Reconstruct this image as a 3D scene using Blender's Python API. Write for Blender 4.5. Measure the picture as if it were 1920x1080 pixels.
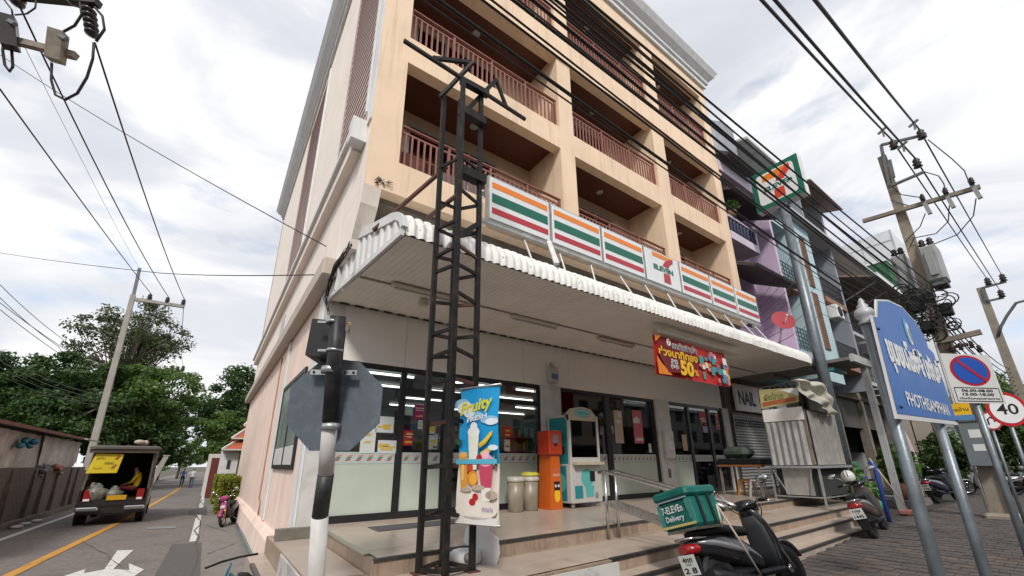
import bpy, math, random
import numpy as np
from mathutils import Vector, Matrix
R_ = math.radians
random.seed(7)
for o in list(bpy.data.objects): bpy.data.objects.remove(o)
S = bpy.context.scene
COL = S.collection

# ------------------------------------------------------------------ camera
YAW, PIT, ROL = 0.62065581, 0.30275174, -0.00759641
FPX, PX, PY, CZ = 764.17, 960.0, 629.38, 1.45
_f = np.array([math.sin(YAW)*math.cos(PIT), math.cos(YAW)*math.cos(PIT), math.sin(PIT)])
_r0 = np.array([math.cos(YAW), -math.sin(YAW), 0.0]); _u0 = np.cross(_r0, _f)
_r = math.cos(ROL)*_r0 + math.sin(ROL)*_u0
_u = -math.sin(ROL)*_r0 + math.cos(ROL)*_u0
cam = bpy.data.cameras.new('camera'); camo = bpy.data.objects.new('camera', cam); COL.objects.link(camo)
camo.matrix_world = Matrix(((_r[0], _u[0], -_f[0], 0), (_r[1], _u[1], -_f[1], 0), (_r[2], _u[2], -_f[2], CZ), (0, 0, 0, 1)))
cam.sensor_width = 36.0; cam.lens = FPX/1920*36.0; cam.shift_y = (PY-540)/1920
cam.clip_start = 0.05; cam.clip_end = 3000
S.camera = camo

# ------------------------------------------------------------------ sky, sun, exposure
SUN_AZ, SUN_EL = R_(-146), R_(43)          # direction the light comes from: left and behind the camera
W = bpy.data.worlds.new('World'); S.world = W; W.use_nodes = True
nt = W.node_tree; nt.nodes.clear()
def wn(t, **k):
    n = nt.nodes.new(t)
    for a, b in k.items(): setattr(n, a, b)
    return n
out = wn('ShaderNodeOutputWorld'); bg1 = wn('ShaderNodeBackground'); bg2 = wn('ShaderNodeBackground'); mx = wn('ShaderNodeMixShader')
sky = wn('ShaderNodeTexSky', sky_type='NISHITA', sun_disc=False)
sky.sun_elevation = SUN_EL; sky.sun_rotation = SUN_AZ
bg1.inputs['Strength'].default_value = 0.11
nt.links.new(sky.outputs[0], bg1.inputs['Color'])
tc = wn('ShaderNodeTexCoord'); mp = wn('ShaderNodeMapping'); mp.inputs['Scale'].default_value = (1.0, 1.0, 2.6)
mp.inputs['Rotation'].default_value = (0.25, 0.1, 0.5); mp.inputs['Location'].default_value = (0.35, 0.2, 0.15)
nt.links.new(tc.outputs['Generated'], mp.inputs[0])
n1 = wn('ShaderNodeTexNoise'); n1.inputs['Scale'].default_value = 2.3; n1.inputs['Detail'].default_value = 7; n1.inputs['Roughness'].default_value = 0.52; n1.inputs['Distortion'].default_value = 0.5
n2 = wn('ShaderNodeTexNoise'); n2.inputs['Scale'].default_value = 3.4; n2.inputs['Detail'].default_value = 6; n2.inputs['Roughness'].default_value = 0.55
nt.links.new(mp.outputs[0], n1.inputs[0]); nt.links.new(mp.outputs[0], n2.inputs[0])
r1 = wn('ShaderNodeValToRGB')
e = r1.color_ramp.elements
e[0].position = 0.33; e[0].color = (0.545, 0.57, 0.625, 1); e[1].position = 0.6; e[1].color = (0.84, 0.84, 0.845, 1)
m_ = r1.color_ramp.elements.new(0.48); m_.color = (0.635, 0.655, 0.7, 1)
nt.links.new(n1.outputs['Fac'], r1.inputs[0]); nt.links.new(r1.outputs[0], bg2.inputs['Color'])
bg2.inputs['Strength'].default_value = 0.68
r2 = wn('ShaderNodeValToRGB'); e = r2.color_ramp.elements
e[0].position = 0.30; e[0].color = (0.55, 0.55, 0.55, 1); e[1].position = 0.40; e[1].color = (1, 1, 1, 1)
nt.links.new(n2.outputs['Fac'], r2.inputs[0])
nt.links.new(r2.outputs[0], mx.inputs[0]); nt.links.new(bg1.outputs[0], mx.inputs[1]); nt.links.new(bg2.outputs[0], mx.inputs[2])
nt.links.new(mx.outputs[0], out.inputs[0])
sl = bpy.data.lights.new('sun', 'SUN'); sl.energy = 1.5; sl.angle = R_(10); sl.color = (1.0, 0.955, 0.89)
so = bpy.data.objects.new('sun', sl); COL.objects.link(so)
_sd = Vector((math.sin(SUN_AZ)*math.cos(SUN_EL), math.cos(SUN_AZ)*math.cos(SUN_EL), math.sin(SUN_EL)))
so.rotation_euler = _sd.to_track_quat('Z', 'Y').to_euler(); so.location = (0, 0, 40)
S.view_settings.view_transform = 'Standard'; S.view_settings.look = 'None'
S.view_settings.exposure = 0.9; S.view_settings.gamma = 1.0; S.view_settings.use_curve_mapping = False

# ------------------------------------------------------------------ surveying helpers: sight line of a photo point -> place in the world
def ray(x, y):
    v = (x-PX)/FPX; w = -(y-PY)/FPX
    return _r*v + _u*w + _f
def onY(x, y, Y): r = ray(x, y); return Vector((0, 0, CZ)) + Vector(r*(Y/r[1]))
def onX(x, y, X): r = ray(x, y); return Vector((0, 0, CZ)) + Vector(r*(X/r[0]))
def onZ(x, y, Z): r = ray(x, y); return Vector((0, 0, CZ)) + Vector(r*((Z-CZ)/r[2]))
def dist(x, y, d): return Vector((0, 0, CZ)) + Vector(ray(x, y)*d)

# ------------------------------------------------------------------ materials
MATS = {}
def mat(name, col, rough=0.6, metal=0.0, var=0.12, vs=6.0, bump=0.0, bs=40.0, dirt=0.0, ds=1.5, dcol=(0.08, 0.07, 0.06), streak=False, spec=0.5, coat=0.0, emis=None, estr=0.0, stretch=None, grime=0.0):
    if name in MATS: return MATS[name]
    m = bpy.data.materials.new(name); m.use_nodes = True; t = m.node_tree; N = t.nodes; L = t.links
    p = N['Principled BSDF']; p.inputs['Roughness'].default_value = rough; p.inputs['Metallic'].default_value = metal
    p.inputs['Specular IOR Level'].default_value = spec
    if coat: p.inputs['Coat Weight'].default_value = coat; p.inputs['Coat Roughness'].default_value = 0.08
    if emis: p.inputs['Emission Color'].default_value = (*emis, 1); p.inputs['Emission Strength'].default_value = estr
    tc = N.new('ShaderNodeTexCoord'); src = tc.outputs['Object']
    if stretch:
        mpg = N.new('ShaderNodeMapping'); mpg.inputs['Scale'].default_value = stretch; L.new(src, mpg.inputs[0]); src = mpg.outputs[0]
    c = None
    if var > 0:
        n = N.new('ShaderNodeTexNoise'); n.inputs['Scale'].default_value = vs; n.inputs['Detail'].default_value = 5; L.new(src, n.inputs[0])
        r = N.new('ShaderNodeValToRGB'); r.color_ramp.elements[0].position = 0.3; r.color_ramp.elements[1].position = 0.7
        r.color_ramp.elements[0].color = (*[max(0, k*(1-var)) for k in col], 1); r.color_ramp.elements[1].color = (*[min(1, k*(1+var*0.6)) for k in col], 1)
        L.new(n.outputs['Fac'], r.inputs[0]); c = r.outputs[0]
        mr = N.new('ShaderNodeMapRange'); mr.inputs['To Min'].default_value = max(0.02, rough-0.08); mr.inputs['To Max'].default_value = min(1, rough+0.1)
        L.new(n.outputs['Fac'], mr.inputs[0]); L.new(mr.outputs[0], p.inputs['Roughness'])
    if dirt > 0:
        n = N.new('ShaderNodeTexNoise'); n.inputs['Scale'].default_value = ds; n.inputs['Detail'].default_value = 8; n.inputs['Roughness'].default_value = 0.65
        if streak:
            mg = N.new('ShaderNodeMapping'); mg.inputs['Scale'].default_value = (5, 5, 0.35); L.new(tc.outputs['Object'], mg.inputs[0]); L.new(mg.outputs[0], n.inputs[0])
        else: L.new(src, n.inputs[0])
        r = N.new('ShaderNodeValToRGB'); r.color_ramp.elements[0].position = 0.5; r.color_ramp.elements[1].position = 0.78
        r.color_ramp.elements[0].color = (0, 0, 0, 1); r.color_ramp.elements[1].color = (dirt, dirt, dirt, 1)
        L.new(n.outputs['Fac'], r.inputs[0])
        mxn = N.new('ShaderNodeMix'); mxn.data_type = 'RGBA'; L.new(r.outputs[0], mxn.inputs[0])
        if c: L.new(c, mxn.inputs[6])
        else: mxn.inputs[6].default_value = (*col, 1)
        mxn.inputs[7].default_value = (*dcol, 1); c = mxn.outputs[2]
    if grime > 0:                                       # rain streaks and fine scuffs, fixed to the surface
        mg = N.new('ShaderNodeMapping'); mg.inputs['Scale'].default_value = (2.6, 2.6, 0.16); L.new(tc.outputs['Object'], mg.inputs[0])
        n = N.new('ShaderNodeTexNoise'); n.inputs['Scale'].default_value = 2.2; n.inputs['Detail'].default_value = 9; n.inputs['Roughness'].default_value = .72; L.new(mg.outputs[0], n.inputs[0])
        r = N.new('ShaderNodeValToRGB'); r.color_ramp.elements[0].position = .52; r.color_ramp.elements[1].position = .72; r.color_ramp.elements[0].color = (0, 0, 0, 1); r.color_ramp.elements[1].color = (grime, grime, grime, 1); L.new(n.outputs['Fac'], r.inputs[0])
        mxn = N.new('ShaderNodeMix'); mxn.data_type = 'RGBA'; L.new(r.outputs[0], mxn.inputs[0])
        if c: L.new(c, mxn.inputs[6])
        else: mxn.inputs[6].default_value = (*col, 1)
        mxn.inputs[7].default_value = (*[k*.45 for k in col], 1); c = mxn.outputs[2]
    if c: L.new(c, p.inputs['Base Color'])
    else: p.inputs['Base Color'].default_value = (*col, 1)
    if bump > 0:
        n = N.new('ShaderNodeTexNoise'); n.inputs['Scale'].default_value = bs; n.inputs['Detail'].default_value = 4; L.new(src, n.inputs[0])
        b = N.new('ShaderNodeBump'); b.inputs['Strength'].default_value = bump; b.inputs['Distance'].default_value = 0.01
        L.new(n.outputs['Fac'], b.inputs['Height']); L.new(b.outputs[0], p.inputs['Normal'])
    MATS[name] = m; return m
def glassmat(name, tint=(0.75, 0.82, 0.8), refl=0.16, rough=0.02):
    if name in MATS: return MATS[name]
    m = bpy.data.materials.new(name); m.use_nodes = True; t = m.node_tree; N = t.nodes; L = t.links; N.clear()
    o = N.new('ShaderNodeOutputMaterial'); tr = N.new('ShaderNodeBsdfTransparent'); gl = N.new('ShaderNodeBsdfGlossy'); ms = N.new('ShaderNodeMixShader')
    fr = N.new('ShaderNodeFresnel'); fr.inputs[0].default_value = 1.5
    ad = N.new('ShaderNodeMath'); ad.operation = 'ADD'; ad.inputs[1].default_value = refl; ad.use_clamp = True
    tr.inputs[0].default_value = (*tint, 1); gl.inputs['Roughness'].default_value = rough; gl.inputs[0].default_value = (0.9, 0.92, 0.93, 1)
    L.new(fr.outputs[0], ad.inputs[0]); L.new(ad.outputs[0], ms.inputs[0]); L.new(tr.outputs[0], ms.inputs[1]); L.new(gl.outputs[0], ms.inputs[2]); L.new(ms.outputs[0], o.inputs[0])
    MATS[name] = m; return m
def flat(name, col, rough=0.55, spec=0.4): return mat(name, col, rough, var=0.05, vs=3.0, spec=spec)

# ------------------------------------------------------------------ mesh builder
class MB:
    def __init__(s): s.v = []; s.f = []; s.m = []; s.mats = []; s.cur = 0; s.sm = []; s.smooth = False
    def use(s, m):
        if m not in s.mats: s.mats.append(m)
        s.cur = s.mats.index(m); return s
    def add(s, vs, fs):
        b = len(s.v); s.v += [tuple(v) for v in vs]
        for f in fs: s.f.append([i+b for i in f]); s.m.append(s.cur); s.sm.append(s.smooth)
        return s
    def box(s, x0, y0, z0, x1, y1, z1):
        x0, x1 = min(x0, x1), max(x0, x1); y0, y1 = min(y0, y1), max(y0, y1); z0, z1 = min(z0, z1), max(z0, z1)
        return s.add([(x0,y0,z0),(x1,y0,z0),(x1,y1,z0),(x0,y1,z0),(x0,y0,z1),(x1,y0,z1),(x1,y1,z1),(x0,y1,z1)], [(0,3,2,1),(4,5,6,7),(0,1,5,4),(1,2,6,5),(2,3,7,6),(3,0,4,7)])
    def bbox(s, x0, y0, z0, x1, y1, z1, b=0.01):     # box with chamfered edges
        x0, x1 = min(x0, x1), max(x0, x1); y0, y1 = min(y0, y1), max(y0, y1); z0, z1 = min(z0, z1), max(z0, z1)
        b = min(b, (x1-x0)*.45, (y1-y0)*.45, (z1-z0)*.45)
        def oct_(a0, a1, c0, c1, k): return [(a0+k,c0),(a1-k,c0),(a1,c0+k),(a1,c1-k),(a1-k,c1),(a0+k,c1),(a0,c1-k),(a0,c0+k)]
        rings = [[(x, y, z0) for x, y in oct_(x0+b, x1-b, y0+b, y1-b, b*.3)], [(x, y, z0+b) for x, y in oct_(x0, x1, y0, y1, b)], [(x, y, z1-b) for x, y in oct_(x0, x1, y0, y1, b)], [(x, y, z1) for x, y in oct_(x0+b, x1-b, y0+b, y1-b, b*.3)]]
        return s.rings(rings)
    def rings(s, rings, cap=True, close=True):
        b = len(s.v); n = len(rings[0])
        for r in rings: s.v += [tuple(p) for p in r]
        for i in range(len(rings)-1):
            for j in range(n if close else n-1):
                k = (j+1) % n
                s.f.append([b+i*n+j, b+i*n+k, b+(i+1)*n+k, b+(i+1)*n+j]); s.m.append(s.cur); s.sm.append(s.smooth)
        if cap and close:
            s.f.append([b+j for j in reversed(range(n))]); s.m.append(s.cur); s.sm.append(False)
            s.f.append([b+(len(rings)-1)*n+j for j in range(n)]); s.m.append(s.cur); s.sm.append(False)
        return s
    def cyl(s, p0, p1, r0, r1=None, n=10, cap=True):
        r1 = r0 if r1 is None else r1; p0 = Vector(p0); p1 = Vector(p1); d = (p1-p0).normalized()
        a = d.cross(Vector((0, 0, 1)) if abs(d.z) < .9 else Vector((1, 0, 0))).normalized(); c = d.cross(a)
        rs = [[p + a*(r*math.cos(2*math.pi*i/n)) + c*(r*math.sin(2*math.pi*i/n)) for i in range(n)] for p, r in ((p0, r0), (p1, r1))]
        o = s.smooth; s.smooth = n > 6; s.rings(rs, cap); s.smooth = o; return s
    def tube(s, pts, r, n=6, cap=True):
        pts = [Vector(p) for p in pts]; rs = []; up = None
        for i, p in enumerate(pts):
            d = (pts[min(i+1, len(pts)-1)] - pts[max(i-1, 0)]).normalized()
            if up is None: up = d.cross(Vector((0, 0, 1)) if abs(d.z) < .9 else Vector((1, 0, 0))).normalized()
            a = (up - d*up.dot(d)).normalized(); up = a; c = d.cross(a); rr = r[i] if isinstance(r, (list, tuple)) else r
            rs.append([p + a*(rr*math.cos(2*math.pi*k/n)) + c*(rr*math.sin(2*math.pi*k/n)) for k in range(n)])
        o = s.smooth; s.smooth = True; s.rings(rs, cap); s.smooth = o; return s
    def beam(s, p0, p1, w, h=None):                    # square bar
        h = w if h is None else h; p0 = Vector(p0); p1 = Vector(p1); d = (p1-p0).normalized()
        a = d.cross(Vector((0, 0, 1)) if abs(d.z) < .95 else Vector((0, 1, 0))).normalized(); c = a.cross(d)
        return s.rings([[p + a*(i*w/2) + c*(j*h/2) for i, j in ((-1,-1),(1,-1),(1,1),(-1,1))] for p in (p0, p1)])
    def lathe(s, prof, c=(0, 0, 0), n=16, axis='z'):   # prof: (r, h)
        rs = []
        for r, h in prof:
            rg = []
            for i in range(n):
                a = 2*math.pi*i/n; x, y = r*math.cos(a), r*math.sin(a)
                q = (x, y, h) if axis == 'z' else ((x, h, y) if axis == 'y' else (h, x, y))
                rg.append((c[0]+q[0], c[1]+q[1], c[2]+q[2]))
            rs.append(rg)
        o = s.smooth; s.smooth = True; s.rings(rs); s.smooth = o; return s
    def loft(s, secs, n=14, e=2.4, axis='x', cap=True):   # secs: (pos, c1, c2, h1, h2) superellipse sections
        rs = []
        for q in secs:
            rg = []
            for i in range(n):
                a = 2*math.pi*i/n; ca, sa = math.cos(a), math.sin(a)
                u = math.copysign(abs(ca)**(2/e), ca)*q[3]; v = math.copysign(abs(sa)**(2/e), sa)*q[4]
                rg.append((q[0], q[1]+u, q[2]+v) if axis == 'x' else ((q[1]+u, q[0], q[2]+v) if axis == 'y' else (q[1]+u, q[2]+v, q[0])))
            rs.append(rg)
        o = s.smooth; s.smooth = True; s.rings(rs, cap); s.smooth = o; return s
    def prism(s, poly, O, U, V, T):                    # polygon in plane (O,U,V) pushed along T
        O, U, V, T = Vector(O), Vector(U), Vector(V), Vector(T)
        return s.rings([[O+U*x+V*y for x, y in poly], [O+U*x+V*y+T for x, y in poly]])
    def sheet(s, poly, O, U, V):
        O, U, V = Vector(O), Vector(U), Vector(V); b = [O+U*x+V*y for x, y in poly]
        return s.add(b, [list(range(len(b)))])
    def quad(s, a, b, c, d): return s.add([a, b, c, d], [(0, 1, 2, 3)])
    def grid(s, fn, nu, nv):
        vs = [fn(i/(nu-1), j/(nv-1)) for i in range(nu) for j in range(nv)]
        return s.add(vs, [(i*nv+j, (i+1)*nv+j, (i+1)*nv+j+1, i*nv+j+1) for i in range(nu-1) for j in range(nv-1)])
    def sphere(s, c, r, n=12, m=8, sq=(1, 1, 1)):
        rs = []
        for i in range(m+1):
            t = math.pi*i/m; rr = max(math.sin(t), 0.02)
            rs.append([(c[0]+r*sq[0]*rr*math.cos(2*math.pi*k/n), c[1]+r*sq[1]*rr*math.sin(2*math.pi*k/n), c[2]+r*sq[2]*math.cos(t)) for k in range(n)])
        o = s.smooth; s.smooth = True; s.rings(rs); s.smooth = o; return s
    def mesh(s, name, m=None):
        me = bpy.data.meshes.new(name); me.from_pydata(s.v, [], s.f)
        for q in ([m] if m else s.mats): me.materials.append(q)
        if not m and s.mats: me.polygons.foreach_set('material_index', s.m)
        me.polygons.foreach_set('use_smooth', s.sm)
        me.validate(); me.update()
        return me
    def build(s, name, m=None, parent=None, world=True, kind=None, label=None):
        """parts: vertices given in world space (world=True) or in the parent's own space"""
        if m and s.mats: s.use(s.mats[0])
        o = None
        if parent is not None:
            if world:
                pm = parent.matrix_basis if parent.parent is None else parent.parent.matrix_basis @ parent.matrix_basis
                inv = pm.inverted(); s.v = [tuple(inv @ Vector(v)) for v in s.v]
            o = bpy.data.objects.new(name, s.mesh(name, m)); COL.objects.link(o); o.parent = parent
        else:
            c = np.array(s.v); b = (c.min(0)+c.max(0))/2; b[2] = c[:, 2].min(); s.v = [tuple(q) for q in c-b]
            o = bpy.data.objects.new(name, s.mesh(name, m)); COL.objects.link(o); o.location = b
        if kind: o['kind'] = kind
        if label: o['label'] = label
        return o
def tag(o, label, cat, group=None, kind=None):
    if label: o['label'] = label
    if cat: o['category'] = cat
    if group: o['group'] = group
    if kind: o['kind'] = kind
    return o
def thing(name, label, cat, loc=(0, 0, 0), rz=0.0, group=None):
    o = bpy.data.objects.new(name, None); COL.objects.link(o); o.empty_display_size = 0.2
    o.location = loc; o.rotation_euler = (0, 0, rz)
    o.matrix_basis = Matrix.Translation(loc) @ Matrix.Rotation(rz, 4, 'Z')
    return tag(o, label, cat, group)
def struct(o): o['kind'] = 'structure'; return o
def copy_tree(o, parent=None):
    c = o.copy(); COL.objects.link(c); c.parent = parent
    for ch in list(o.children): copy_tree(ch, c)
    return c
_font = {}
def text_shape(s, bold=0.0):
    """lettering -> (verts2d, faces), baseline at 0, cap height about 0.7"""
    k = (s, bold)
    if k in _font: return _font[k]
    cu = bpy.data.curves.new('lettering', 'FONT'); cu.body = s; cu.size = 1.0; cu.resolution_u = 3; cu.fill_mode = 'FRONT'; cu.offset = bold
    ob = bpy.data.objects.new('lettering', cu); COL.objects.link(ob)
    dg = bpy.context.evaluated_depsgraph_get(); dg.update(); me = bpy.data.meshes.new_from_object(ob.evaluated_get(dg))
    vs = [(v.co.x, v.co.y) for v in me.vertices]; fs = [list(p.vertices) for p in me.polygons]
    bpy.data.objects.remove(ob); bpy.data.curves.remove(cu); bpy.data.meshes.remove(me)
    _font[k] = (vs, fs); return vs, fs
def text(mb, s, m, O, U, V, w=None, h=None, bold=0.0, center=True, slant=0.0, lift=None):
    """flat print of a word on the plane (O,U,V); fitted to width w or height h"""
    vs, fs = text_shape(s, bold)
    if not vs: return mb
    O, U, V = Vector(O), Vector(U).normalized(), Vector(V).normalized(); a = np.array(vs); mn, mxx = a.min(0), a.max(0); sz = np.maximum(mxx-mn, 1e-4)
    sx = w/sz[0] if w else None; sy = h/sz[1] if h else None
    if sx is None: sx = sy
    if sy is None: sy = sx
    off = (mn+mxx)/2 if center else mn
    mb.use(m); pts = []
    for x, y in vs:
        xx = (x-off[0])*sx; yy = (y-off[1])*sy
        pts.append(O+U*(xx+slant*yy)+V*yy)
    return mb.add(pts, fs)
# ================================================================== ground, road, pavement, platform
ROADZ = -0.5
m_asph = mat('asphalt', (0.18, 0.16, 0.15), 0.9, var=0.3, vs=9, bump=0.35, bs=180, dirt=0.7, ds=0.9, dcol=(0.075, 0.068, 0.064))
m_asph2 = mat('asphalt_patch', (0.1, 0.097, 0.095), 0.9, var=0.2, vs=14, bump=0.4, bs=200)
m_conc = mat('concrete_strip', (0.2, 0.185, 0.17), 0.9, var=0.2, vs=5, bump=0.3, bs=90, dirt=0.5, ds=2.2, dcol=(0.08, 0.072, 0.062))
m_soil = mat('verge_soil', (0.09, 0.085, 0.06), 0.95, var=0.3, vs=0.8)
m_white = mat('road_paint_white', (0.62, 0.62, 0.6), 0.75, var=0.1, vs=14, dirt=0.75, ds=9, dcol=(0.12, 0.11, 0.1))
m_yel = mat('road_paint_yellow', (0.55, 0.27, 0.04), 0.75, var=0.1, vs=14, dirt=0.6, ds=8, dcol=(0.12, 0.1, 0.08))
b = MB(); b.box(-400, -200, -1.0, 500, 700, -0.62); o = struct(b.build('ground', m_soil))
def zpave(x):
    if x < 6.5: return -0.13
    if x < 13: return -0.13+(x-6.5)/6.5*0.19
    return 0.06+min(x-13, 12)*0.006
# side street: gently drifting sheet with longitudinal strips
b = MB(); ys = list(range(-40, 161, 4))
def rx(y): return 0.0 + (0.0006*max(0, y-25)**1.5)
b.grid(lambda u, v: ((-6.4+u*8.2)+rx(-40+v*200), -40+v*200, ROADZ), 3, 51)
struct(b.build('road', m_asph))
b = MB(); b.grid(lambda u, v: (0.16+u*1.24, 9.0+v*16, ROADZ+0.006), 2, 9); struct(b.build('pavement_strip', m_conc))
b = MB(); b.sheet([(q.x, q.y) for q in (onZ(290, 1080, ROADZ), onZ(323, 1021, ROADZ), onZ(378, 1018, ROADZ), onZ(374, 1100, ROADZ))], (0, 0, ROADZ+0.01), (1, 0, 0), (0, 1, 0)); struct(b.build('road_repair_patch', m_asph2))
def paint(name, pts, m, lift=0.012):
    b = MB(); b.sheet([(q.x, q.y) for q in pts], (0, 0, ROADZ+lift), (1, 0, 0), (0, 1, 0)); return struct(b.build(name, m))
def line(name, pix, w, m):
    P = [onZ(x, y, ROADZ) for x, y in pix]; L = [(p.x-w/2, p.y) for p in P]; Rr = [(p.x+w/2, p.y) for p in P]
    b = MB()
    for i in range(len(P)-1): b.add([(*L[i], ROADZ+.012), (*Rr[i], ROADZ+.012), (*Rr[i+1], ROADZ+.012), (*L[i+1], ROADZ+.012)], [(0, 1, 2, 3)])
    return struct(b.build(name, m))
line('road_edge_line', [(362, 1016), (371, 975), (378, 945), (384, 922), (387, 908)], 0.17, m_white)
line('road_edge_line', [(-60, 1034), (0, 1013), (127, 968), (190, 945), (250, 922)], 0.17, m_white)
line('road_centre_line', [(-60, 1117), (17, 1080), (105, 1037), (207, 988), (270, 955), (321, 926), (345, 910)], 0.2, m_yel)
paint('turn_arrow', [onZ(x, y, ROADZ) for x, y in ((220, 1033), (250, 1032), (212, 1068), (242, 1070), (241, 1057), (270, 1069), (232, 1095), (222, 1084), (100, 1088), (130, 1078), (160, 1068), (157, 1076), (195, 1069))], m_white)
paint('worn_marking', [onZ(x, y, ROADZ) for x, y in ((276, 989), (328, 987), (330, 991), (274, 993))], mat('worn_paint', (.24, .24, .25), .85, var=.3, vs=6, dirt=.9, ds=6, dcol=(.15, .135, .13)))
paint('road_repair_patch', [onZ(x, y, ROADZ) for x, y in ((352, 958), (388, 950), (388, 966), (354, 966))], m_asph2, 0.016)
# cracks and a joint along the road edge
m_crk = mat('crack_dark', (.085, .078, .074), .95, var=.2)
def crack(p0, p1, w, seed, n=16):
    rg = random.Random(seed); a, c = Vector(p0), Vector(p1); b = MB(); d = (c-a).normalized(); s = Vector((-d.y, d.x, 0)); L = (c-a).length; P = []; off = 0
    for i in range(n+1):
        off = off*.8+rg.uniform(-.06, .06)*L*.14; q = a.lerp(c, i/n)+s*off; ww = w*.6*rg.uniform(.3, 1.4)*(.2 if i in (0, n) else 1); P.append((q-s*ww/2, q+s*ww/2))
    for i in range(n): b.add([(*P[i][0][:2], ROADZ+.015), (*P[i][1][:2], ROADZ+.015), (*P[i+1][1][:2], ROADZ+.015), (*P[i+1][0][:2], ROADZ+.015)], [(0, 1, 2, 3)])
    return struct(b.build('road_crack', m_crk))
g_ = lambda x, y: onZ(x, y, ROADZ)
for k, (p0, p1, w) in enumerate((((374, 1085), (388, 935), .07), ((60, 1075), (330, 1050), .03), ((150, 1015), (250, 1075), .03), ((255, 1000), (372, 1003), .035), ((300, 965), (392, 960), .04), ((388, 1040), (440, 1020), .04), ((385, 985), (432, 1000), .035), ((120, 1040), (40, 1065), .03))): crack(g_(*p0), g_(*p1), w, k)
# main pavement of small pavers
m_pav = [mat('paver_%d' % i, c, 0.8, var=0.3, vs=5, bump=0.35, bs=90, dirt=0.55, ds=4, dcol=(0.035, 0.03, 0.028)) for i, c in enumerate([(0.1, 0.084, 0.077), (0.09, 0.079, 0.075), (0.118, 0.092, 0.081)])]
m_joint = mat('paver_joint', (0.045, 0.04, 0.036), 0.95, var=0.3, vs=8, bump=0.3)
b = MB(); xs = [1.6, 6.5, 8, 10, 13, 17, 25, 40, 90]
b.add([(x, y, zpave(x)-0.02) for x in xs for y in (-9, 9)], [(2*i, 2*i+2, 2*i+3, 2*i+1) for i in range(len(xs)-1)])
pave = struct(b.build('pavement', m_joint)); PVO = pave.location
PW = 0.235
pm = []
for i, m in enumerate(m_pav):
    q = MB(); h = PW/2-0.007; q.rings([[(-h, -h, -0.03), (h, -h, -0.03), (h, h, -0.03), (-h, h, -0.03)], [(-h, -h, -0.004), (h, -h, -0.004), (h, h, -0.004), (-h, h, -0.004)], [(-h+.006, -h+.006, 0), (h-.006, -h+.006, 0), (h-.006, h-.006, 0), (-h+.006, h-.006, 0)]]); pm.append(q.mesh('paver', m))
cells = []
for i in range(0, 110):
    for j in range(-2, 17):
        x = 3.0+i*PW; y = -0.35+j*PW+(PW/2 if i % 2 else 0)
        if y > 0.085*x-0.2 and y < 3.36: cells.append((x, y))
cells.sort(key=lambda c: math.hypot(c[0]-5.5, c[1]))
rest = MB()
for k, (x, y) in enumerate(cells):
    dz = random.uniform(-.0045, .0045); mi = random.choice((0, 0, 0, 1, 1, 2)); z = zpave(x)+dz
    if k < 300:
        o = bpy.data.objects.new('paver', pm[mi]); COL.objects.link(o); o.parent = pave; o.location = Vector((x, y, z))-PVO; o.rotation_euler = (random.uniform(-.012, .012), random.uniform(-.012, .012), random.uniform(-.02, .02))
    else:
        rest.use(m_pav[mi]); h = PW/2-0.007; rest.box(x-h, y-h, z-.03, x+h, y+h, z)
rest.build('paver_field', None, pave, kind='stuff')
# raised forecourt: landing, steps, upper floor
m_tile = mat('beige_floor_tile', (0.47, 0.385, 0.32), 0.3, var=0.12, vs=3, dirt=0.3, ds=2.5, dcol=(0.27, 0.21, 0.165), spec=0.5)
m_grout = mat('grout', (0.22, 0.18, 0.15), 0.9, var=0.2)
m_riser = mat('riser_tile', (0.36, 0.27, 0.2), 0.45, var=0.2, vs=5, dirt=0.65, ds=4, dcol=(0.07, 0.05, 0.04), streak=True)
m_nose = mat('step_nosing_metal', (0.1, 0.1, 0.1), 0.35, metal=0.7, var=0.3, vs=12)
m_marb = mat('white_marble', (0.62, 0.61, 0.58), 0.35, var=0.08, vs=3, dirt=0.9, ds=5, dcol=(0.07, 0.065, 0.06))
E1 = lambda x: 4.65+0.030*x
E2 = lambda x: 3.66+0.028*x
E3 = lambda x: 3.38+0.026*x
E4 = lambda x: 3.06+0.030*x
XR = 15.4
def slab(b, x0, x1, e, yb, z0, z1, ez=None):
    b.rings([[(x0, e(x0), z0), (x1, e(x1), z0), (x1, yb, z0), (x0, yb, z0)], [(x0, e(x0), z1), (x1, e(x1), z1), (x1, yb, z1), (x0, yb, z1)]])
b = MB(); b.use(m_riser); slab(b, 1.57, XR, E1, 8.0, -0.6, 0.486); plat = struct(b.build('shop_forecourt', m_riser)); PO = plat.location
b = MB(); slab(b, 0.99, XR, E2, 8.4, -0.6, 0.326); land = struct(b.build('forecourt_landing', m_riser)); LO = land.location
b = MB(); slab(b, 4.14, XR-2, E3, 4.6, -0.6, 0.19); struct(b.build('step', m_tile))
b = MB(); slab(b, 4.14, XR-3, E4, 4.5, -0.6, 0.04); struct(b.build('step', m_tile))
b = MB(); b.box(0.74, 4.0, -0.6, 0.985, 8.4, 0.08); struct(b.build('step', m_tile))
def nosing(x0, x1, e, z, name='nosing'):
    b = MB(); n = 8; P = [(x0+(x1-x0)*i/n) for i in range(n+1)]
    b.rings([[(x, e(x)-0.012, z-0.03), (x, e(x)-0.012, z+0.006), (x, e(x)+0.045, z+0.006), (x, e(x)+0.045, z-0.03)] for x in P]); return b
plat_n = nosing(1.57, XR, E1, 0.5).build('nosing', m_nose, plat)
nosing(4.15, XR, E2, 0.34).build('nosing', m_nose, land)
for e, z, xr in ((E3, 0.19, XR-2), (E4, 0.04, XR-3)): struct(nosing(4.15, xr, e, z).build('step_nosing', m_nose))
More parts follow.
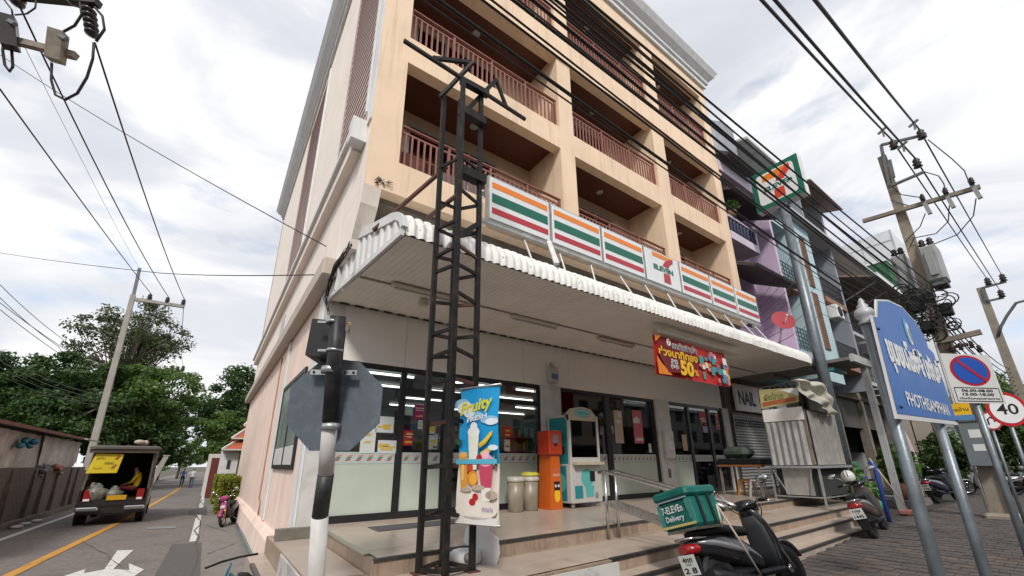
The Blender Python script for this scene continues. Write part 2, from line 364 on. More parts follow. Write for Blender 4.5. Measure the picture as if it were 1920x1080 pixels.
b = MB(); b.box(1.555, 5.0, 0.49, 1.62, 7.7, 0.507); b.build('edge_strip', mat('stainless', (0.55, 0.55, 0.54), 0.28, metal=1.0, var=0.1, vs=20), plat)
b = MB(); b.box(0.735, 4.2, 0.05, 0.79, 7.6, 0.09); struct(b.build('step_nosing', m_nose))
# marble facing of the landing's blind end
b = MB(); b.box(0.985, E2(1)-0.03, -0.6, 4.14, E2(1.0)-0.004, 0.325)
b.build('front_facing', m_marb, land)
b = MB(); b.box(0.962, E2(1)-0.03, -0.6, 0.984, 6.62, 0.335); b.build('side_facing', m_marb, land)
def tiles(parent, org, x0, y0, nx, ny, sx, sy, z, m, keep=lambda x, y: True):
    q = MB(); hx, hy = sx/2-.0025, sy/2-.0025; q.rings([[(-hx, -hy, -.012), (hx, -hy, -.012), (hx, hy, -.012), (-hx, hy, -.012)], [(-hx, -hy, 0), (hx, -hy, 0), (hx, hy, 0), (-hx, hy, 0)]]); me = q.mesh('floor_tile', m)
    for i in range(nx):
        for j in range(ny):
            x, y = x0+(i+.5)*sx, y0+(j+.5)*sy
            if keep(x, y):
                o = bpy.data.objects.new('floor_tile', me); COL.objects.link(o); o.parent = parent; o.location = Vector((x, y, z+random.uniform(-.0008, .0008)))-org
tiles(plat, PO, 1.63, 4.6, 23, 6, 0.6, 0.6, 0.5, m_tile, lambda x, y: y-.3 > E1(x)+.04 and y < 7.9)
b = MB(); n = 12
for i in range(n):
    x0 = 1.63+(XR-1.63)*i/n; x1 = 1.63+(XR-1.63)*(i+1)/n-0.006
    b.quad((x0, E1(x0)+.046, .4985), (x1, E1(x1)+.046, .4985), (x1, E1(x1)+.66, .4985), (x0, E1(x0)+.66, .4985))
b.build('edge_tiling', m_tile, plat)
tiles(land, LO, 1.0, 3.72, 32, 3, 0.45, 0.45, 0.34, m_tile, lambda x, y: y-.225 > E2(x)+.04 and y+.225 < E1(x)+.1)
b = MB()
for i in range(30):
    x0 = 1.0+i*.45; x1 = x0+.445; b.quad((x0, E2(x0)+.046, .3385), (x1, E2(x1)+.046, .3385), (x1, E2(x1)+.52, .3385), (x0, E2(x0)+.52, .3385))
b.build('edge_tiling', m_tile, land)
tiles(land, LO, 1.0, 4.9, 1, 5, 0.55, 0.6, 0.34, m_tile)
# rubber mat at the door
b = MB(); b.bbox(2.2, 6.5, .502, 3.9, 7.0, .512, .004); tag(b.build('door_mat', mat('grey_mat', (.09, .09, .09), .9, bump=.5, bs=200)), 'flat grey door mat on the tiles before the shop entrance', 'mat')
# ================================================================== the corner building
YF, YW, XL, XRT = 5.9, 7.81, 1.30, 13.88
m_fac = mat('cream_orange_render', (0.85, 0.645, 0.465), 0.85, grime=.5, var=0.07, vs=1.2, bump=0.12, bs=60, dirt=0.16, ds=1.3, dcol=(0.38, 0.25, 0.15))
m_side = mat('pale_cream_render', (0.88, 0.79, 0.71), 0.85, grime=.35, var=0.06, vs=0.9, bump=0.12, bs=60, dirt=0.2, ds=1.0, dcol=(0.5, 0.38, 0.3), streak=True)
m_pink = mat('pink_render', (0.86, 0.68, 0.585), 0.85, grime=.35, var=0.08, vs=1.4, bump=0.15, bs=50, dirt=0.28, ds=1.2, dcol=(0.42, 0.27, 0.2), streak=True)
m_trim = mat('white_grey_trim', (0.72, 0.72, 0.72), 0.7, grime=.4, var=0.08, vs=3, dirt=0.25, ds=2, dcol=(0.3, 0.29, 0.28), streak=True)
m_cor = mat('grey_cornice', (0.72, 0.73, 0.735), 0.75, grime=.5, var=0.06, vs=2, dirt=0.2, ds=2, dcol=(0.2, 0.2, 0.2), streak=True)
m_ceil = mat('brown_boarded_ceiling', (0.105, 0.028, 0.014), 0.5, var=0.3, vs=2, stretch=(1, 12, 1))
m_rail = mat('brown_red_railing', (0.27, 0.105, 0.08), 0.55, var=0.12, vs=8)
m_back = mat('balcony_wall', (0.68, 0.56, 0.4), 0.85, var=0.06, vs=2)
m_dark = mat('dark_void', (0.02, 0.018, 0.016), 0.8, var=0.2)
m_alu = mat('pale_aluminium', (0.5, 0.52, 0.5), 0.4, metal=0.5, var=0.08)
g_win = glassmat('window_glass', (0.25, 0.3, 0.3), 0.10)
g_shop = glassmat('shop_glass', (0.78, 0.82, 0.81), 0.07)
m_louv = mat('louvre_brown', (0.22, 0.1, 0.09), 0.6, var=0.15)
bld = thing('corner_apartment_building', 'five storey cream corner building with brown balconies above the shop', 'building', (XL, YW, -0.5))
PIERS = [(XL, 1.83), (5.72, 6.2), (9.77, 10.37), (13.42, XRT)]
BAYS = [(1.83, 5.72), (6.2, 9.77), (10.37, 13.42)]
FLO = [(6.45, 8.77), (9.41, 11.71), (12.72, 15.27)]
TOP = 16.0
YB = 7.15                                            # back wall of the balconies
for i, (a, c) in enumerate(PIERS):
    b = MB(); b.box(a, YF, 5.8, c, YB, TOP); b.build('pier', m_fac, bld)
for a, c in BAYS:
    for z0, z1 in ((5.8, 6.45), (8.77, 9.41), (11.71, 12.72), (15.27, TOP)):
        b = MB(); b.box(a, YF, z0, c, YF+0.24, z1); b.build('beam', m_fac, bld)
# bracing drip line under the upper band
for z in (12.0,):
    b = MB(); b.box(XL-.05, YF-.05, z-.29, XRT+.05, YF-.002, z-.2); b.build('string_course', m_fac, bld)
# main block behind
b = MB(); b.box(XL+.3, YB+.25, 4.6, XRT-.002, 26.0, TOP-.02); b.build('core', m_back, bld)
b = MB(); b.box(XRT-.25, YB+.01, 5.0, XRT, 26.0, TOP); b.build('party_wall', m_fac, bld)
def pane_window(parent, x0, x1, z0, z1, y, nm='balcony_door', leaves=2, mf=None, gl=None, d=-1):
    """framed sliding glazing on a wall of plane Y=y"""
    mf = mf or m_alu; gl = gl or g_win
    b = MB(); t = .05
    b.box(x0, y-.04, z0, x0+t, y, z1).box(x1-t, y-.04, z0, x1, y, z1).box(x0+t, y-.04, z1-t, x1-t, y, z1).box(x0+t, y-.04, z0, x1-t, y, z0+t)
    w = (x1-x0-2*t)/leaves
    for k in range(1, leaves): b.box(x0+t+w*k-.025, y-.038, z0+t, x0+t+w*k+.025, y-.004, z1-t)
    f = b.build(nm, mf, parent)
    for k in range(leaves):
        b = MB(); b.box(x0+t+w*k+.026, y-.022, z0+t, x0+t+w*(k+1)-.026, y-.016, z1-t); b.build('pane', gl, f)
    return f
m_dk = mat('room_dark', (.03, .032, .03), .9, var=.2)
def railing(x0, x1, z, y, h=.92):
    b = MB(); b.bbox(x0, y-.035, z+h-.045, x1, y+.035, z+h, .01); b.box(x0, y-.015, z+h-.17, x1, y+.015, z+h-.135); b.box(x0, y-.02, z+.03, x1, y+.02, z+.065)
    r = b.build('railing', m_rail, bld)
    b = MB(); n = int((x1-x0)/.118)
    for i in range(1, n):
        x = x0+(x1-x0)*i/n; b.box(x-.018, y-.014, z+.066, x+.018, y+.014, z+h-.171)
    b.build('baluster_row', m_rail, r, kind='stuff')
    n = max(3, round((x1-x0)/1.05))
    for i in range(n+1):
        x = x0+.03+(x1-x0-.06)*i/n; b = MB(); b.box(x-.024, y-.024, z, x+.024, y+.024, z+h-.046); b.build('rail_post', m_rail, r)
for fi, (z0, z1) in enumerate(FLO):
    for bi, (a, c) in enumerate(BAYS):
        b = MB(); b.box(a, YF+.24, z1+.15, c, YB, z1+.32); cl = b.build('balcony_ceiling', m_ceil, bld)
        b = MB(); b.box(a, YF+.24, z0-.25, c, YB, z0-.02); b.build('balcony_floor', m_back, bld)
        b = MB(); b.box(a, YB, z0-.25, c, YB+.24, z1+.32); b.build('balcony_back_wall', m_back, bld)
        # sliding door on the back wall
        w = min(2.3, (c-a)*.62); x0 = a+.5
        b = MB(); b.box(x0+.04, YB-.012, z0-.02, x0+w-.04, YB-.006, z0+2.08); b.build('door_recess', m_dk, bld)
        pane_window(bld, x0, x0+w, z0-.02, z0+2.12, YB-.02, 'balcony_door', 3 if w > 2.2 else 2)
        railing(a, c, z0, YF+.11)
        b = MB(); cx = (a+c)/2-.05; cy = (YF+YB)/2+.15
        b.lathe([(.05, -.012), (.085, -.012), (.1, -.004), (.1, .0), (.05, .0)], (cx, cy, z1+.15), 16); d = b.build('downlight', m_alu, cl)
# corner pilaster, side wall
b = MB(); b.box(XL-.03, YF, 7.12, XL-.002, YF+.24, 15.5); b.build('white_pilaster', m_trim, bld)
YE = 26.0
b = MB(); b.use(m_side)
b.box(XL, YB+.001, 5.8, XL+.28, YE, TOP)
b.build('side_wall_upper', m_side, bld)
b = MB()
# lower part: haunched front edge that runs back to the shop wall
b.prism([(7.9, -.5), (YE, -.5), (YE, 4.85), (7.9, 4.85)], (XL, 0, 0), (0, 1, 0), (0, 0, 1), (.28, 0, 0)); b.build('side_wall_lower', m_pink, bld)
b = MB(); b.prism([(YE, 4.851), (YE, 5.799), (YF, 5.799), (YF+.1, 5.5), (6.35, 5.0), (6.4, 4.851)], (XL, 0, 0), (0, 1, 0), (0, 0, 1), (.28, 0, 0)); b.build('side_wall_middle', m_side, bld)
b = MB(); b.box(XL-.001, YF+.002, 5.8, XL-.0005, 7.15, 7.0); b.build('corner_return', m_side, bld)
b = MB(); b.box(XL+.01, 7.2, 4.4, XL+.27, 7.9, 4.85); b.build('corner_return', m_trim, bld)
# underside of the overhanging storey (stained)
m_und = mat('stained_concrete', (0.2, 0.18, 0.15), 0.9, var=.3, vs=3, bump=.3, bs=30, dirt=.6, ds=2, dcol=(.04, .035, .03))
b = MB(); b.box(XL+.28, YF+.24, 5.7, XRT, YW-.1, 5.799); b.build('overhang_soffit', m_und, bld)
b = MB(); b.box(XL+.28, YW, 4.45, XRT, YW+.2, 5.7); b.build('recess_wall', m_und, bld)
# ledges and pipe along the side
b = MB(); b.box(XL-.24, 6.35, 6.98, XL-.001, YE+.3, 7.1); b.use(m_trim); b.build('ledge_cap', m_cor, bld)
b = MB(); b.box(XL-.17, 6.4, 6.72, XL-.001, YE+.2, 6.979); b.build('ledge', m_side, bld)
b = MB(); b.box(XL-.26, 6.1, 6.75, XL-.004, 6.349, 7.2); b.build('ledge_end_block', m_trim, bld)
b = MB(); b.bbox(XL-.24, 7.15, 4.62, XL-.002, YE+.3, 4.98, .03); b.build('duct_ledge', mat('beige_duct', (.5, .43, .36), .7, var=.08, vs=2, dirt=.3, ds=2, dcol=(.25, .2, .16), streak=True), bld)
# cornice: front and side
def cornice(x0, y0, x1, y1, nx, ny):
    pr = [(0, 15.9), (.09, 15.9), (.09, 16.06), (.16, 16.1), (.16, 16.22), (.34, 16.4), (.46, 16.62), (.46, 16.72), (0, 16.72)]
    rs = []
    for (x, y, s) in ((x0, y0, 0), (x1, y1, 1)):
        rs.append([(x+nx*p[0]+((-p[0] if s == 0 else p[0]) if ny else 0), y+ny*p[0]+((-p[0] if s == 0 else p[0]) if nx else 0), p[1]) for p in pr])
    b = MB(); b.rings(rs); return b
cornice(XL-.002, YF-.002, XRT, YF-.002, 0, -1).build('cornice', m_cor, bld)
cornice(XL-.002, YF-.002, XL-.002, YE, -1, 0).build('cornice', m_cor, bld)
b = MB(); b.box(XL, YF, 16.0, XRT, YE, 16.6); b.build('roof_parapet', m_cor, bld)
# louvred stair panels on the side wall
def louvre(y0, y1, z0, z1):
    b = MB(); b.box(XL-.02, y0, z0, XL-.002, y1, z1); p = b.build('louvre_panel', mat('louvre_backing', (.78, .66, .6), .8, var=.1, vs=2), bld)
    b = MB(); b.box(XL-.06, y0-.09, z0, XL-.003, y0, z1); b.build('louvre_jamb', m_trim, p)
    b = MB(); b.box(XL-.05, y1, z0, XL-.003, y1+.09, z1); b.build('louvre_jamb', mat('mauve_trim', (.42, .33, .32), .7), p)
    b = MB(); n = int((z1-z0)/.2)
    for i in range(n):
        z = z0+.06+i*.2; b.box(XL-.03, y0+.005, z, XL-.021, y1-.005, z+.085)
    b.build('louvre_slats', m_louv, p, kind='stuff')
louvre(6.24, 8.5, 7.45, 15.5)
louvre(13.2, 16.6, 7.5, 15.4)
b = MB(); b.box(XL-.02, YE-.3, 7.1, XL-.002, YE, 15.85); b.build('rear_edge_shade', mat('mauve_edge_shade', (.42, .31, .29), .8), bld)  # shading of the wall's far edge, painted on as a mauve strip
# slit vent below the ledge
b = MB(); b.box(XL-.03, 14.9, 5.25, XL-.006, 15.7, 6.3); b.build('slit_window', m_alu, bld)
# ground-floor side: window, plinth, pilaster, footing
b = MB(); t = .09; z0, z1, y0, y1 = 1.36, 3.3, 8.75, 11.75
b.box(XL-.05, y0, z0, XL-.005, y0+t, z1).box(XL-.05, y1-t, z0, XL-.005, y1, z1).box(XL-.05, y0+t, z1-t, XL-.005, y1-t, z1).box(XL-.05, y0+t, z0, XL-.005, y1-t, z0+t).box(XL-.045, 10.1, z0+t, XL-.006, 10.2, z1-t)
m_blk = mat('black_frame', (.018, .018, .02), .4, var=.1)
wn_ = b.build('side_window', m_blk, bld)
m_film = mat('frosted_film', (.5, .56, .48), .3, var=.07, vs=2, spec=.6)
for ya, yb in ((y0+t, 10.1), (10.2, y1-t)):
    b = MB(); b.box(XL-.03, ya, z0+t, XL-.02, yb, z1-t); b.build('pane', mat('filmed_pane', (.3, .36, .33), .15, var=.1, vs=1.2, spec=.7), wn_)
    b = MB(); b.box(XL-.034, ya, z0+t, XL-.031, yb, z0+.45); b.build('film_band', mat('film_white', (.62, .62, .6), .5), wn_)
b = MB(); b.box(XL-.035, 11.95, .2, XL-.004, 12.35, 4.6); b.build('side_pilaster', m_trim, bld)
b = MB(); b.box(XL-.03, 7.83, .36, XL-.004, 8.25, 4.6); b.build('side_pilaster', m_trim, bld)
b = MB(); b.prism([(0, -.5), (-.17, -.5), (-.13, .02), (-.05, .17), (0, .17)], (XL-.001, 8.3, 0), (1, 0, 0), (0, 0, 1), (0, YE-8.3, 0)); b.build('plinth', m_pink, bld)
b = MB(); b.tube([(XL-.02, 13.6, 4.5), (XL-.02, 13.6, .6), (XL-.02, 13.2, .5), (XL-.02, 13.2, .2)], .018, 6); b.build('side_pipe', mat('rust_pipe', (.35, .17, .1), .7), bld)
b = MB(); b.tube([(XL-.19, 17.5, -.42), (XL-.19, 14, -.4), (XL-.2, 10.5, -.42), (XL-.2, 9.0, -.44)], .03, 6); b.build('ground_pipe', mat('teal_pipe', (.12, .2, .21), .6), bld)
b = MB(); b.tube([(XL-.16, 8.4, -.45), (XL-.16, 8.4, .1), (XL-.12, 8.1, .12), (XL-.03, 8.1, .12)], .02, 6); b.build('conduit', mat('teal_pipe', (.12, .2, .21), .6), bld)
b = MB(); b.box(1.02, 7.62, .345, 1.58, 7.8, .5); b.build('broken_footing', m_und, bld)

# outdoor air-conditioning unit behind the lowest left railing
ac_ = thing('air_conditioner', 'air conditioning unit behind the lowest left balcony railing', 'air conditioner', (2.4, 6.6, 6.45)); b = MB(); b.bbox(2.0, 6.3, 6.5, 2.85, 6.65, 7.1, .02); b.build('casing', m_rail, ac_)
b = MB()
for i in range(7):
    for j in range(9): b.box(2.42+i*.055, 6.29, 6.55+j*.055, 2.455+i*.055, 6.299, 6.585+j*.055)
b.build('grille', m_dark, ac_, kind='stuff'); b = MB(); b.box(2.0, 6.32, 6.43, 2.85, 6.62, 6.499); b.build('base', m_alu, ac_)
# frayed wires and a broken patch left of the beam
b = MB(); rg = random.Random(2); c_ = onY(712, 340, YF-.01)
for k in range(14): a = c_+Vector((rg.uniform(-.16, .16), 0, rg.uniform(-.06, .06))); b.tube([a, a+Vector((rg.uniform(-.07, .07), -.02, rg.uniform(-.05, .05))), a+Vector((rg.uniform(-.1, .1), -.012, rg.uniform(-.08, .04)))], .006, 5)
tag(b.build('frayed_wires', m_dark), 'frayed wires sticking out of the beam at the building corner', 'wires', kind='stuff')
# ================================================================== shop front under the awning
m_panel = mat('grey_cladding', (0.85, 0.82, 0.78), 0.55, var=0.05, vs=2, dirt=.15, ds=2, dcol=(.3, .27, .24))
m_pil = mat('grey_white_pillar', (0.62, 0.61, 0.585), 0.8, var=0.12, vs=3, bump=.2, bs=40, dirt=.5, ds=2.6, dcol=(.2, .18, .16))
shop = thing('shop_front', 'glazed convenience shop front with black frames under the awning', 'shop front', (1.64, YW, .5))
GT = 3.3
b = MB(); b.box(XL, YW-.05, .486, 1.64, YW+.18, 4.45); b.build('corner_pillar', m_pil, shop)
xx = [1.64, 2.9, 4.4, 5.9, 7.4, 8.9, 10.4, 11.9, 13.4, 15.0]
for i in range(len(xx)-1):
    b = MB(); b.box(xx[i]+.004, YW-.03, GT, xx[i+1]-.004, YW+.1, 4.45); b.build('fascia_panel', m_panel, shop)
b = MB(); b.box(1.64, YW+.1, GT+.02, 15.0, YW+.2, 4.45); b.build('fascia_backing', m_dark, shop)
for a, c, nm in ((6.40, 7.03, 'pillar'), (10.93, 11.62, 'pillar'), (14.9, 15.25, 'pillar')):
    b = MB(); b.box(a, YW-.09, .486, c, YW+.2, GT-.002); b.build(nm, m_pil, shop)
b = MB(); b.bbox(11.08, YW-.22, 1.55, 11.5, YW-.092, 2.35, .02); pb = b.build('meter_cabinet', m_pil, shop)
b = MB(); b.box(11.2, YW-.226, 1.8, 11.36, YW-.221, 2.05); b.build('meter_window', m_trim, pb)
b = MB(); b.box(11.2, YW-.12, 1.0, 11.3, YW-.095, 1.25); b.build('socket', m_und, shop)
FR = .09
m_str = mat('stripe_film', (.46, .52, .5), .5, var=.05); m_so = flat('mark_orange', (.75, .2, .03)); m_sr = flat('mark_red', (.42, .02, .03)); m_sg = flat('mark_green', (.02, .2, .1))
def pane(x0, x1, film=True, door=False, zt=GT-.09, trans=True):
    zb = .62
    b = MB(); b.box(x0, YW+.02, zb, x1, YW+.028, zt); p = b.build('glass_pane', g_shop, shop)
    if film:
        b = MB(); b.box(x0+.003, YW+.008, zb, x1-.003, YW+.012, 1.45); b.build('frosted_film', m_film, p)
    b = MB(); b.use(m_str); b.box(x0+.003, YW+.012, 1.455, x1-.003, YW+.016, 1.66)
    n = max(2, int((x1-x0)/.17))
    for k in range(n):
        cx = x0+(x1-x0)*(k+.5)/n
        for dz, m in ((.035, m_so), (.0, m_sg), (-.035, m_sr)):
            b.use(m); b.sheet([(-.05, -.018), (.03, -.006), (.05, .018), (-.03, .006)], (cx+dz*.5, YW+.009, 1.557+dz), (1, 0, 0), (0, 0, 1))
    b.build('logo_stripe', None, p)
    return p
def frame(x0, x1, mull, zt=GT):
    b = MB(); y0, y1 = YW-.03, YW+.07
    b.box(x0, y0, .5, x0+FR, y1, zt).box(x1-FR, y0, .5, x1, y1, zt).box(x0+FR, y0, zt-FR, x1-FR, y1, zt).box(x0+FR, y0, .5, x1-FR, y1, .62)
    f = b.build('window_frame', m_blk, shop)
    for a, c in mull:
        b = MB(); b.box(a, y0+.003, .621, c, y1-.003, zt-FR-.001); b.build('mullion', m_blk, shop)
    return f
frame(1.64, 6.40, [(2.86, 2.97), (3.80, 3.94), (4.98, 5.1)])
pane(1.74, 2.85); pane(2.98, 3.79); pane(3.95, 4.97, film=False); pane(5.11, 6.30)
b = MB(); b.box(2.98, YW-.02, 2.75, 4.97, YW+.05, 2.9); b.build('door_head', m_blk, shop)
b = MB(); b.box(5.11, YW-.02, 2.78, 6.3, YW+.05, 2.88); b.build('door_head', m_blk, shop)
frame(7.03, 10.93, [(8.72, 8.92)]); pane(7.13, 8.71); pane(8.93, 10.83)
frame(11.62, 14.9, [(12.7, 12.82), (13.95, 14.08)]); pane(11.72, 12.69); pane(12.83, 13.94, film=False); pane(14.09, 14.8, film=False)
# notices stuck on the glass: (px, py, w, h, colour)
def notice(x, y, w, h, c, name='notice', txt=None, tcol=None):
    p = onY(x, y, YW+.005); b = MB(); mm = flat('notice_%d_%d' % (x, y), c); b.use(mm); b.box(p.x-w/2, YW+.004, p.z-h/2, p.x+w/2, YW+.007, p.z+h/2)
    for i, (a, cc, hh) in enumerate(txt or []): text(b, a, flat('ntxt%d%d' % (x, i), cc), (p.x, YW+.001, p.z+hh*h), (1, 0, 0), (0, 0, 1), w=w*.8)
    rg = random.Random(x*7+y); lum = sum(c)/3
    for k in range(rg.randint(3, 6)):
        ww = w*rg.uniform(.25, .85); hh = h*rg.uniform(.04, .16); cx = p.x+rg.uniform(-.5, .5)*(w-ww)*.9; cz_ = p.z+rg.uniform(-.5, .5)*(h-hh)*.9
        b.use(flat('np%d' % rg.randint(0, 5), [(.6, .6, .58), (.5, .06, .05), (.6, .42, .06), (.08, .2, .32), (.1, .1, .1), (.1, .3, .18)][rg.randint(0, 5)])); b.sheet([(-ww/2, -hh/2), (ww/2, -hh/2), (ww/2, hh/2), (-ww/2, hh/2)], (cx, YW+.003-.0005*k, cz_), (1, 0, 0), (0, 0, 1))
    b.build(name, None, shop)
for a in ((787, 773, .24, .3, (.33, .02, .12)), (765, 821, .2, .28, (.45, .02, .02)), (722, 796, .34, .3, (.55, .6, .6)), (690, 826, .27, .45, (.6, .64, .62)), (728, 838, .4, .24, (.55, .58, .58)), (765, 770, .2, .18, (.25, .5, .5)),
          (810, 805, .14, .22, (.5, .4, .1)), (812, 828, .2, .3, (.35, .5, .5)), (788, 795, .1, .2, (.5, .6, .65)), (951, 810, .2, .24, (.5, .02, .02)), (951, 835, .15, .25, (.55, .5, .5)), (1160, 800, .35, .9, (.5, .38, .3)), (1196, 800, .42, .95, (.5, .12, .14)),
          (1318, 785, .45, .5, (.45, .06, .06)), (1322, 800, .3, .4, (.35, .3, .5)), (1284, 830, .25, .5, (.5, .35, .3)), (1219, 840, .12, .25, (.6, .6, .58)), (1345, 790, .25, .6, (.4, .1, .14))):
    notice(*a)
# interior
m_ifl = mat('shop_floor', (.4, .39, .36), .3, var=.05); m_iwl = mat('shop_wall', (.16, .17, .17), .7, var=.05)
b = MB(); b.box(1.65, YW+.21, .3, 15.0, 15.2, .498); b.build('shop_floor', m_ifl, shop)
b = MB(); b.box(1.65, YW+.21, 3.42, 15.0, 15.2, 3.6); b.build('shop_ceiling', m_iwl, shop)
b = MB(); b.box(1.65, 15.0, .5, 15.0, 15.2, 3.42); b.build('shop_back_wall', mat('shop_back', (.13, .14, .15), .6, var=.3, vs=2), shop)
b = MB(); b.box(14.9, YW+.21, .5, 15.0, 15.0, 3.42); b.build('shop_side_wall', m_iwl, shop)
m_tube = mat('lit_tube', (1, 1, 1), .5, var=0, emis=(1, .98, .94), estr=2.2)
for iy, y in enumerate((8.9, 10.3, 11.9, 13.6)):
    for k in range(6):
        x = 2.2+k*2.15+(.3 if iy % 2 else 0); b = MB(); b.box(x, y-.03, 3.34, x+1.35, y+.03, 3.38)
        f = b.build('ceiling_tube', m_tube, shop)
PC = [flat('pack%d' % i, c) for i, c in enumerate([(.5, .05, .04), (.6, .45, .05), (.05, .25, .1), (.6, .6, .58), (.05, .12, .4), (.45, .2, .05), (.3, .05, .2), (.5, .5, .3)])]
m_shelf = mat('shelf_grey', (.3, .3, .3), .6)
for gx, gy, gl in ((2.2, 9.7, 2.4), (5.4, 9.6, 2.2), (8.2, 9.7, 2.6), (11.6, 9.6, 2.4), (2.6, 12.4, 3), (7.4, 12.4, 3), (11.4, 12.4, 2.8)):
    b = MB(); b.box(gx, gy, .5, gx+gl, gy+.06, 2.45)
    for z in (.6, .98, 1.36, 1.74, 2.1): b.box(gx, gy-.38, z, gx+gl, gy, z+.03)
    sh = b.build('shelf_unit', m_shelf, shop)
    b = MB()
    for z in (.63, 1.01, 1.39, 1.77, 2.13):
        x = gx+.03
        while x < gx+gl-.15:
            w = random.uniform(.07, .16); b.use(random.choice(PC)); b.box(x, gy-.34, z, x+w-.012, gy-.05, z+random.uniform(.16, .29)); x += w
    b.build('packaged_goods', None, sh, kind='stuff')
for gx in (2.0, 5.2, 8.4, 11.6):
    b = MB(); b.box(gx, 14.6, .5, gx+3.0, 14.66, 2.9)
    for z in np.arange(.6, 2.7, .34): b.box(gx, 14.25, z, gx+3.0, 14.6, z+.03)
    sh = b.build('shelf_unit', m_shelf, shop); b = MB()
    for z in np.arange(.63, 2.7, .34):
        x = gx+.03
        while x < gx+2.85:
            w = random.uniform(.06, .14); b.use(random.choice(PC)); b.box(x, 14.28, z, x+w-.01, 14.55, z+random.uniform(.16, .28)); x += w
    b.build('packaged_goods', None, sh, kind='stuff')

# ================================================================== awning
m_sheet = mat('white_roof_sheet', (.8, .79, .76), .5, var=.06, vs=3, dirt=.55, ds=5.5, dcol=(.17, .16, .14), streak=False)
m_soff = mat('awning_soffit', (.86, .81, .74), .6, var=.05, vs=2, dirt=.2, ds=1.5, dcol=(.5, .45, .38))
m_edge = mat('white_metal_edge', (.66, .66, .65), .5, var=.06, vs=4, dirt=.35, ds=5, dcol=(.25, .22, .19))
AX0, AX1 = 1.32, 14.95
YA = 4.69
xl_ = lambda y: 1.32+(7.81-y)*.096
awn = thing('awning', 'long white corrugated awning over the shop forecourt', 'awning', (AX0, 7.7, 4.3))
zs = lambda y: 4.37+0*y
skx = lambda x, y: x+(7.81-y)*.096*(1-(x-AX0)/(AX1-AX0))
b = MB(); n = int((AX1-AX0)/.1); pts = []
for i in range(n):
    x = AX0+.03+(AX1-AX0-.03)*i/n; w = (AX1-AX0-.03)/n
    pts += [(x, 0), (x+w-.016, 0), (x+w-.012, .008), (x+w-.004, .008)]
pts.append((AX1, 0))
b.add([(skx(x, y), y, zs(y)+dz) for x, dz in pts for y in (YA+.05, 7.76)], [(2*i, 2*i+1, 2*i+3, 2*i+2) for i in range(len(pts)-1)])
b.build('soffit_boarding', m_soff, awn)
# rolled roof sheet with corrugations and crimped bend
PRF = [(7.2, 5.33), (6.2, 5.08), (5.6, 4.93), (5.3, 4.855), (5.15, 4.82)]
for k in range(11):
    t = k/10*R_(90); PRF.append((5.0-.31*math.sin(t), 4.455+.33*math.cos(t)))
PRF += [(YA, 4.42), (YA, 4.36)]
nrm = []
for i in range(len(PRF)):
    a = PRF[max(0, i-1)]; c = PRF[min(len(PRF)-1, i+1)]; dy, dz = c[0]-a[0], c[1]-a[1]; L = math.hypot(dy, dz); nrm.append((dz/L, -dy/L))
CP = .14
step = CP/10; nx = int((AX1-AX0)/step)+1; V = []
for i in range(nx):
    x = AX0+i*step; ph = 2*math.pi*x/CP; amp = .019*math.tanh(1.3*math.sin(ph))/math.tanh(1.3)
    rnd = .006*math.sin(x*7.3)+.004*math.sin(x*17.1)
    for j, (y, z) in enumerate(PRF):
        cr = (.010 if j % 2 else -.008) if 5 <= j <= 14 and math.sin(ph) < .35 else 0
        V.append((skx(x, y), y+nrm[j][0]*(amp+cr)+rnd, z+nrm[j][1]*(amp+cr)))
m = len(PRF); b = MB(); b.smooth = True; b.add(V, [(i*m+j, (i+1)*m+j, (i+1)*m+j+1, i*m+j+1) for i in range(nx-1) for j in range(m-1)])
b.build('roof_sheet', m_sheet, awn)
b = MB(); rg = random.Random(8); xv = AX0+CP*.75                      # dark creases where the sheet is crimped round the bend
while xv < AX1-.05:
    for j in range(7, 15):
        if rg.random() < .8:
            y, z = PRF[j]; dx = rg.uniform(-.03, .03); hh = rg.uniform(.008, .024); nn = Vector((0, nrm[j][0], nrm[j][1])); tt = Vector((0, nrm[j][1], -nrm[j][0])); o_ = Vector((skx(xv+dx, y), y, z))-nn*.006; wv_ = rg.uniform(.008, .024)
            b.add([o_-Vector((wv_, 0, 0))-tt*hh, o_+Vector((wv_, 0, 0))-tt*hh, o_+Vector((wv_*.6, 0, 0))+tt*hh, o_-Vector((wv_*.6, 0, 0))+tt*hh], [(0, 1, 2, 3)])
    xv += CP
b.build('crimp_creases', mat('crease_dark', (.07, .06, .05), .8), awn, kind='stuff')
# left end panel with ribs (set slightly askew, as built)
zt = lambda y: 4.79+(y-5.0)*.25
OE = Vector((AX0+7.81*.096, 0, 0)); UE = Vector((-.096, 1, 0)); NE = Vector((-1, -.096, 0)).normalized(); Zv = Vector((0, 0, 1))
b = MB(); b.prism([(7.1, 4.37), (7.1, zt(7.1)), (5.1, zt(5.1)), (4.95, 4.76), (4.78, 4.66), (4.7, 4.5), (4.69, 4.37)], OE+NE*.012, UE, Zv, -NE*.01); ep = b.build('end_panel', m_edge, awn)
for k in range(9):
    y = 4.95+k*.235; b = MB(); b.prism([(-.06, 0), (-.028, .035), (.028, .035), (.06, 0)], OE+UE*y+NE*.013+Zv*4.44, UE, NE, Zv*max(.1, zt(y)-4.44-.13)); b.build('panel_rib', m_edge, ep)
b = MB(); b.prism([(7.1, zt(7.1)-.1), (7.1, zt(7.1)+.06), (5.05, zt(5.05)+.05), (4.86, 4.77), (4.72, 4.64), (4.66, 4.46), (4.74, 4.46), (4.8, 4.58), (4.93, 4.68), (5.1, zt(5.1)-.1)], OE+NE*.055, UE, Zv, -NE*.08); b.build('top_trim', m_edge, awn)
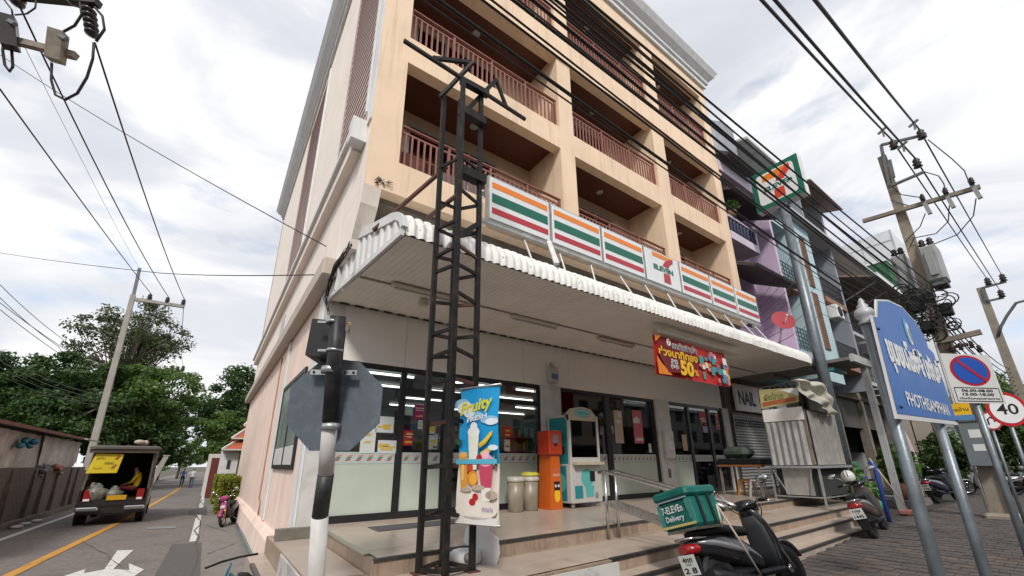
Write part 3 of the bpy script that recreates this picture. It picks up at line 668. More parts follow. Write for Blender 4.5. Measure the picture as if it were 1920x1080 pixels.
b = MB(); b.beam(OE+UE*7.75+NE*.03+Zv*4.385, OE+UE*4.70+NE*.03+Zv*4.385, .05, .09); b.build('bottom_trim', m_edge, awn)
b = MB(); b.beam((AX1, 7.7, 4.38), (AX1, YA+.04, 4.38), .05, .12); b.build('bottom_trim', m_edge, awn)
for y in (7.72, 6.35):                          # battens across the soffit
    b = MB(); b.beam((skx(AX0+.05, y), y, zs(y)-.012), (AX1-.03, y, zs(y)-.012), .05, .022); b.build('soffit_batten', mat('batten', (.34, .3, .26), .7, var=.15, vs=5), awn)
m_gapd = mat('gap_dark', (.05, .045, .04), .9)
for k in range(48):
    x = 1.5+k*.28; b = MB(); b.box(skx(x, 7.7), 7.66, 4.335, skx(x, 7.7)+.17, 7.695, 4.362); b.build('closure_gap', m_gapd, awn)
m_fix = mat('fitting_beige', (.6, .55, .47), .5, var=.06)
def onSof(px, py, dz=0):
    y = 6.0
    for _ in range(30):
        r = ray(px, py); t = (zs(y)+dz-CZ)/r[2]; y = y*.5+.5*t*r[1]
    return Vector((t*r[0], t*r[1], zs(t*r[1])+dz))
for x0, y0, L in ((735, 528, 1.25), (958, 588, 1.25), (1122, 630, 1.3), (1240, 655, 1.0)):
    p = onSof(x0, y0); b = MB(); b.bbox(p.x, p.y-.075, p.z-.085, p.x+L, p.y+.075, p.z-.02, .02); f = b.build('tube_light', m_fix, awn)
    b = MB(); b.cyl((p.x+.05, p.y, p.z-.105), (p.x+L-.05, p.y, p.z-.105), .018); b.build('tube', mat('unlit_tube', (.6, .6, .56), .3), f)
p = onSof(795, 560); b = MB(); b.bbox(p.x-.09, p.y-.06, p.z-.16, p.x+.09, p.y+.06, p.z-.02, .02); b.cyl((p.x-.05, p.y-.06, p.z-.1), (p.x-.05, p.y-.1, p.z-.1), .04)
tag(b.build('security_camera', m_fix), 'small beige security camera fixed under the awning', 'camera')
p = onY(1037, 703, YW-.1); b = MB(); b.bbox(p.x-.16, p.y-.06, p.z-.2, p.x+.16, p.y+.06, p.z+.2, .03); b.use(flat('unit_white', (.5, .5, .47))); o = thing('wall_unit', 'white box with blue label on the wall above the claw machine', 'wall unit', p)
bb = MB(); bb.bbox(p.x-.16, p.y-.06, p.z-.2, p.x+.16, p.y+.06, p.z+.2, .03); bb.build('casing', flat('unit_white', (.5, .5, .47)), o)
bb = MB(); bb.box(p.x-.1, p.y-.066, p.z-.12, p.x+.1, p.y-.061, p.z+.02); bb.build('blue_label', flat('unit_blue', (.1, .22, .4)), o)
bb = MB(); bb.tube([(p.x, p.y, p.z+.2), (p.x, p.y+.05, p.z+.32)], .03); bb.build('bracket', flat('unit_white', (.5, .5, .47)), o)
# large fitting and red promotional banner hung under the awning
BY = 5.05
c0, c1, c2, c3 = [onY(x, y, BY) for x, y in ((1225, 628), (1361, 663), (1365, 725), (1229, 702))]
bx0, bx1, bz0, bz1 = (c0.x+c3.x)/2, (c1.x+c2.x)/2, (c2.z+c3.z)/2, (c0.z+c1.z)/2
b = MB(); b.bbox(bx0+.1, BY-.1, bz1+.03, bx1+.6, BY+.1, bz1+.13, .03); f = b.build('tube_light', m_fix, awn)
ban = thing('hanging_banner', 'red promotional banner with yellow lettering hanging under the awning', 'banner', ((bx0+bx1)/2, BY, bz0))
m_red = flat('banner_red', (.5, .025, .02)); m_mar = flat('banner_maroon', (.17, .01, .015)); m_by = flat('banner_yellow', (.85, .5, .02)); m_w = flat('print_white', (.75, .75, .73)); m_bk = flat('print_black', (.012, .012, .012)); m_or = flat('print_orange', (.75, .22, .02)); m_tl = flat('print_teal', (.05, .33, .3)); m_bl = flat('print_blue', (.1, .25, .5)); m_pk = flat('print_pink', (.6, .18, .2))
W_, H_ = bx1-bx0, bz1-bz0
b = MB(); b.use(m_red); b.smooth = True
def wav(u, v): return (bx0+u*W_, BY+.02*math.sin(u*9)+.03*(1-v)*math.sin(u*5+1), bz0+v*H_+.012*math.sin(u*7))
b.grid(wav, 24, 6); b.build('cloth', m_red, ban)
BO = Vector((bx0, BY-.06, bz0))
b = MB(); b.use(m_mar).sheet([(.12*W_, .08*H_), (.5*W_, .18*H_), (.52*W_, .78*H_), (.06*W_, .85*H_), (.02*W_, .5*H_)], BO, (1, 0, 0), (0, 0, 1))
b.use(m_or).sheet([(.0, .0), (.16*W_, .02*H_), (.05*W_, .28*H_), (.0, .45*H_)], BO, (1, 0, 0), (0, 0, 1))
b.use(m_or).sheet([(.0, .8*H_), (.08*W_, .99*H_), (.0, .99*H_)], BO, (1, 0, 0), (0, 0, 1))
b.build('colour_fields', None, ban)
def bt(s, m, x, y, w=None, h=None, bold=.0, lift=-.008, slant=0):
    q = MB(); text(q, s, m, BO+Vector((x*W_, lift, y*H_)), (1, 0, 0), (0, 0, 1), w=w and w*W_, h=h and h*H_, bold=bold, slant=slant); q.build('lettering', None, ban)
bt('ยกทัพสินค้า', m_w, .36, .82, .33, .2, .05); bt('ยกทัพสินค้า', m_bk, .36, .82, .32, .18, .0, -.012)
bt('ช่วงนาทีทอง', m_by, .27, .6, .5, .24, .03); q = MB(); text(q, 'ลด', m_w, BO+Vector((.2*W_, -.008, .38*H_)), (1, 0, 0), (0, 0, 1), w=.08*W_, h=.12*H_, bold=.02); text(q, 'สูงสุด', m_w, BO+Vector((.2*W_, -.008, .24*H_)), (1, 0, 0), (0, 0, 1), w=.1*W_, h=.12*H_, bold=.02); q.build('lettering', None, ban); bt('50', m_by, .36, .27, .18, .4, .05); bt('%', m_by, .48, .2, .05, .16, .02)
b = MB(); b.use(m_w).sheet([(.16*W_+.075*math.cos(a), .86*H_+.085*math.sin(a)) for a in np.linspace(0, 2*math.pi, 14, endpoint=False)], BO+Vector((0, -.004, 0)), (1, 0, 0), (0, 0, 1)); text(b, '7', m_sr, BO+Vector((.16*W_, -.012, .86*H_)), (1, 0, 0), (0, 0, 1), h=.11, bold=.03); b.build('badge', None, ban)
b = MB(); random.seed(3)
for k in range(46):
    x = random.uniform(.55, .97); y = random.uniform(.1, .52+.38*math.sin((x-.5)*5.5)) ; w, h = random.uniform(.025, .07), random.uniform(.07, .2)
    b.use(random.choice((m_tl, m_w, m_bl, m_or, m_pk, m_w, m_tl, m_by))); a = random.uniform(-.5, .5)
    b.sheet([((x+(u*w*math.cos(a)-v*.2*w*math.sin(a)))*W_, (y+v*h)*H_) for u, v in ((-.5, -.5), (.5, -.5), (.5, .5), (-.5, .5))], BO+Vector((0, -.004-.0006*k, 0)), (1, 0, 0), (0, 0, 1))
b.build('printed_goods', None, ban, kind='stuff')
# ================================================================== long fascia sign
SY = 5.45
m_sw = mat('sign_white', (.74, .76, .77), .35, var=.03, vs=2, dirt=.18, ds=3, dcol=(.4, .42, .42)); m_s1 = flat('sign_orange', (.8, .22, .02), .35); m_s2 = flat('sign_green', (.005, .13, .085), .35); m_s3 = flat('sign_red', (.44, .03, .045), .35)
m_sf = mat('sign_frame_grey', (.42, .42, .4), .5, metal=.3, var=.15, vs=6, dirt=.5, ds=5)
sgn = thing('fascia_sign', 'long striped lightbox sign above the awning with orange green and red bands', 'sign', (3.4, SY, 5.7))
ed = [914, 1032, 1128, 1208, 1275, 1332, 1379, 1421]
ey = [369+(x-914)*(582-369)/(1422-914) for x in ed]
EX = [onY(x, y, SY).x for x, y in zip(ed, ey)]
SZ0, SZ1 = (onY(911, 409, SY).z+onY(1424, 607, SY).z)/2, (onY(917, 329, SY).z+onY(1419, 557, SY).z)/2
SH = SZ1-SZ0
for i in range(7):
    a, c = EX[i]+.012, EX[i+1]-.012
    b = MB(); b.use(m_sf); b.box(a, SY, SZ0, c, SY+.1, SZ1); p = b.build('sign_panel', m_sf, sgn)
    b = MB(); b.bbox(a+.03, SY-.02, SZ0+.03, c-.03, SY+.001, SZ1-.03, .01); b.build('face', m_sw, p)
    if i != 3:
        for f0, f1, m in ((.73, .86, m_s1), (.40, .60, m_s2), (.155, .285, m_s3)):
            b = MB(); b.box(a+.075, SY-.025, SZ0+f0*SH, c-.075, SY-.0205, SZ0+f1*SH); b.build('band', m, p)
    else:
        O = Vector((a, SY-.024, SZ0)); w = c-a; X_ = (1, 0, 0); Z_ = (0, 0, 1)
        q = lambda pts: [(x*w, y*SH) for x, y in pts]
        b = MB(); b.use(m_s1).sheet(q([(.22, .80), (.80, .80), (.80, .93), (.22, .93)]), O, X_, Z_); b.build('numeral_bar', None, p)
        b = MB(); b.use(m_s3).sheet(q([(.48, .60), (.66, .60), (.70, .70), (.80, .80), (.82, .93), (.70, .88), (.56, .76)]), O+Vector((0, -.002, 0)), X_, Z_).sheet(q([(.48, .13), (.68, .13), (.67, .40), (.49, .40)]), O+Vector((0, -.002, 0)), X_, Z_); b.build('numeral_stem', None, p)
        b = MB(); text(b, 'ELEVEN', m_s2, O+Vector((.5*w, -.003, .5*SH)), X_, Z_, w=.56*w, h=.15*SH, bold=.05); b.build('lettering', None, p)
b = MB(); b.box(EX[0]-.1, SY+.0, SZ0-.07, EX[-1]+.02, SY+.08, SZ0-.012); b.build('bottom_tray', m_sf, sgn)
for k, x in enumerate(np.linspace(EX[0]+.9, EX[-1]-.3, 11)):
    b = MB(); b.beam((x, SY+.1, SZ0-.05), (x-.2-.12*(k%3), 5.05, 4.84), .026); b.build('strut', m_edge, sgn)
    if k % 3 == 0:
        b = MB(); b.beam((x, SY+.09, SZ0+.3), (x, YF+.02, SZ0+.3), .05); b.build('bracket', m_sf, sgn)
b = MB(); b.tube([(EX[0]-.08, SY+.1, SZ0-.9), (EX[0]-.1, SY+.1, SZ1+.1)], .03); b.tube([(EX[0]-.1+.03*math.cos(t*.9), SY+.02+.03*math.sin(t*.9), SZ0+.3+t*.02) for t in range(24)], .012); b.build('cable_riser', m_edge, sgn)
b = MB(); b.beam((EX[0]+1.0, 4.75, 4.75), (EX[0]+1.45, SY, SZ0+.02), .09, .05); b.build('lamp_arm', m_edge, sgn)
# ================================================================== neighbouring shophouses to the right
def m_w2(n, c, **k): return mat(n, c, .85, var=.08, vs=1.5, bump=.1, bs=40, dirt=.3, ds=1.6, dcol=tuple(q*.45 for q in c), streak=True, **k)
m_pur = m_w2('purple_render', (.64, .5, .67)); m_pur2 = m_w2('pale_purple_render', (.62, .54, .64)); m_tile_d = mat('dark_roof_tile', (.055, .045, .045), .8, var=.3, vs=5, bump=.3)
m_teal = m_w2('teal_render', (.17, .37, .39)); m_lblu = m_w2('pale_blue_render', (.45, .6, .64)); m_gry = m_w2('slate_grey_render', (.28, .31, .35)); m_brk = mat('brown_lattice', (.3, .16, .1), .8, var=.25, vs=12)
m_rustr = mat('rust_roof_underside', (.24, .19, .16), .85, var=.4, vs=3, stretch=(1, 6, 1)); m_iron = mat('dark_iron', (.03, .03, .035), .6, var=.2); m_gslab = m_w2('grey_slab', (.45, .46, .48)); m_corr = mat('grey_corrugated', (.3, .32, .35), .5, metal=.3, var=.2, vs=3)
def bars(b, x0, x1, z0, z1, y, n, r=.015, hor=3):
    for i in range(n+1): x = x0+(x1-x0)*i/n; b.box(x-r, y-r, z0, x+r, y+r, z1)
    for k in range(hor): z = z0+(z1-z0)*k/(hor-1); b.box(x0, y-r*1.3, z-r, x1, y+r*1.3, z+r)
    return b
# --- purple
A, B_ = 13.9, 17.82
pu = thing('purple_shophouse', 'purple shophouse with white balustrade and dark tiled awnings beside the cream building', 'building', (A, 7.0, 0))
b = MB(); b.box(A+.005, 6.9, 4.6, B_-.2, 20, 12.2); b.build('wall', m_pur, pu)
b = MB(); b.box(B_-.199, 5.9, 4.6, B_, 20, 12.4); b.build('party_wall', m_pur, pu)
b = MB(); b.box(A+.005, 5.85, 12.0, B_-.2, 6.899, 12.5); b.build('fascia', m_pur2, pu)
b = MB(); b.prism([(5.5, 12.4), (6.9, 13.6), (6.9, 13.75), (5.5, 12.5)], (A+.01, 0, 0), (0, 1, 0), (0, 0, 1), (2.4, 0, 0)); rf = b.build('tiled_roof', m_tile_d, pu)
for i in range(14):
    x = A+.1+i*.17; b = MB(); b.cyl((x, 5.42, 12.46), (x, 6.9, 13.72), .075, .075, 8); b.build('roof_tile', m_tile_d, rf)
b = MB(); b.box(A+.05, 5.9, 9.1, 16.1, 6.899, 9.3); b.box(A+.05, 5.9, 9.3, 16.1, 6.0, 9.42); bl = b.build('balcony', m_pur2, pu)
b = MB(); b.box(A+.05, 5.88, 10.0, 16.12, 6.02, 10.1); b.box(16.0, 5.9, 9.42, 16.1, 6.0, 10.0); b.build('balcony_rail', m_pur2, bl)
for i in range(8):
    x = A+.25+i*.25; b = MB(); b.lathe([(.04, 0), (.07, .12), (.05, .3), (.07, .46), (.04, .575)], (x, 5.95, 9.422), 8); b.build('baluster', flat('navy', (.03, .035, .08)), bl)
b = MB(); b.prism([(5.35, 7.75), (6.9, 8.55), (6.9, 8.7), (5.35, 7.85)], (A+.02, 0, 0), (0, 1, 0), (0, 0, 1), (3.5, 0, 0)); af = b.build('tiled_awning', m_tile_d, pu)
for i in range(20):
    x = A+.1+i*.175; b = MB(); b.cyl((x, 5.28, 7.8), (x, 6.9, 8.63), .07, .07, 8); b.build('roof_tile', m_tile_d, af)
b = MB(); b.prism([(5.45, 10.9), (6.9, 11.6), (6.9, 11.75), (5.45, 11.0)], (A+.02, 0, 0), (0, 1, 0), (0, 0, 1), (3.5, 0, 0)); b.build('tiled_awning', m_tile_d, pu)
for z in (6.4, 9.5):
    b = MB(); b.box(A+.9, 6.885, z, A+2.6, 6.897, z+1.5); b.build('window_opening', m_dk, pu); pane_window(pu, A+.85, A+2.65, z-.05, z+1.55, 6.88, 'window', 2, m_trim)
b = MB(); b.box(A+.02, 5.6, 5.0, B_+.1, 6.899, 5.3); b.build('floor_slab', m_pur2, pu)
b = MB(); b.smooth = True; n = 30; b.add([(15.9+1.6*math.cos(t)+.03*(i % 2)*math.cos(t), 7.6+1.6*math.sin(t), z) for i, t in enumerate(np.linspace(0, 2*math.pi, n, endpoint=False)) for z in (12.8, 15.3)], [(2*i, 2*((i+1) % n), 2*((i+1) % n)+1, 2*i+1) for i in range(n)]); b.build('roof_tank', m_corr, pu)
b = MB(); b.prism([(5.9, 15.3), (9, 16.3), (9, 16.45), (5.9, 15.42)], (17.3, 0, 0), (0, 1, 0), (0, 0, 1), (4.2, 0, 0)); b.box(17.4, 8, 12.5, 21.3, 8.2, 15.9); b.build('roof_shelter', mat('shelter_sheet', (.5, .49, .47), .7, var=.2, vs=4), pu)
# balcony plant
def leaf_cloud(c, r, n, size, m, name, parent=None, kind=None, sq=(1, 1, 1), seed=1, shell=.35, up=.3):
    rg = np.random.default_rng(seed); d = rg.normal(size=(n, 3)); d /= np.linalg.norm(d, axis=1)[:, None]
    rad = (shell+(1-shell)*rg.random(n)**.6)[:, None]; P = np.array(c)+d*rad*r*np.array(sq)
    nrm = d*.6+rg.normal(size=(n, 3))*.6+np.array([0, 0, up]); nrm /= np.linalg.norm(nrm, axis=1)[:, None]
    return quads(P, nrm, size*(.6+.8*rg.random(n)), rg)
def quads(P, nrm, s, rg):
    n = len(P); t = np.cross(nrm, rg.normal(size=(n, 3))); t /= np.linalg.norm(t, axis=1)[:, None]+1e-9; u = np.cross(nrm, t); s = s[:, None]
    V = np.stack([P-t*s, P+u*s*.5+nrm*s*.12, P+t*s, P-u*s*.5+nrm*s*.12], 1).reshape(-1, 3); return V
def leafmesh(name, V, m):
    n = len(V)//4; me = bpy.data.meshes.new(name); me.vertices.add(len(V)); me.vertices.foreach_set('co', V.astype(np.float32).ravel())
    me.loops.add(4*n); me.loops.foreach_set('vertex_index', np.arange(4*n, dtype=np.int32)); me.polygons.add(n); me.polygons.foreach_set('loop_start', np.arange(0, 4*n, 4, dtype=np.int32)); me.polygons.foreach_set('loop_total', np.full(n, 4, dtype=np.int32))
    me.materials.append(m); me.update(); me.validate(); return me
def leafmat(name, c1, c2, tr=.35):
    if name in MATS: return MATS[name]
    m = bpy.data.materials.new(name); m.use_nodes = True; t = m.node_tree; N = t.nodes; L = t.links; p = N['Principled BSDF']; p.inputs['Roughness'].default_value = .5
    g = N.new('ShaderNodeNewGeometry'); r = N.new('ShaderNodeValToRGB'); r.color_ramp.elements[0].color = (*c1, 1); r.color_ramp.elements[1].color = (*c2, 1); L.new(g.outputs['Random Per Island'], r.inputs[0]); L.new(r.outputs[0], p.inputs['Base Color'])
    tl = N.new('ShaderNodeBsdfTranslucent'); L.new(r.outputs[0], tl.inputs[0]); ms = N.new('ShaderNodeMixShader'); ms.inputs[0].default_value = tr; o = N['Material Output']
    L.new(p.outputs[0], ms.inputs[1]); L.new(tl.outputs[0], ms.inputs[2]); L.new(ms.outputs[0], o.inputs[0]); MATS[name] = m; return m
lf_pot = leafmat('leaf_fresh', (.05, .12, .02), (.12, .24, .05))
def potted(loc, r, h, n, label, group=None, lm=None, sz=.07, seed=1):
    t = thing('potted_plant', label, 'plant', loc, 0, group); b = MB(); b.lathe([(r*.4, 0), (r*.55, .02), (r*.7, h*.32), (r*.6, h*.32)], loc, 12); b.build('pot', mat('clay_pot', (.22, .1, .06), .8), t)
    V = leaf_cloud((0, 0, h*.68), 1, n, sz, None, '', sq=(r, r, h*.4), seed=seed); o = bpy.data.objects.new('foliage', leafmesh('foliage', V, lm or lf_pot)); COL.objects.link(o); o.parent = t
    b = MB()
    for k in range(6): a = k*1.05; b.cyl((loc[0], loc[1], loc[2]+h*.3), (loc[0]+r*.5*math.cos(a), loc[1]+r*.5*math.sin(a), loc[2]+h*.75), .012, .005, 5)
    b.build('stem', mat('stem', (.1, .08, .04), .8), t); return t
potted((14.35, 5.96, 10.1), .3, .75, 130, 'leafy potted plant on the white balcony rail of the purple shophouse', sz=.09)
# red satellite dish
p = onY(1468, 601, 5.3); t = thing('satellite_dish', 'red satellite dish in front of the purple wall', 'satellite dish', (p.x, 5.5, 5.3))
b = MB(); ax = Vector((-.62, -.72, .3)).normalized(); aa = ax.cross(Vector((0, 0, 1))).normalized(); cc = aa.cross(ax); n = 24; rings = []
for rr, dd in ((.02, .08), (.16, .065), (.29, .015), (.355, -.02), (.37, -.03)): rings.append([p - ax*dd + aa*(rr*math.cos(k*2*math.pi/n)) + cc*(rr*math.sin(k*2*math.pi/n)) for k in range(n)])
b.smooth = True; b.rings(rings, cap=True); b.build('reflector', mat('dish_red', (.34, .015, .03), .45, var=.08), t)
b = MB(); b.cyl(p-ax*.05+Vector((0, 0, -.25)), p+ax*.3, .014); b.sphere(p+ax*.3, .04, 8, 6); b.build('feed_arm', m_trim, t); b = MB(); b.cyl(p-ax*.1, (p.x+.15, 5.6, 5.3), .035); b.build('mast', m_trim, t)
# --- teal
t2 = thing('teal_shophouse', 'teal and pale blue shophouse with brown lattice strips and iron balcony rails', 'building', (17.85, 7.2, 0))
b = MB(); b.box(17.83, 7.2, 4.6, 22.3, 20, 12.0); b.build('wall', m_teal, t2)
b = MB(); b.box(19.25, 5.9, 4.6, 22.1, 7.199, 12.2); b.build('pilaster', m_lblu, t2)
for z0, z1 in ((8.95, 11.5), (6.0, 8.65)):
    b = MB(); b.box(20.65, 5.86, z0, 21.25, 5.897, z1); ltt = b.build('lattice_panel', m_brk, t2)
    b = MB()
    for i in range(int((z1-z0)/.12)): b.box(20.68, 5.845, z0+.03+i*.12, 21.22, 5.859, z0+.03+i*.12+.05)
    b.build('lattice_blocks', mat('lattice_dark', (.13, .07, .05), .8), ltt, kind='stuff')
for z in (5.3, 8.2, 11.2):
    b = MB(); b.box(17.83, 5.85, z, 19.249, 7.199, z+.25); b.build('balcony_slab', m_brk if z > 6 and z < 9 else m_lblu, t2)
    if z < 11:
        b = MB(); bars(b, 17.86, 19.24, z+.3, z+1.2, 5.92, 5, hor=6); b.build('balcony_rail', mat('teal_iron', (.05, .12, .14), .5), t2)
        b = MB(); b.box(18.2, 7.18, z+.3, 19.0, 7.196, z+2.3); b.build('doorway', m_dk, t2)
b = MB(); b.box(17.83, 5.6, 12.2, 34, 7.0, 12.5); b.build('parapet_slab', m_gslab, t2)
# --- grey
t3 = thing('slate_grey_shophouse', 'slate grey shophouse with dark iron balconies beyond the teal one', 'building', (22.4, 7.2, 0))
b = MB(); b.box(22.32, 7.2, 4.6, 25.0, 20, 14.5); b.build('wall', m_gry, t3)
b = MB(); b.box(25.001, 5.9, 4.6, 25.25, 20, 15.0); b.build('party_wall', m_gry, t3)
b = MB(); b.box(22.11, 5.9, 12.5, 22.31, 7.199, 14.5); b.build('fin_wall', m_gry, t3)
b = MB(); b.prism([(5.2, 14.75), (8, 15.6), (8, 15.7), (5.2, 14.82)], (22.0, 0, 0), (0, 1, 0), (0, 0, 1), (4.4, 0, 0)); b.build('roof_overhang', m_rustr, t3)
for z in (5.4, 8.6, 12.5):
    b = MB(); b.box(22.32, 5.85, z, 25.0, 7.199, z+.25); b.build('balcony_slab', m_brk, t3)
    b = MB(); bars(b, 22.4, 24.95, z+.27, z+1.25, 5.92, 14, hor=4); b.build('balcony_rail', m_iron, t3)
    b = MB(); b.box(22.8, 7.18, z+.3, 24.4, 7.196, z+2.3); b.build('doorway', m_dk, t3)
b = MB(); b.bbox(22.45, 5.6, 7.75, 23.25, 6.0, 8.4, .03); ac = b.build('air_conditioner', m_trim, t3); b = MB(); b.lathe([(.26, 0), (.26, -.02), (.02, -.03)], (22.8, 5.6, 8.08), 14, 'y'); b.build('fan_grille', m_dk, ac)
# --- far shophouses
t4 = thing('rust_roofed_shophouse', 'cluttered shophouse under a rust brown projecting roof further along the row', 'building', (25.3, 7.2, 0))
b = MB(); b.box(25.26, 7.2, 4.6, 36, 20, 11.5); b.build('wall', m_w2('beige_dark', (.28, .24, .2)), t4)
b = MB(); b.prism([(4.5, 10.1), (7.2, 11.1), (7.2, 11.22), (4.5, 10.2)], (25.3, 0, 0), (0, 1, 0), (0, 0, 1), (9, 0, 0)); b.build('projecting_roof', m_rustr, t4)
b = MB(); b.box(25.3, 4.4, 10.1, 34.4, 4.49, 10.33); b.build('eave_board', m_trim, t4)
b = MB()
for i in range(5): b.beam((26+i*2, 7.2, 9.0), (26+i*2, 4.6, 10.12), .06)
b.build('roof_brackets', m_gslab, t4, kind='stuff')
for x in (27, 30, 33):
    for z in (5.6, 8.2):
        pane_window(t4, x-.7, x+.7, z, z+1.5, 7.18, 'window', 2, m_trim); b = MB(); bars(b, x-1.1, x+1.1, z-.3, z+.5, 6.2, 9, hor=3); b.build('balcony_rail', m_iron, t4)
        b = MB(); b.box(x-1.2, 6.1, z-.5, x+1.2, 7.199, z-.32); b.build('balcony_slab', m_gslab, t4)
t5 = thing('green_clad_building', 'green sheet clad upper storey rising behind the rust roof', 'building', (36.1, 7, 0)); b = MB()
b.box(36.05, 7.2, 0, 46, 16, 11.6); b.build('lower_wall', m_w2('beige_dark', (.28, .24, .2)), t5); b = MB(); b.box(36.05, 5.65, 11.6, 41, 12, 14.7); b.build('green_cladding', m_w2('green_sheet', (.03, .12, .06)), t5); b = MB(); b.box(36, 5.6, 14.7, 41.1, 12, 14.85); b.build('roof_edge', m_trim, t5)
t6 = thing('white_panel_building', 'white panelled box building standing behind the row of shophouses', 'building', (47, 7, 0)); b = MB(); b.box(47, 6.5, 0, 60, 22, 21.5); b.build('wall', m_w2('white_panel', (.62, .64, .66)), t6)
for i in range(7):
    b = MB(); b.box(46.96, 6.5+i*2.2-.04, 8, 46.999, 6.5+i*2.2+.04, 21.5); b.build('panel_joint', m_gslab, t6)
for i in range(6):
    b = MB(); b.box(46.965, 6.5, 8+i*2.5-.04, 46.998, 22, 8+i*2.5+.04); b.build('panel_joint', m_gslab, t6)
# ground-floor frontage right of the shop
nl = thing('nail_shop_front', 'closed nail shop with grey roller shutter and lettered board', 'shop front', (15.3, 7.7, .4))
m_shut = mat('shutter_grey', (.3, .3, .295), .5, metal=.2, var=.08, vs=3, dirt=.2, ds=3)
b = MB(); b.box(15.26, 7.75, .3, 22.0, 8.0, 4.6); b.build('wall', m_und, nl)
n = 26; b = MB()
b.add([(x, 7.70-(.03 if k % 2 else 0), .5+(2.7*k/(2*n))) for k in range(2*n+1) for x in (15.45, 19.1)], [(2*k, 2*k+1, 2*k+3, 2*k+2) for k in range(2*n)]); b.build('roller_shutter', m_shut, nl)
b = MB()
for i in range(22):
    for j in range(3): b.sheet([(0, -.05), (.07, 0), (0, .05), (-.07, 0)], (15.6+i*.16+(j % 2)*.08, 7.664, 2.72+j*.1), (1, 0, 0), (0, 0, 1))
b.build('shutter_vents', m_dk, nl, kind='stuff')
b = MB(); b.box(15.6, 7.5, 3.25, 19.8, 7.6, 4.25); bd = b.build('name_board', m_panel, nl); b = MB(); text(b, 'NAIL  CARE', m_bk, (17.3, 7.49, 3.74), (1, 0, 0), (0, 0, 1), w=3.1, h=.55, bold=.03); b.build('lettering', None, bd)
for x0 in (19.3,):
    b = MB(); b.box(x0, 7.6, .3, x0+.3, 7.75, 4.4); b.build('jamb', m_pil, nl)
op = thing('open_shop_front', 'dark open shop units under the porch roof right of the nail shop', 'shop front', (22, 8, .2))
b = MB(); b.box(22.0, 9.5, 0, 60, 9.8, 4.7); b.build('back_wall', m_dk, op)
b = MB(); b.box(22.0, 7.4, 3.1, 60, 7.5, 4.7); b.build('fascia', mat('dull_fascia', (.08, .075, .07), .7, var=.4, vs=.6), op)
for x in (24.8, 28.8, 33, 38, 44): b = MB(); b.box(x, 7.2, 0, x+.35, 7.6, 4.7); b.build('pillar', m_und, op)
for k, (x, c) in enumerate(((23, (.1, .2, .3)), (25.5, (.3, .1, .1)), (27, (.3, .28, .2)), (30, (.08, .2, .12)), (32, (.3, .3, .32)), (35, (.2, .12, .05)))):
    b = MB(); b.box(x, 8.6, .1, x+1.2, 9.3, 1.4+.5*(k % 3)); b.build('shop_goods', flat('goods%d' % k, c), op)
por = thing('porch_roof', 'flat porch roof on white steel posts over the right-hand frontage', 'porch', (13.0, 4.0, .1))
m_post = mat('white_steel_post', (.48, .48, .48), .5, var=.12, vs=4, dirt=.4, ds=5, dcol=(.2, .17, .15))
b = MB(); b.box(15.6, 3.9, 4.42, 17.3, 7.4, 4.52); b.build('roof_sheet', mat('porch_sheet', (.22, .2, .18), .8, var=.3, vs=3), por)
b = MB(); b.box(15.6, 3.8, 4.36, 17.35, 3.899, 4.6); b.build('edge_gutter', m_post, por)
for x, y in ((16.95, 3.94),):
    b = MB(); b.box(x-.08, y-.08, .06, x+.08, y+.08, 4.36); b.build('post', m_post, por)
for y in (5, 6.2): b = MB(); b.box(15.65, y-.04, 4.32, 17.2, y+.04, 4.419); b.build('purlin', m_rustr, por)
b = MB(); b.box(15.7, 4.4, 4.2, 16.9, 4.55, 4.3); b.build('blue_tube_light', flat('cyan', (.1, .35, .4)), por)

# ================================================================== the other side of the main street (mirrored in the shop glass)
for k, (x0, x1, y, h, c) in enumerate(((-24, -2, -17, 8.5, (.42, .38, .33)), (-1.8, 16, -16.5, 10.5, (.3, .32, .33)), (16.2, 40, -17, 9, (.4, .33, .26)), (40.2, 75, -17, 8, (.28, .27, .27)))):
    q = thing('opposite_shophouse', 'plain shophouse block across the main street, %s one, mirrored in the shop glass' % ('first', 'second', 'third', 'fourth')[k], 'building', ((x0+x1)/2, y, -.5), 0, 'shophouses across the main street')
    b = MB(); b.box(x0, y-8, -.6, x1, y, h); b.build('wall', m_w2('opp%d' % k, c), q); b = MB(); b.box(x0-.2, y-8, h, x1+.2, y+.5, h+.3); b.build('roof_edge', m_trim, q); b = MB(); b.box(x0+.3, y, 3.0, x1-.3, y+1.6, 3.15); b.build('street_awning', m_rustr, q); b = MB(); b.box(x0+.6, y+.005, -.5, x1-.6, y+.02, 2.8); b.build('shop_opening', m_dk, q)
    n = int((x1-x0)/3)
    for i in range(n):
        for z in (4.0, 6.6): x = x0+1.2+i*3; b = MB(); b.box(x, y+.004, z, x+1.4, y+.03, z+1.5); b.build('window', m_dk, q)
# ================================================================== black lattice tower on the forecourt
m_tow = mat('black_painted_steel', (.014, .013, .0125), .6, var=.3, vs=6, bump=.3, bs=60, dirt=.45, ds=7, dcol=(.1, .075, .06), spec=.25); m_towr = mat('rusty_steel', (.1, .04, .028), .75, var=.35, vs=9, bump=.3, bs=50)
ZL = .34
tw = thing('lattice_tower', 'tall black rusted steel lattice tower standing on the forecourt', 'tower', (2.2, 4.36, ZL))
LEG = [(2.00, 4.53), (2.14, 4.19), (2.32, 4.62), (2.50, 4.27)]
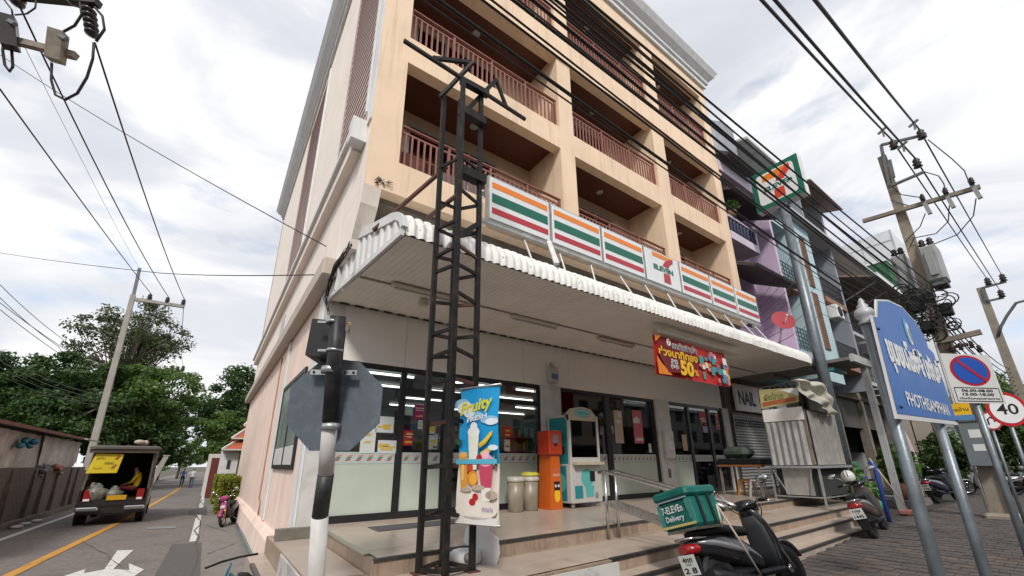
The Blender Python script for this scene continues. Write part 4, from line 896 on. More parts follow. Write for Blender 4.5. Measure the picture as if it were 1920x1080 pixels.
# refit feet from the photo: left, front-left, back, right
def leg_top(px, py, x, y):
    r = ray(px, py); t = (x*r[0]+y*r[1])/(r[0]**2+r[1]**2); return CZ+t*r[2]
TZ = 5.85
tops = [onY(833, 182, 4.53), onY(856, 160, 4.19), onY(868, 180, 4.62), onY(905, 186, 4.27)]
for k, ((x, y), tp) in enumerate(zip(LEG, tops)):
    z = leg_top(*[(838, 182), (862, 150), (872, 190), (903, 180)][k], x, y); b = MB(); b.beam((x, y, ZL), (x, y, z), .058); b.build('leg', m_tow, tw)
    if k == 0: TZ = z
    b = MB(); b.box(x-.07, y-.07, ZL-.002, x+.07, y+.07, ZL+.012); b.build('foot_plate', m_towr, tw)
prs = [(0, 1), (1, 3), (3, 2), (2, 0)]
zl = [ZL+.05, .9, 1.42, 1.9, 2.38, 2.72, 3.0, 3.45, 3.85, 4.1, 4.5, 4.95, 5.5]
for i, z in enumerate(zl):
    for q, (a, c) in enumerate(prs):
        if i and (i+q) % 4 == 3: continue
        dz = (.045 if q % 2 else -.035)*(1 if i % 2 else .4); b = MB(); b.beam((*LEG[a], z+dz), (*LEG[c], z-dz*.6), .03, .042); b.build('rung', m_tow if (i*q) % 5 != 4 else m_towr, tw)
b = MB(); b.beam((*LEG[1], 4.25), (*LEG[3], 4.62), .07); b.build('brace', m_tow, tw)
b = MB(); b.box(2.2, 4.2, 5.28, 2.58, 4.34, 5.42); b.build('header_block', m_tow, tw)
def bar(p, q, Y, w=.05, m=m_tow, name='arm', Y2=None):
    b = MB(); b.beam(onY(*p, Y), onY(*q, Y2 or Y), w); b.build(name, m, tw)
bar((757, 76), (985, 224), 4.25, .045); bar((812, 109), (886, 118), 4.3, .05); bar((886, 118), (825, 182), 4.25, .05, Y2=4.55); bar((877, 205), (930, 150), 4.3, .06); bar((930, 150), (949, 200), 4.3, .045); bar((864, 150), (915, 178), 4.22, .09); bar((862, 205), (908, 232), 4.22, .12)
bar((838, 312), (700, 432), 4.5, .045, m_towr, 'stay', Y2=5.6); bar((858, 365), (800, 410), 4.3, .045, m_towr, 'stay', Y2=5.2)
# ================================================================== black and white signal post with octagonal plate (seen from behind)
m_pblk = mat('post_black', (.02, .02, .022), .45, var=.3, vs=8, dirt=.3, ds=9, dcol=(.2, .19, .18)); m_pwht = mat('post_white', (.62, .6, .58), .5, var=.1, vs=6, dirt=.25, ds=7, dcol=(.3, .28, .26))
DP = 3.55
pt = [dist(*p, DP) for p in ((634, 592), (617, 790), (605, 890), (595, 975), (590, 1085))]
base = pt[-1]+(pt[-1]-pt[-2])*.45*3.0; base.z = -.15
sp = thing('signal_post', 'black and white banded signal post with grey octagonal plate seen from behind', 'signal post', (base.x, base.y, -.15))
seq = [pt[0], dist(622.5, 698, DP), dist(621, 790, DP), dist(609, 893, DP), dist(599, 966, DP), base]
top1 = dist(634, 592, DP); mid = dist(619, 792, DP); p3 = dist(611, 889, DP); p4 = dist(600, 968, DP)
for a, c, r, m in ((top1, mid, .066, m_pblk), (mid, p3, .064, m_pwht), (p3, p4, .067, m_pblk), (p4, base, .07, m_pwht)):
    b = MB(); b.cyl(a, c, r, r, 18); b.build('post_band', m, sp)
m_plate = mat('galvanised_plate', (.115, .14, .165), .5, metal=.25, var=.12, vs=3, dirt=.3, ds=14, dcol=(.3, .33, .36)); m_galv = mat('galvanised_clip', (.5, .52, .52), .35, metal=.7, var=.15, vs=10)
oc = dist(620, 754, DP-.02); n_ = Vector((-_f[0], -_f[1], 0)).normalized(); u_ = Vector((_r[0], _r[1], 0)).normalized(); u_ = (Matrix.Rotation(R_(6), 3, 'Z') @ u_); n_ = Vector((u_.y, -u_.x, 0)); upv = Vector((0, 0, 1))
rad = .435
b = MB(); b.prism([(rad*math.cos(R_(22.5+45*k)), rad*math.sin(R_(22.5+45*k))) for k in range(8)], oc-n_*.13, u_, upv, -n_*.004); op_ = b.build('octagonal_plate', m_plate, sp)
for py, w in ((694, .2), (800, .21)):
    c = dist(620, py, DP); b = MB(); b.box(-.3, 0, 0, 0, 0, 0); b = MB()
    b.beam(c-u_*w*1.0-n_*.105, c-u_*.07-n_*.105, .03, .045); b.beam(c+u_*.07-n_*.105, c+u_*w-n_*.105, .03, .045)
    b.lathe([(.072, -.028), (.077, -.028), (.077, .028), (.072, .028)], c, 20); b.build('bracket', m_galv, sp)
    for s in (-1, 1):
        for q in (.5, .85):
            b = MB(); b.sphere(c+u_*(s*w*q)-n_*.085, .012, 8, 5); b.build('bolt', m_pblk, sp)
hc = dist(601, 630, DP+.05)
b = MB(); O = hc; b.prism([(-.115, -.17), (.115, -.19), (.115, .15), (-.10, .17)], O-n_*.02, u_, upv, -n_*.3); hd = b.build('signal_head', mat('signal_black', (.022, .021, .024), .6, var=.15), sp)
b = MB(); b.smooth = True; vz = O-u_*.13-n_*.25; b.lathe([(.1, 0), (.12, -.02), (.1, -.05)], vz, 12, 'x'); b.build('visor', mat('visor_grey', (.16, .15, .145), .6), hd)
for py in (605, 658):
    c = dist(628, py, DP); b = MB(); b.lathe([(.068, -.012), (.073, -.012), (.073, .012), (.068, .012)], c, 18); b.beam(c-u_*.14, c-u_*.05, .03, .02); b.build('clamp', m_galv, sp)
b = MB(); b.tube([dist(648, 605, DP), dist(657, 606, DP), dist(654, 625, DP)], .008); b.build('hook', mat('brass', (.5, .36, .15), .4, metal=.6), sp)
# ================================================================== drinks banner and white cut-out standee
q = [onY(858, 728, 0), ]
BD = 4.62
c = [dist(x, y, BD+dd) for x, y, dd in ((858, 730, 0), (931, 706, -.28), (941, 979, -.28), (862, 976, 0))]
bn = thing('drinks_banner', 'blue and sand coloured fruit drinks banner tied to the lattice tower', 'banner', (c[3].x, c[3].y, ZL))
Ub = (c[1]-c[0]+c[2]-c[3])/2; Ub.z = 0; BW = Ub.length; Ub.normalize(); zt_, zb_ = (c[0].z+c[1].z)/2, (c[2].z+c[3].z)/2; BH = zt_-zb_; BO2 = Vector((c[0].x*.5+c[3].x*.5, c[0].y*.5+c[3].y*.5, zb_)); Nb = Vector((Ub.y, -Ub.x, 0)); Vb = Vector((0, 0, 1))
m_sky = flat('banner_sky', (.01, .34, .7), .4); m_sand = flat('banner_sand', (.76, .69, .61), .4)
def grad(name, c0, c1, z0, z1): return flat(name, c0, .4)
b = MB(); b.use(m_sky); b.smooth = True
NV = 24
def bw(u, v): return BO2+Ub*(u*BW)+Vb*(v*BH)+Nb*(.012*math.sin(v*11)+.01*math.sin(u*4+v*6))
vs = [bw(i/8, j/NV) for i in range(9) for j in range(NV+1)]
b.v = [tuple(v) for v in vs]
for i in range(8):
    for j in range(NV):
        b.f.append([i*(NV+1)+j, (i+1)*(NV+1)+j, (i+1)*(NV+1)+j+1, i*(NV+1)+j+1]); b.use(m_sand if j/NV < (.41+.02*math.sin(i*1.3)) else m_sky); b.m.append(b.cur); b.sm.append(True)
b.build('cloth', None, bn)
P2 = lambda pts: [(x*BW, y*BH) for x, y in pts]
OO = BO2+Nb*.03
def ell(cx, cy, rx, ry, n=16, a0=0, a1=360): return [(cx+rx*math.cos(R_(a0+(a1-a0)*k/n)), cy+ry*math.sin(R_(a0+(a1-a0)*k/n))) for k in range(n)]
def pr(name, items):
    for k, (m, pts) in enumerate(items):
        b = MB(); b.use(m).sheet(P2(pts), OO+Nb*(.0012*k), Ub, Vb); b.build(name, None, bn)
pr('cloud_print', [(flat('cloud_b', (.3, .55, .75)), ell(.1, .87, .2, .045)), (flat('cloud_b', (.3, .55, .75)), ell(.42, .78, .2, .03)), (flat('cloud_b', (.3, .55, .75)), ell(.8, .735, .22, .03)), (flat('cloud', (.75, .82, .88)), ell(.18, .84, .2, .05)), (flat('cloud', (.75, .82, .88)), ell(.3, .8, .14, .04)), (flat('cloud', (.75, .82, .88)), ell(.86, .72, .16, .025)), (flat('cloud', (.75, .82, .88)), ell(.9, .53, .12, .02)), (flat('sea', (.1, .45, .6)), [(0, .415), (1, .415), (1, .45), (0, .45)])])
pr('sand_print', [(flat('sand_l', (.74, .68, .6)), ell(.5, .1, .5, .07)), (flat('sand_d', (.5, .4, .3)), ell(.86, .2, .14, .03)), (flat('sand_d', (.5, .4, .3)), ell(.55, .25, .16, .02)), (flat('sand_d', (.5, .4, .3)), ell(.25, .235, .14, .018))])
pr('palm_print', [(flat('palm', (.02, .09, .05)), ell(.02, .585, .1, .018)), (flat('palm', (.02, .09, .05)), ell(.05, .57, .08, .012)), (flat('palm', (.02, .09, .05)), ell(.97, .44, .04, .05))])
pr('white_drink', [(flat('cup_white', (.8, .78, .68)), [(.33, .375), (.5, .375), (.55, .63), (.28, .63)]), (flat('cream', (.85, .84, .8)), ell(.415, .65, .15, .04)), (flat('cream', (.85, .84, .8)), ell(.42, .69, .09, .035))])
pr('orange_drink', [(flat('juice', (.72, .33, .05)), [(.12, .24), (.28, .25), (.27, .48), (.06, .48)]), (flat('juice2', (.8, .45, .1)), ell(.165, .485, .11, .02)), (flat('juice3', (.85, .55, .2)), [(.13, .3), (.2, .3), (.2, .42), (.13, .42)])])
pr('pink_drink', [(flat('berry', (.55, .06, .12)), [(.62, .25), (.85, .25), (.89, .42), (.55, .42)]), (flat('milk', (.8, .76, .7)), [(.65, .16), (.83, .16), (.85, .25), (.62, .25)]), (flat('pinkc', (.8, .35, .5)), ell(.72, .44, .18, .045)), (flat('pinkd', (.85, .5, .62)), ell(.72, .48, .09, .03))])
pr('banana_print', [(flat('banana', (.8, .55, .03)), [(.57, .53), (.72, .56), (.86, .62), (.88, .65), (.82, .645), (.7, .6), (.55, .56)]), (flat('banana', (.8, .55, .03)), [(.56, .44), (.6, .5), (.82, .54), (.84, .56), (.86, .52), (.7, .44)]), (flat('banana2', (.6, .38, .02)), [(.57, .53), (.72, .56), (.86, .62), (.72, .575), (.56, .545)])])
pr('fruit_print', [(flat('org', (.75, .25, .02)), ell(.41, .315, .13, .055)), (flat('org2', (.85, .42, .05)), ell(.43, .31, .09, .04)), (flat('tom', (.55, .07, .02)), ell(.34, .39, .08, .03)), (flat('rasp', (.45, .01, .02)), ell(.42, .15, .08, .025)), (flat('rasp', (.45, .01, .02)), ell(.49, .185, .07, .025)), (flat('rasp', (.45, .01, .02)), ell(.57, .46, .07, .025))])
b = MB(); b.use(flat('hem', (.7, .68, .64))).sheet(P2([(0, 0), (1, 0), (1, .05), (0, .05)]), OO, Ub, Vb); b.build('bottom_hem', None, bn)
b = MB(); text(b, 'Fruity', flat('fy', (.78, .7, .02)), OO+Ub*.48*BW+Vb*.84*BH+Nb*.01, (Ub+Vb*.18), Vb, w=.8*BW, h=.12*BH, bold=.03, slant=.15); b.build('lettering', None, bn)
b = MB(); text(b, 'FRESH', flat('fw', (.85, .87, .88)), OO+Ub*.5*BW+Vb*.755*BH+Nb*.01, (Ub+Vb*.18), Vb, w=.5*BW, h=.035*BH, bold=.03); b.build('lettering', None, bn)
b = MB(); text(b, '7', flat('fg', (.05, .1, .07)), OO+Ub*.06*BW+Vb*.955*BH+Nb*.006, Ub, Vb, h=.025*BH, bold=.03); b.build('lettering', None, bn); b = MB(); text(b, 'ดีต่อใจ', flat('fv', (.2, .1, .3)), OO+Ub*.78*BW+Vb*.105*BH+Nb*.006, Ub, Vb, w=.25*BW); b.build('lettering', None, bn)
for v in (0, 1):
    b = MB(); b.cyl(BO2+Vb*(v*BH)-Ub*.02-Nb*.005, BO2+Vb*(v*BH)+Ub*(BW+.02)-Nb*.005, .014, .014, 8); b.build('rod', m_galv, bn)
sc = dist(890, 1000, 4.75); st = thing('standee', 'white cut-out standee seen behind the drinks banner', 'standee', (sc.x, sc.y, ZL))
m_stw = mat('standee_white', (.66, .66, .66), .5, var=.05)
Os = Vector((sc.x, sc.y, ZL)); b = MB(); prof = [(-.1, 0), (.22, 0), (.27, .12), (.25, .28), (.12, .34), (.1, .4), (.1, 1.5), (.16, 1.75), (.12, 1.9), (.0, 1.95), (-.06, 1.86), (-.17, 1.8), (-.15, 1.68), (-.07, 1.6), (-.09, .42), (-.24, .36), (-.26, .2)]
b.prism(prof, Os-Nb*.12, Ub, Vb, -Nb*.012); b.build('cut_out_panel', m_stw, st)
b = MB(); b.loft([(-.32, 0, .07, .1, .07), (-.3, 0, .075, .13, .08), (.0, 0, .08, .14, .085), (.02, 0, .07, .11, .06)], 12, 3, 'x'); b.v = [tuple(Os+Ub*x+Nb*(y-.0)+Vb*z) for x, y, z in b.v]; b.build('weight_base', m_stw, st)
b = MB(); b.sphere(Os+Ub*.03+Nb*.12+Vb*.1, .07, 8, 6, (1, 1, .8)); tag(b.build('stone', m_und), 'grey stone weighing down the white standee base', 'stone')
# ================================================================== machines and bins against the shop front
m_cab = mat('cabinet_white', (.5, .49, .46), .45, var=.05, vs=2); m_aq = flat('cabinet_aqua', (.02, .23, .26), .4); m_aq2 = flat('cabinet_aqua_light', (.1, .42, .4), .4); m_cream = flat('cabinet_cream', (.47, .4, .3), .45)
cm = thing('claw_machine', 'white and aqua claw machine on castors by the shop window', 'claw machine', (7.05, 7.15, .5)); x0, x1, y0, y1 = 6.5, 7.46, 6.92, 7.66
b = MB(); b.bbox(x0, y0, .6, x1, y1, 1.42, .015); b.build('lower_cabinet', m_cab, cm)
b = MB()
for x, y in ((x0, y0), (x1-.06, y0), (x0, y1-.06), (x1-.06, y1-.06)): b.box(x, y, 1.42, x+.06, y+.06, 2.45)
b.box(x0+.06, y0+.02, 1.42, x1-.06, y0+.05, 1.56); b.box(x0, y0, 2.45, x1, y1, 2.5); b.build('glazed_frame', m_cab, cm)
b = MB(); b.box(x0+.06, y0+.02, 1.56, x1-.06, y0+.028, 2.38); b.build('front_glass', g_shop, cm)
b = MB(); b.box(x0+.01, y0+.06, 1.42, x0+.02, y1-.06, 2.45); b.build('side_panel', m_aq, cm); b = MB(); b.box(x0+.03, y1-.03, 1.42, x1-.03, y1-.02, 2.45); b.build('back_panel', flat('claw_back', (.55, .55, .56)), cm)
b = MB(); b.prism([(0, 0), (.86, 0), (.86, .14), (.72, .27), (.5, .31), (.36, .31), (.14, .27), (0, .14)], (x0, y0-.02, 2.38), (1, 0, 0), (0, 0, 1), (0, .12, 0)); hd = b.build('header', m_cream, cm)
b = MB(); b.use(m_aq2).sheet(ell(.43, .17, .27, .1), (x0, y0-.022, 2.38), (1, 0, 0), (0, 0, 1)); b.use(m_cream).sheet(ell(.43, .17, .23, .075), (x0, y0-.024, 2.38), (1, 0, 0), (0, 0, 1)); b.use(m_aq2).sheet(ell(.43, .17, .2, .055), (x0, y0-.026, 2.38), (1, 0, 0), (0, 0, 1)); b.build('header_emblem', None, hd)
b = MB(); b.use(m_aq); O = Vector((x0-.002, y1, .6)); b.sheet([(.1, .02), (.6, .05), (.6, .78), (.1, .75)], O, (0, -1, 0), (0, 0, 1)); b.use(m_cab).sheet(ell(.3, .3, .14, .16), O-Vector((.003, 0, 0)), (0, -1, 0), (0, 0, 1)); b.use(m_aq2).sheet(ell(.42, .42, .16, .2), O-Vector((.005, 0, 0)), (0, -1, 0), (0, 0, 1)); b.build('side_artwork', None, cm)
b = MB(); b.use(m_cab); O = Vector((x0-.002+.008, y1, 1.42)); b.sheet(ell(.3, .62, .13, .14), O-Vector((.006, 0, 0)), (0, -1, 0), (0, 0, 1)); b.sheet(ell(.2, .22, .1, .14), O-Vector((.006, 0, 0)), (0, -1, 0), (0, 0, 1)); b.use(flat('mid_blue', (.03, .2, .32))).sheet(ell(.36, .55, .13, .16), O-Vector((.008, 0, 0)), (0, -1, 0), (0, 0, 1)); b.use(flat('brown_blob', (.08, .04, .03))).sheet(ell(.52, .3, .08, .09), O-Vector((.01, 0, 0)), (0, -1, 0), (0, 0, 1)); b.build('side_artwork', None, cm)
O = Vector((x0, y0-.003, .6)); b = MB(); b.use(m_aq2).sheet(ell(.5, .52, .2, .2), O, (1, 0, 0), (0, 0, 1)).sheet([(.38, .4), (.62, .4), (.5, .2)], O-Vector((0, .002, 0)), (1, 0, 0), (0, 0, 1)); b.use(m_bk).sheet([(.58, .44), (.74, .44), (.74, .66), (.58, .66)], O-Vector((0, .004, 0)), (1, 0, 0), (0, 0, 1)); b.use(m_aq).sheet([(.1, .1), (.34, .1), (.34, .36), (.1, .36)], O-Vector((0, .003, 0)), (1, 0, 0), (0, 0, 1)); b.use(m_aq2).sheet([(.44, .12), (.66, .12), (.7, .36), (.42, .32)], O-Vector((0, .003, 0)), (1, 0, 0), (0, 0, 1)); b.use(flat('grey_spk', (.25, .24, .22))).sheet(ell(.77, .14, .06, .07), O-Vector((0, .003, 0)), (1, 0, 0), (0, 0, 1)); b.build('front_artwork', None, cm)
b = MB(); b.box(x0+.06, y0-.14, 1.4, x1-.02, y0+.02, 1.46); b.build('control_shelf', m_cream, cm)
b = MB(); random.seed(5)
for k in range(20): b.use(random.choice((m_tl, m_w, m_or, m_pk, m_bl))); b.sphere((random.uniform(x0+.15, x1-.15), random.uniform(y0+.15, y1-.1), 1.52+random.uniform(0, .14)), .09, 8, 6)
b.build('soft_toys', None, cm, kind='stuff'); b = MB(); b.cyl((x0+.45, y0+.3, 2.44), (x0+.45, y0+.3, 2.15), .02); b.cyl((x0+.45, y0+.3, 2.15), (x0+.45, y0+.3, 2.05), .06, .1); b.build('claw', m_galv, cm)
for x, y in ((x0+.1, y0+.08), (x1-.1, y0+.08), (x0+.1, y1-.08), (x1-.1, y1-.08)):
    b = MB(); b.lathe([(.01, -.02), (.045, -.02), (.045, .02), (.01, .02)], (x, y, .547), 12, 'y'); b.box(x-.012, y-.03, .55, x+.012, y+.03, .6); b.build('castor', m_galv, cm)
kk = thing('orange_kiosk', 'narrow orange top-up kiosk between the bins and the claw machine', 'kiosk', (6.15, 7.2, .5)); m_ko = mat('kiosk_orange', (.6, .12, .012), .4, var=.06); m_ko2 = mat('kiosk_red', (.5, .045, .012), .4, var=.06)
b = MB(); b.prism([(0, 0), (.34, 0), (.3, 1.1), (.06, 1.1)], (6.0, 7.05, .503), (1, 0, 0), (0, 0, 1), (0, .4, 0)); b.build('pedestal', m_ko, kk)
b = MB(); b.bbox(5.98, 7.0, 1.61, 6.36, 7.42, 2.13, .02); hh = b.build('terminal', m_ko2, kk); b = MB(); b.box(6.08, 6.994, 1.86, 6.24, 6.999, 2.04); b.build('screen', flat('screen', (.2, .2, .2), .2), hh); b = MB(); b.box(6.12, 6.985, 1.8, 6.2, 6.998, 1.86); b.build('slot', m_blk, hh)
O = Vector((6.0, 7.046, .503)); b = MB(); b.use(m_w)
text(b, 'เติมเงิน', m_pk, O+Vector((.19, -.002, .8)), (1, 0, 0), (0, 0, 1), w=.2); text(b, 'จ่ายบิล', m_w, O+Vector((.19, -.002, .7)), (1, 0, 0), (0, 0, 1), w=.19); b.use(m_by).sheet(ell(.2, .28, .08, .14), O, (1, 0, 0), (0, 0, 1)); b.use(m_bk).sheet([(.12, .38), (.28, .38), (.28, .56), (.12, .56)], O-Vector((0, .002, 0)), (1, 0, 0), (0, 0, 1)); b.use(m_w).sheet(ell(.16, .47, .025, .03), O-Vector((0, .004, 0)), (1, 0, 0), (0, 0, 1)).sheet(ell(.24, .47, .025, .03), O-Vector((0, .004, 0)), (1, 0, 0), (0, 0, 1)); b.build('front_print', None, kk)
m_bin = mat('bin_beige', (.28, .24, .18), .35, var=.25, vs=5)
for x, lab, lid in ((5.28, 'beige clear-bag rubbish bin left of the yellow-lidded bin', None), (5.66, 'rubbish bin with yellow and green lid next to the orange kiosk', (.55, .5, .06))):
    t = thing('rubbish_bin', lab, 'bin', (x, 7.3, .5), 0, 'rubbish bins by the shop window'); b = MB(); b.lathe([(.15, 0), (.16, .01), (.18, .62), (.17, .62)], (x, 7.3, .503), 18); b.build('body', m_bin, t)
    b = MB(); b.lathe([(.185, .57), (.2, .6), (.19, .68), (.17, .66)], (x, 7.3, .503), 18); b.build('bag_rim', mat('clear_bag', (.5, .48, .42), .3, var=.2, vs=12), t)
    if lid: b = MB(); b.lathe([(.2, .681), (.2, .72), (.14, .76), (.02, .77)], (x, 7.3, .503), 18); b.build('lid', mat('lid_yellow', lid, .4, var=.15), t); b = MB(); b.lathe([(.06, .0), (.05, .01)], (x-.02, 7.22, 1.26), 10); b.build('lid_opening', m_dk, t)
# ================================================================== stainless handrail
m_ss = MATS['stainless']
hr = thing('handrail', 'double stainless steel handrail descending the forecourt steps', 'handrail', (5.2, 4.6, .34))
for dx in (0, .24):
    a = Vector((5.16+dx, 4.72, 1.31)); c = Vector((5.16+dx, 2.95, .96)); b = MB(); b.tube([a+Vector((0, .12, -.02)), a, c, c+Vector((0, -.12, -.05))], .027, 8); b.build('top_rail', m_ss, hr)
    for y, z0, z1 in ((4.72, .34, 1.31), (3.05, .03, .98)): b = MB(); b.cyl((5.16+dx, y, z0), (5.16+dx, y, z1-.02), .022, .022, 10); b.build('post', m_ss, hr)
    b = MB(); b.beam((5.16+dx, 4.72, .84), (5.16+dx, 3.05, .5), .02, .06); b.build('lower_rail', m_ss, hr)
for y, z in ((4.72, 1.3), (3.05, .97)): b = MB(); b.cyl((5.16, y, z-.02), (5.4, y, z-.02), .02, .02, 8); b.build('cross_tie', m_ss, hr)
# ================================================================== vehicles
m_tyre = mat('tyre_rubber', (.015, .015, .016), .85, var=.2, vs=20); m_rim = mat('dark_alloy', (.08, .08, .085), .4, metal=.6, var=.1); m_plas = mat('black_plastic', (.012, .012, .014), .5, var=.15, vs=9, spec=.3); m_chr = mat('chrome', (.55, .55, .56), .15, metal=1.0, var=.05); m_redl = mat('tail_light_red', (.28, .008, .01), .2, var=.1, coat=.5); m_seat = mat('black_vinyl', (.012, .012, .013), .6, var=.2, vs=14, spec=.3)
def place(o, loc, rz=0, lean=0): o.matrix_basis = Matrix.Translation(loc) @ Matrix.Rotation(rz, 4, 'Z') @ Matrix.Rotation(lean, 4, 'X'); return o
def wheel(parent, x, z, r, w, y=0, nm='wheel', spokes=5, rm=None):
    b = MB(); pr = [(r-.075, -w*.35), (r-.03, -w*.5), (r-.008, -w*.36), (r, 0), (r-.008, w*.36), (r-.03, w*.5), (r-.075, w*.35)]
    b.lathe(pr+[(r-.075, -w*.35)], (x, y, z), 26, 'y'); wl = b.build(nm, m_tyre, parent, world=False)
    b = MB(); b.lathe([(r-.1, -w*.3), (r-.074, -w*.34), (r-.074, w*.34), (r-.1, w*.3), (r-.1, -w*.3)], (x, y, z), 26, 'y'); b.lathe([(.01, -w*.4), (.05, -w*.4), (.05, w*.4), (.01, w*.4)], (x, y, z), 12, 'y')
    for k in range(spokes): a = 2*math.pi*k/spokes; b.beam((x+.04*math.cos(a), y, z+.04*math.sin(a)), (x+(r-.09)*math.cos(a), y, z+(r-.09)*math.sin(a)), .022, .03)
    b.build('rim', rm or m_rim, wl, world=False); return wl
def scooter(label, loc, rz, lean, body, accent, plate=('1กง', '4145'), group=None, gold=False, helmet=False, mirrors=True):
    t = thing('motor_scooter', label, 'scooter', loc, rz, group); place(t, loc, rz, lean); L = dict(world=False)
    wheel(t, -.62, .27, .27, .11); wheel(t, .68, .27, .27, .1, rm=m_chr)
    b = MB(); b.loft([(-1.0, 0, .66, .03, .03), (-.93, 0, .645, .1, .07), (-.75, 0, .635, .145, .11), (-.5, 0, .6, .165, .14), (-.22, 0, .54, .165, .16), (.02, 0, .44, .15, .13), (.12, 0, .36, .12, .06)], 16, 2.6); b.build('rear_body', body, t, **L)
    b = MB(); b.loft([(-.86, 0, .765, .08, .03), (-.7, 0, .785, .13, .05), (-.45, 0, .79, .145, .055), (-.2, 0, .755, .13, .055), (.02, 0, .735, .1, .05), (.08, 0, .7, .06, .02)], 14, 2.8); b.build('seat', m_seat, t, **L)
    b = MB(); b.loft([(-.85, .02, .3, .06, .05), (-.65, .03, .29, .09, .09), (-.3, .02, .31, .11, .1), (-.1, 0, .34, .1, .06)], 12); b.build('engine_cover', m_plas, t, **L)
    b = MB(); b.bbox(-.08, -.17, .26, .42, .17, .33, .03); b.build('footboard', m_plas, t, **L)
    b = MB(); b.loft([(.27, .38, 0, .03, .14), (.4, .40, 0, .045, .17), (.6, .41, 0, .05, .185), (.78, .37, 0, .055, .165), (.92, .32, 0, .06, .12), (.98, .3, 0, .05, .08)], 16, 2.3, 'z'); b.build('leg_shield', body, t, **L)
    b = MB(); b.loft([(.36, .50, 0, .03, .05), (.5, .53, 0, .05, .1), (.7, .49, 0, .06, .12), (.84, .42, 0, .05, .09)], 14, 2.2, 'z'); fc = b.build('front_cowl', accent, t, **L)
    b = MB(); b.loft([(.62, .55, 0, .03, .075), (.68, .555, 0, .03, .085), (.74, .54, 0, .03, .07)], 12, 2.2, 'z'); b.build('headlight', mat('lamp_clear', (.5, .5, .5), .1, var=.05), fc, **L)
    b = MB(); arc = [R_(a) for a in range(20, 171, 15)]; rs = []
    for a in arc:
        c = (.68+.31*math.cos(a), .27+.31*math.sin(a)); rs.append([(c[0]+dx*math.cos(a), y, c[1]+dx*math.sin(a)) for y, dx in ((-.07, -.02), (-.055, .012), (.055, .012), (.07, -.02))])
    b.smooth = True; b.rings(rs); b.build('front_mudguard', accent, t, **L)
    b = MB(); rs = []
    for a in [R_(q) for q in range(60, 196, 15)]:
        c = (-.62+.32*math.cos(a), .27+.32*math.sin(a)); rs.append([(c[0]+dx*math.cos(a), y, c[1]+dx*math.sin(a)) for y, dx in ((-.08, -.02), (-.06, .012), (.06, .012), (.08, -.02))])
    b.rings(rs); b.build('rear_mudguard', m_plas, t, **L)
    for s in (-1, 1):
        b = MB(); b.cyl((.68, s*.075, .27), (.44, s*.06, .82), .02, .022, 8); b.build('fork', m_gold if gold else m_chr, t, **L)
        b = MB(); b.tube([(.33, s*.08, .99), (.3, s*.2, 1.03), (.24, s*.34, 1.02)], .015, 8); b.build('handlebar', m_chr, t, **L); b = MB(); b.cyl((.27, s*.25, 1.028), (.235, s*.36, 1.018), .022, .022, 8); b.build('grip', m_plas, t, **L)
        b = MB(); b.tube([(.3, s*.22, 1.03), (.42, s*.36, 1.0)], .009, 6); b.build('brake_lever', m_chr, t, **L)
        if mirrors:
            b = MB(); b.tube([(.3, s*.2, 1.03), (.3, s*.24, 1.16), (.28, s*.36, 1.24)], .008, 6); mr = b.build('mirror_stem', m_chr, t, **L); b = MB(); b.sphere((.28, s*.38, 1.25), .07, 12, 8, (.22, 1.15, .75)); b.build('mirror', m_chr, mr, **L)
    b = MB(); b.loft([(.18, 0, .99, .06, .03), (.25, 0, 1.01, .13, .06), (.35, 0, 1.0, .15, .075), (.44, 0, .96, .1, .05)], 14); b.build('handlebar_cowl', accent, t, **L)
    b = MB(); b.loft([(-1.03, 0, .63, .05, .03), (-1.0, 0, .63, .1, .055), (-.93, 0, .63, .125, .065), (-.88, 0, .63, .12, .05)], 14, 2.2); b.build('tail_light', m_redl, t, **L)
    b = MB(); b.prism([(-.03, 0), (.03, 0), (.02, .28), (-.02, .28)], (-.93, -.09, .28), (1, 0, .0), (-.1, 0, 1), (0, .18, 0)); b.build('plate_bracket', m_plas, t, **L)
    pm_ = flat('plate_white', (.62, .62, .6)); pl = MB(); PO_ = Vector((-1.015, 0, .49)); PU = Vector((0, -1, 0)); PV = Vector((-.12, 0, 1)).normalized(); PN = Vector((-1, 0, -.12)).normalized()
    pl.use(pm_).prism([(-.105, -.095), (.105, -.095), (.105, .095), (-.105, .095)], PO_, PU, PV, PN*.004)
    text(pl, plate[0], m_bk, PO_+PV*.05+PN*.006, PU, PV, w=.13, h=.05, bold=.03); text(pl, 'ชลบุรี', m_bk, PO_+PV*.005+PN*.006, PU, PV, w=.07); text(pl, plate[1], m_bk, PO_-PV*.05+PN*.006, PU, PV, w=.16, h=.055, bold=.03); pl.build('number_plate', None, t, **L)
    b = MB(); b.cyl((-.2, -.14, .28), (-.5, -.16, .3), .025, .03, 10); b.cyl((-.5, -.16, .3), (-.95, -.17, .38), .05, .06, 12); b.build('exhaust', m_plas, t, **L)
    b = MB(); b.tube([(-.78, .13, .72), (-.98, .11, .73), (-1.03, 0, .73), (-.98, -.11, .73), (-.78, -.13, .72)], .014, 8); b.build('grab_rail', m_chr, t, **L)
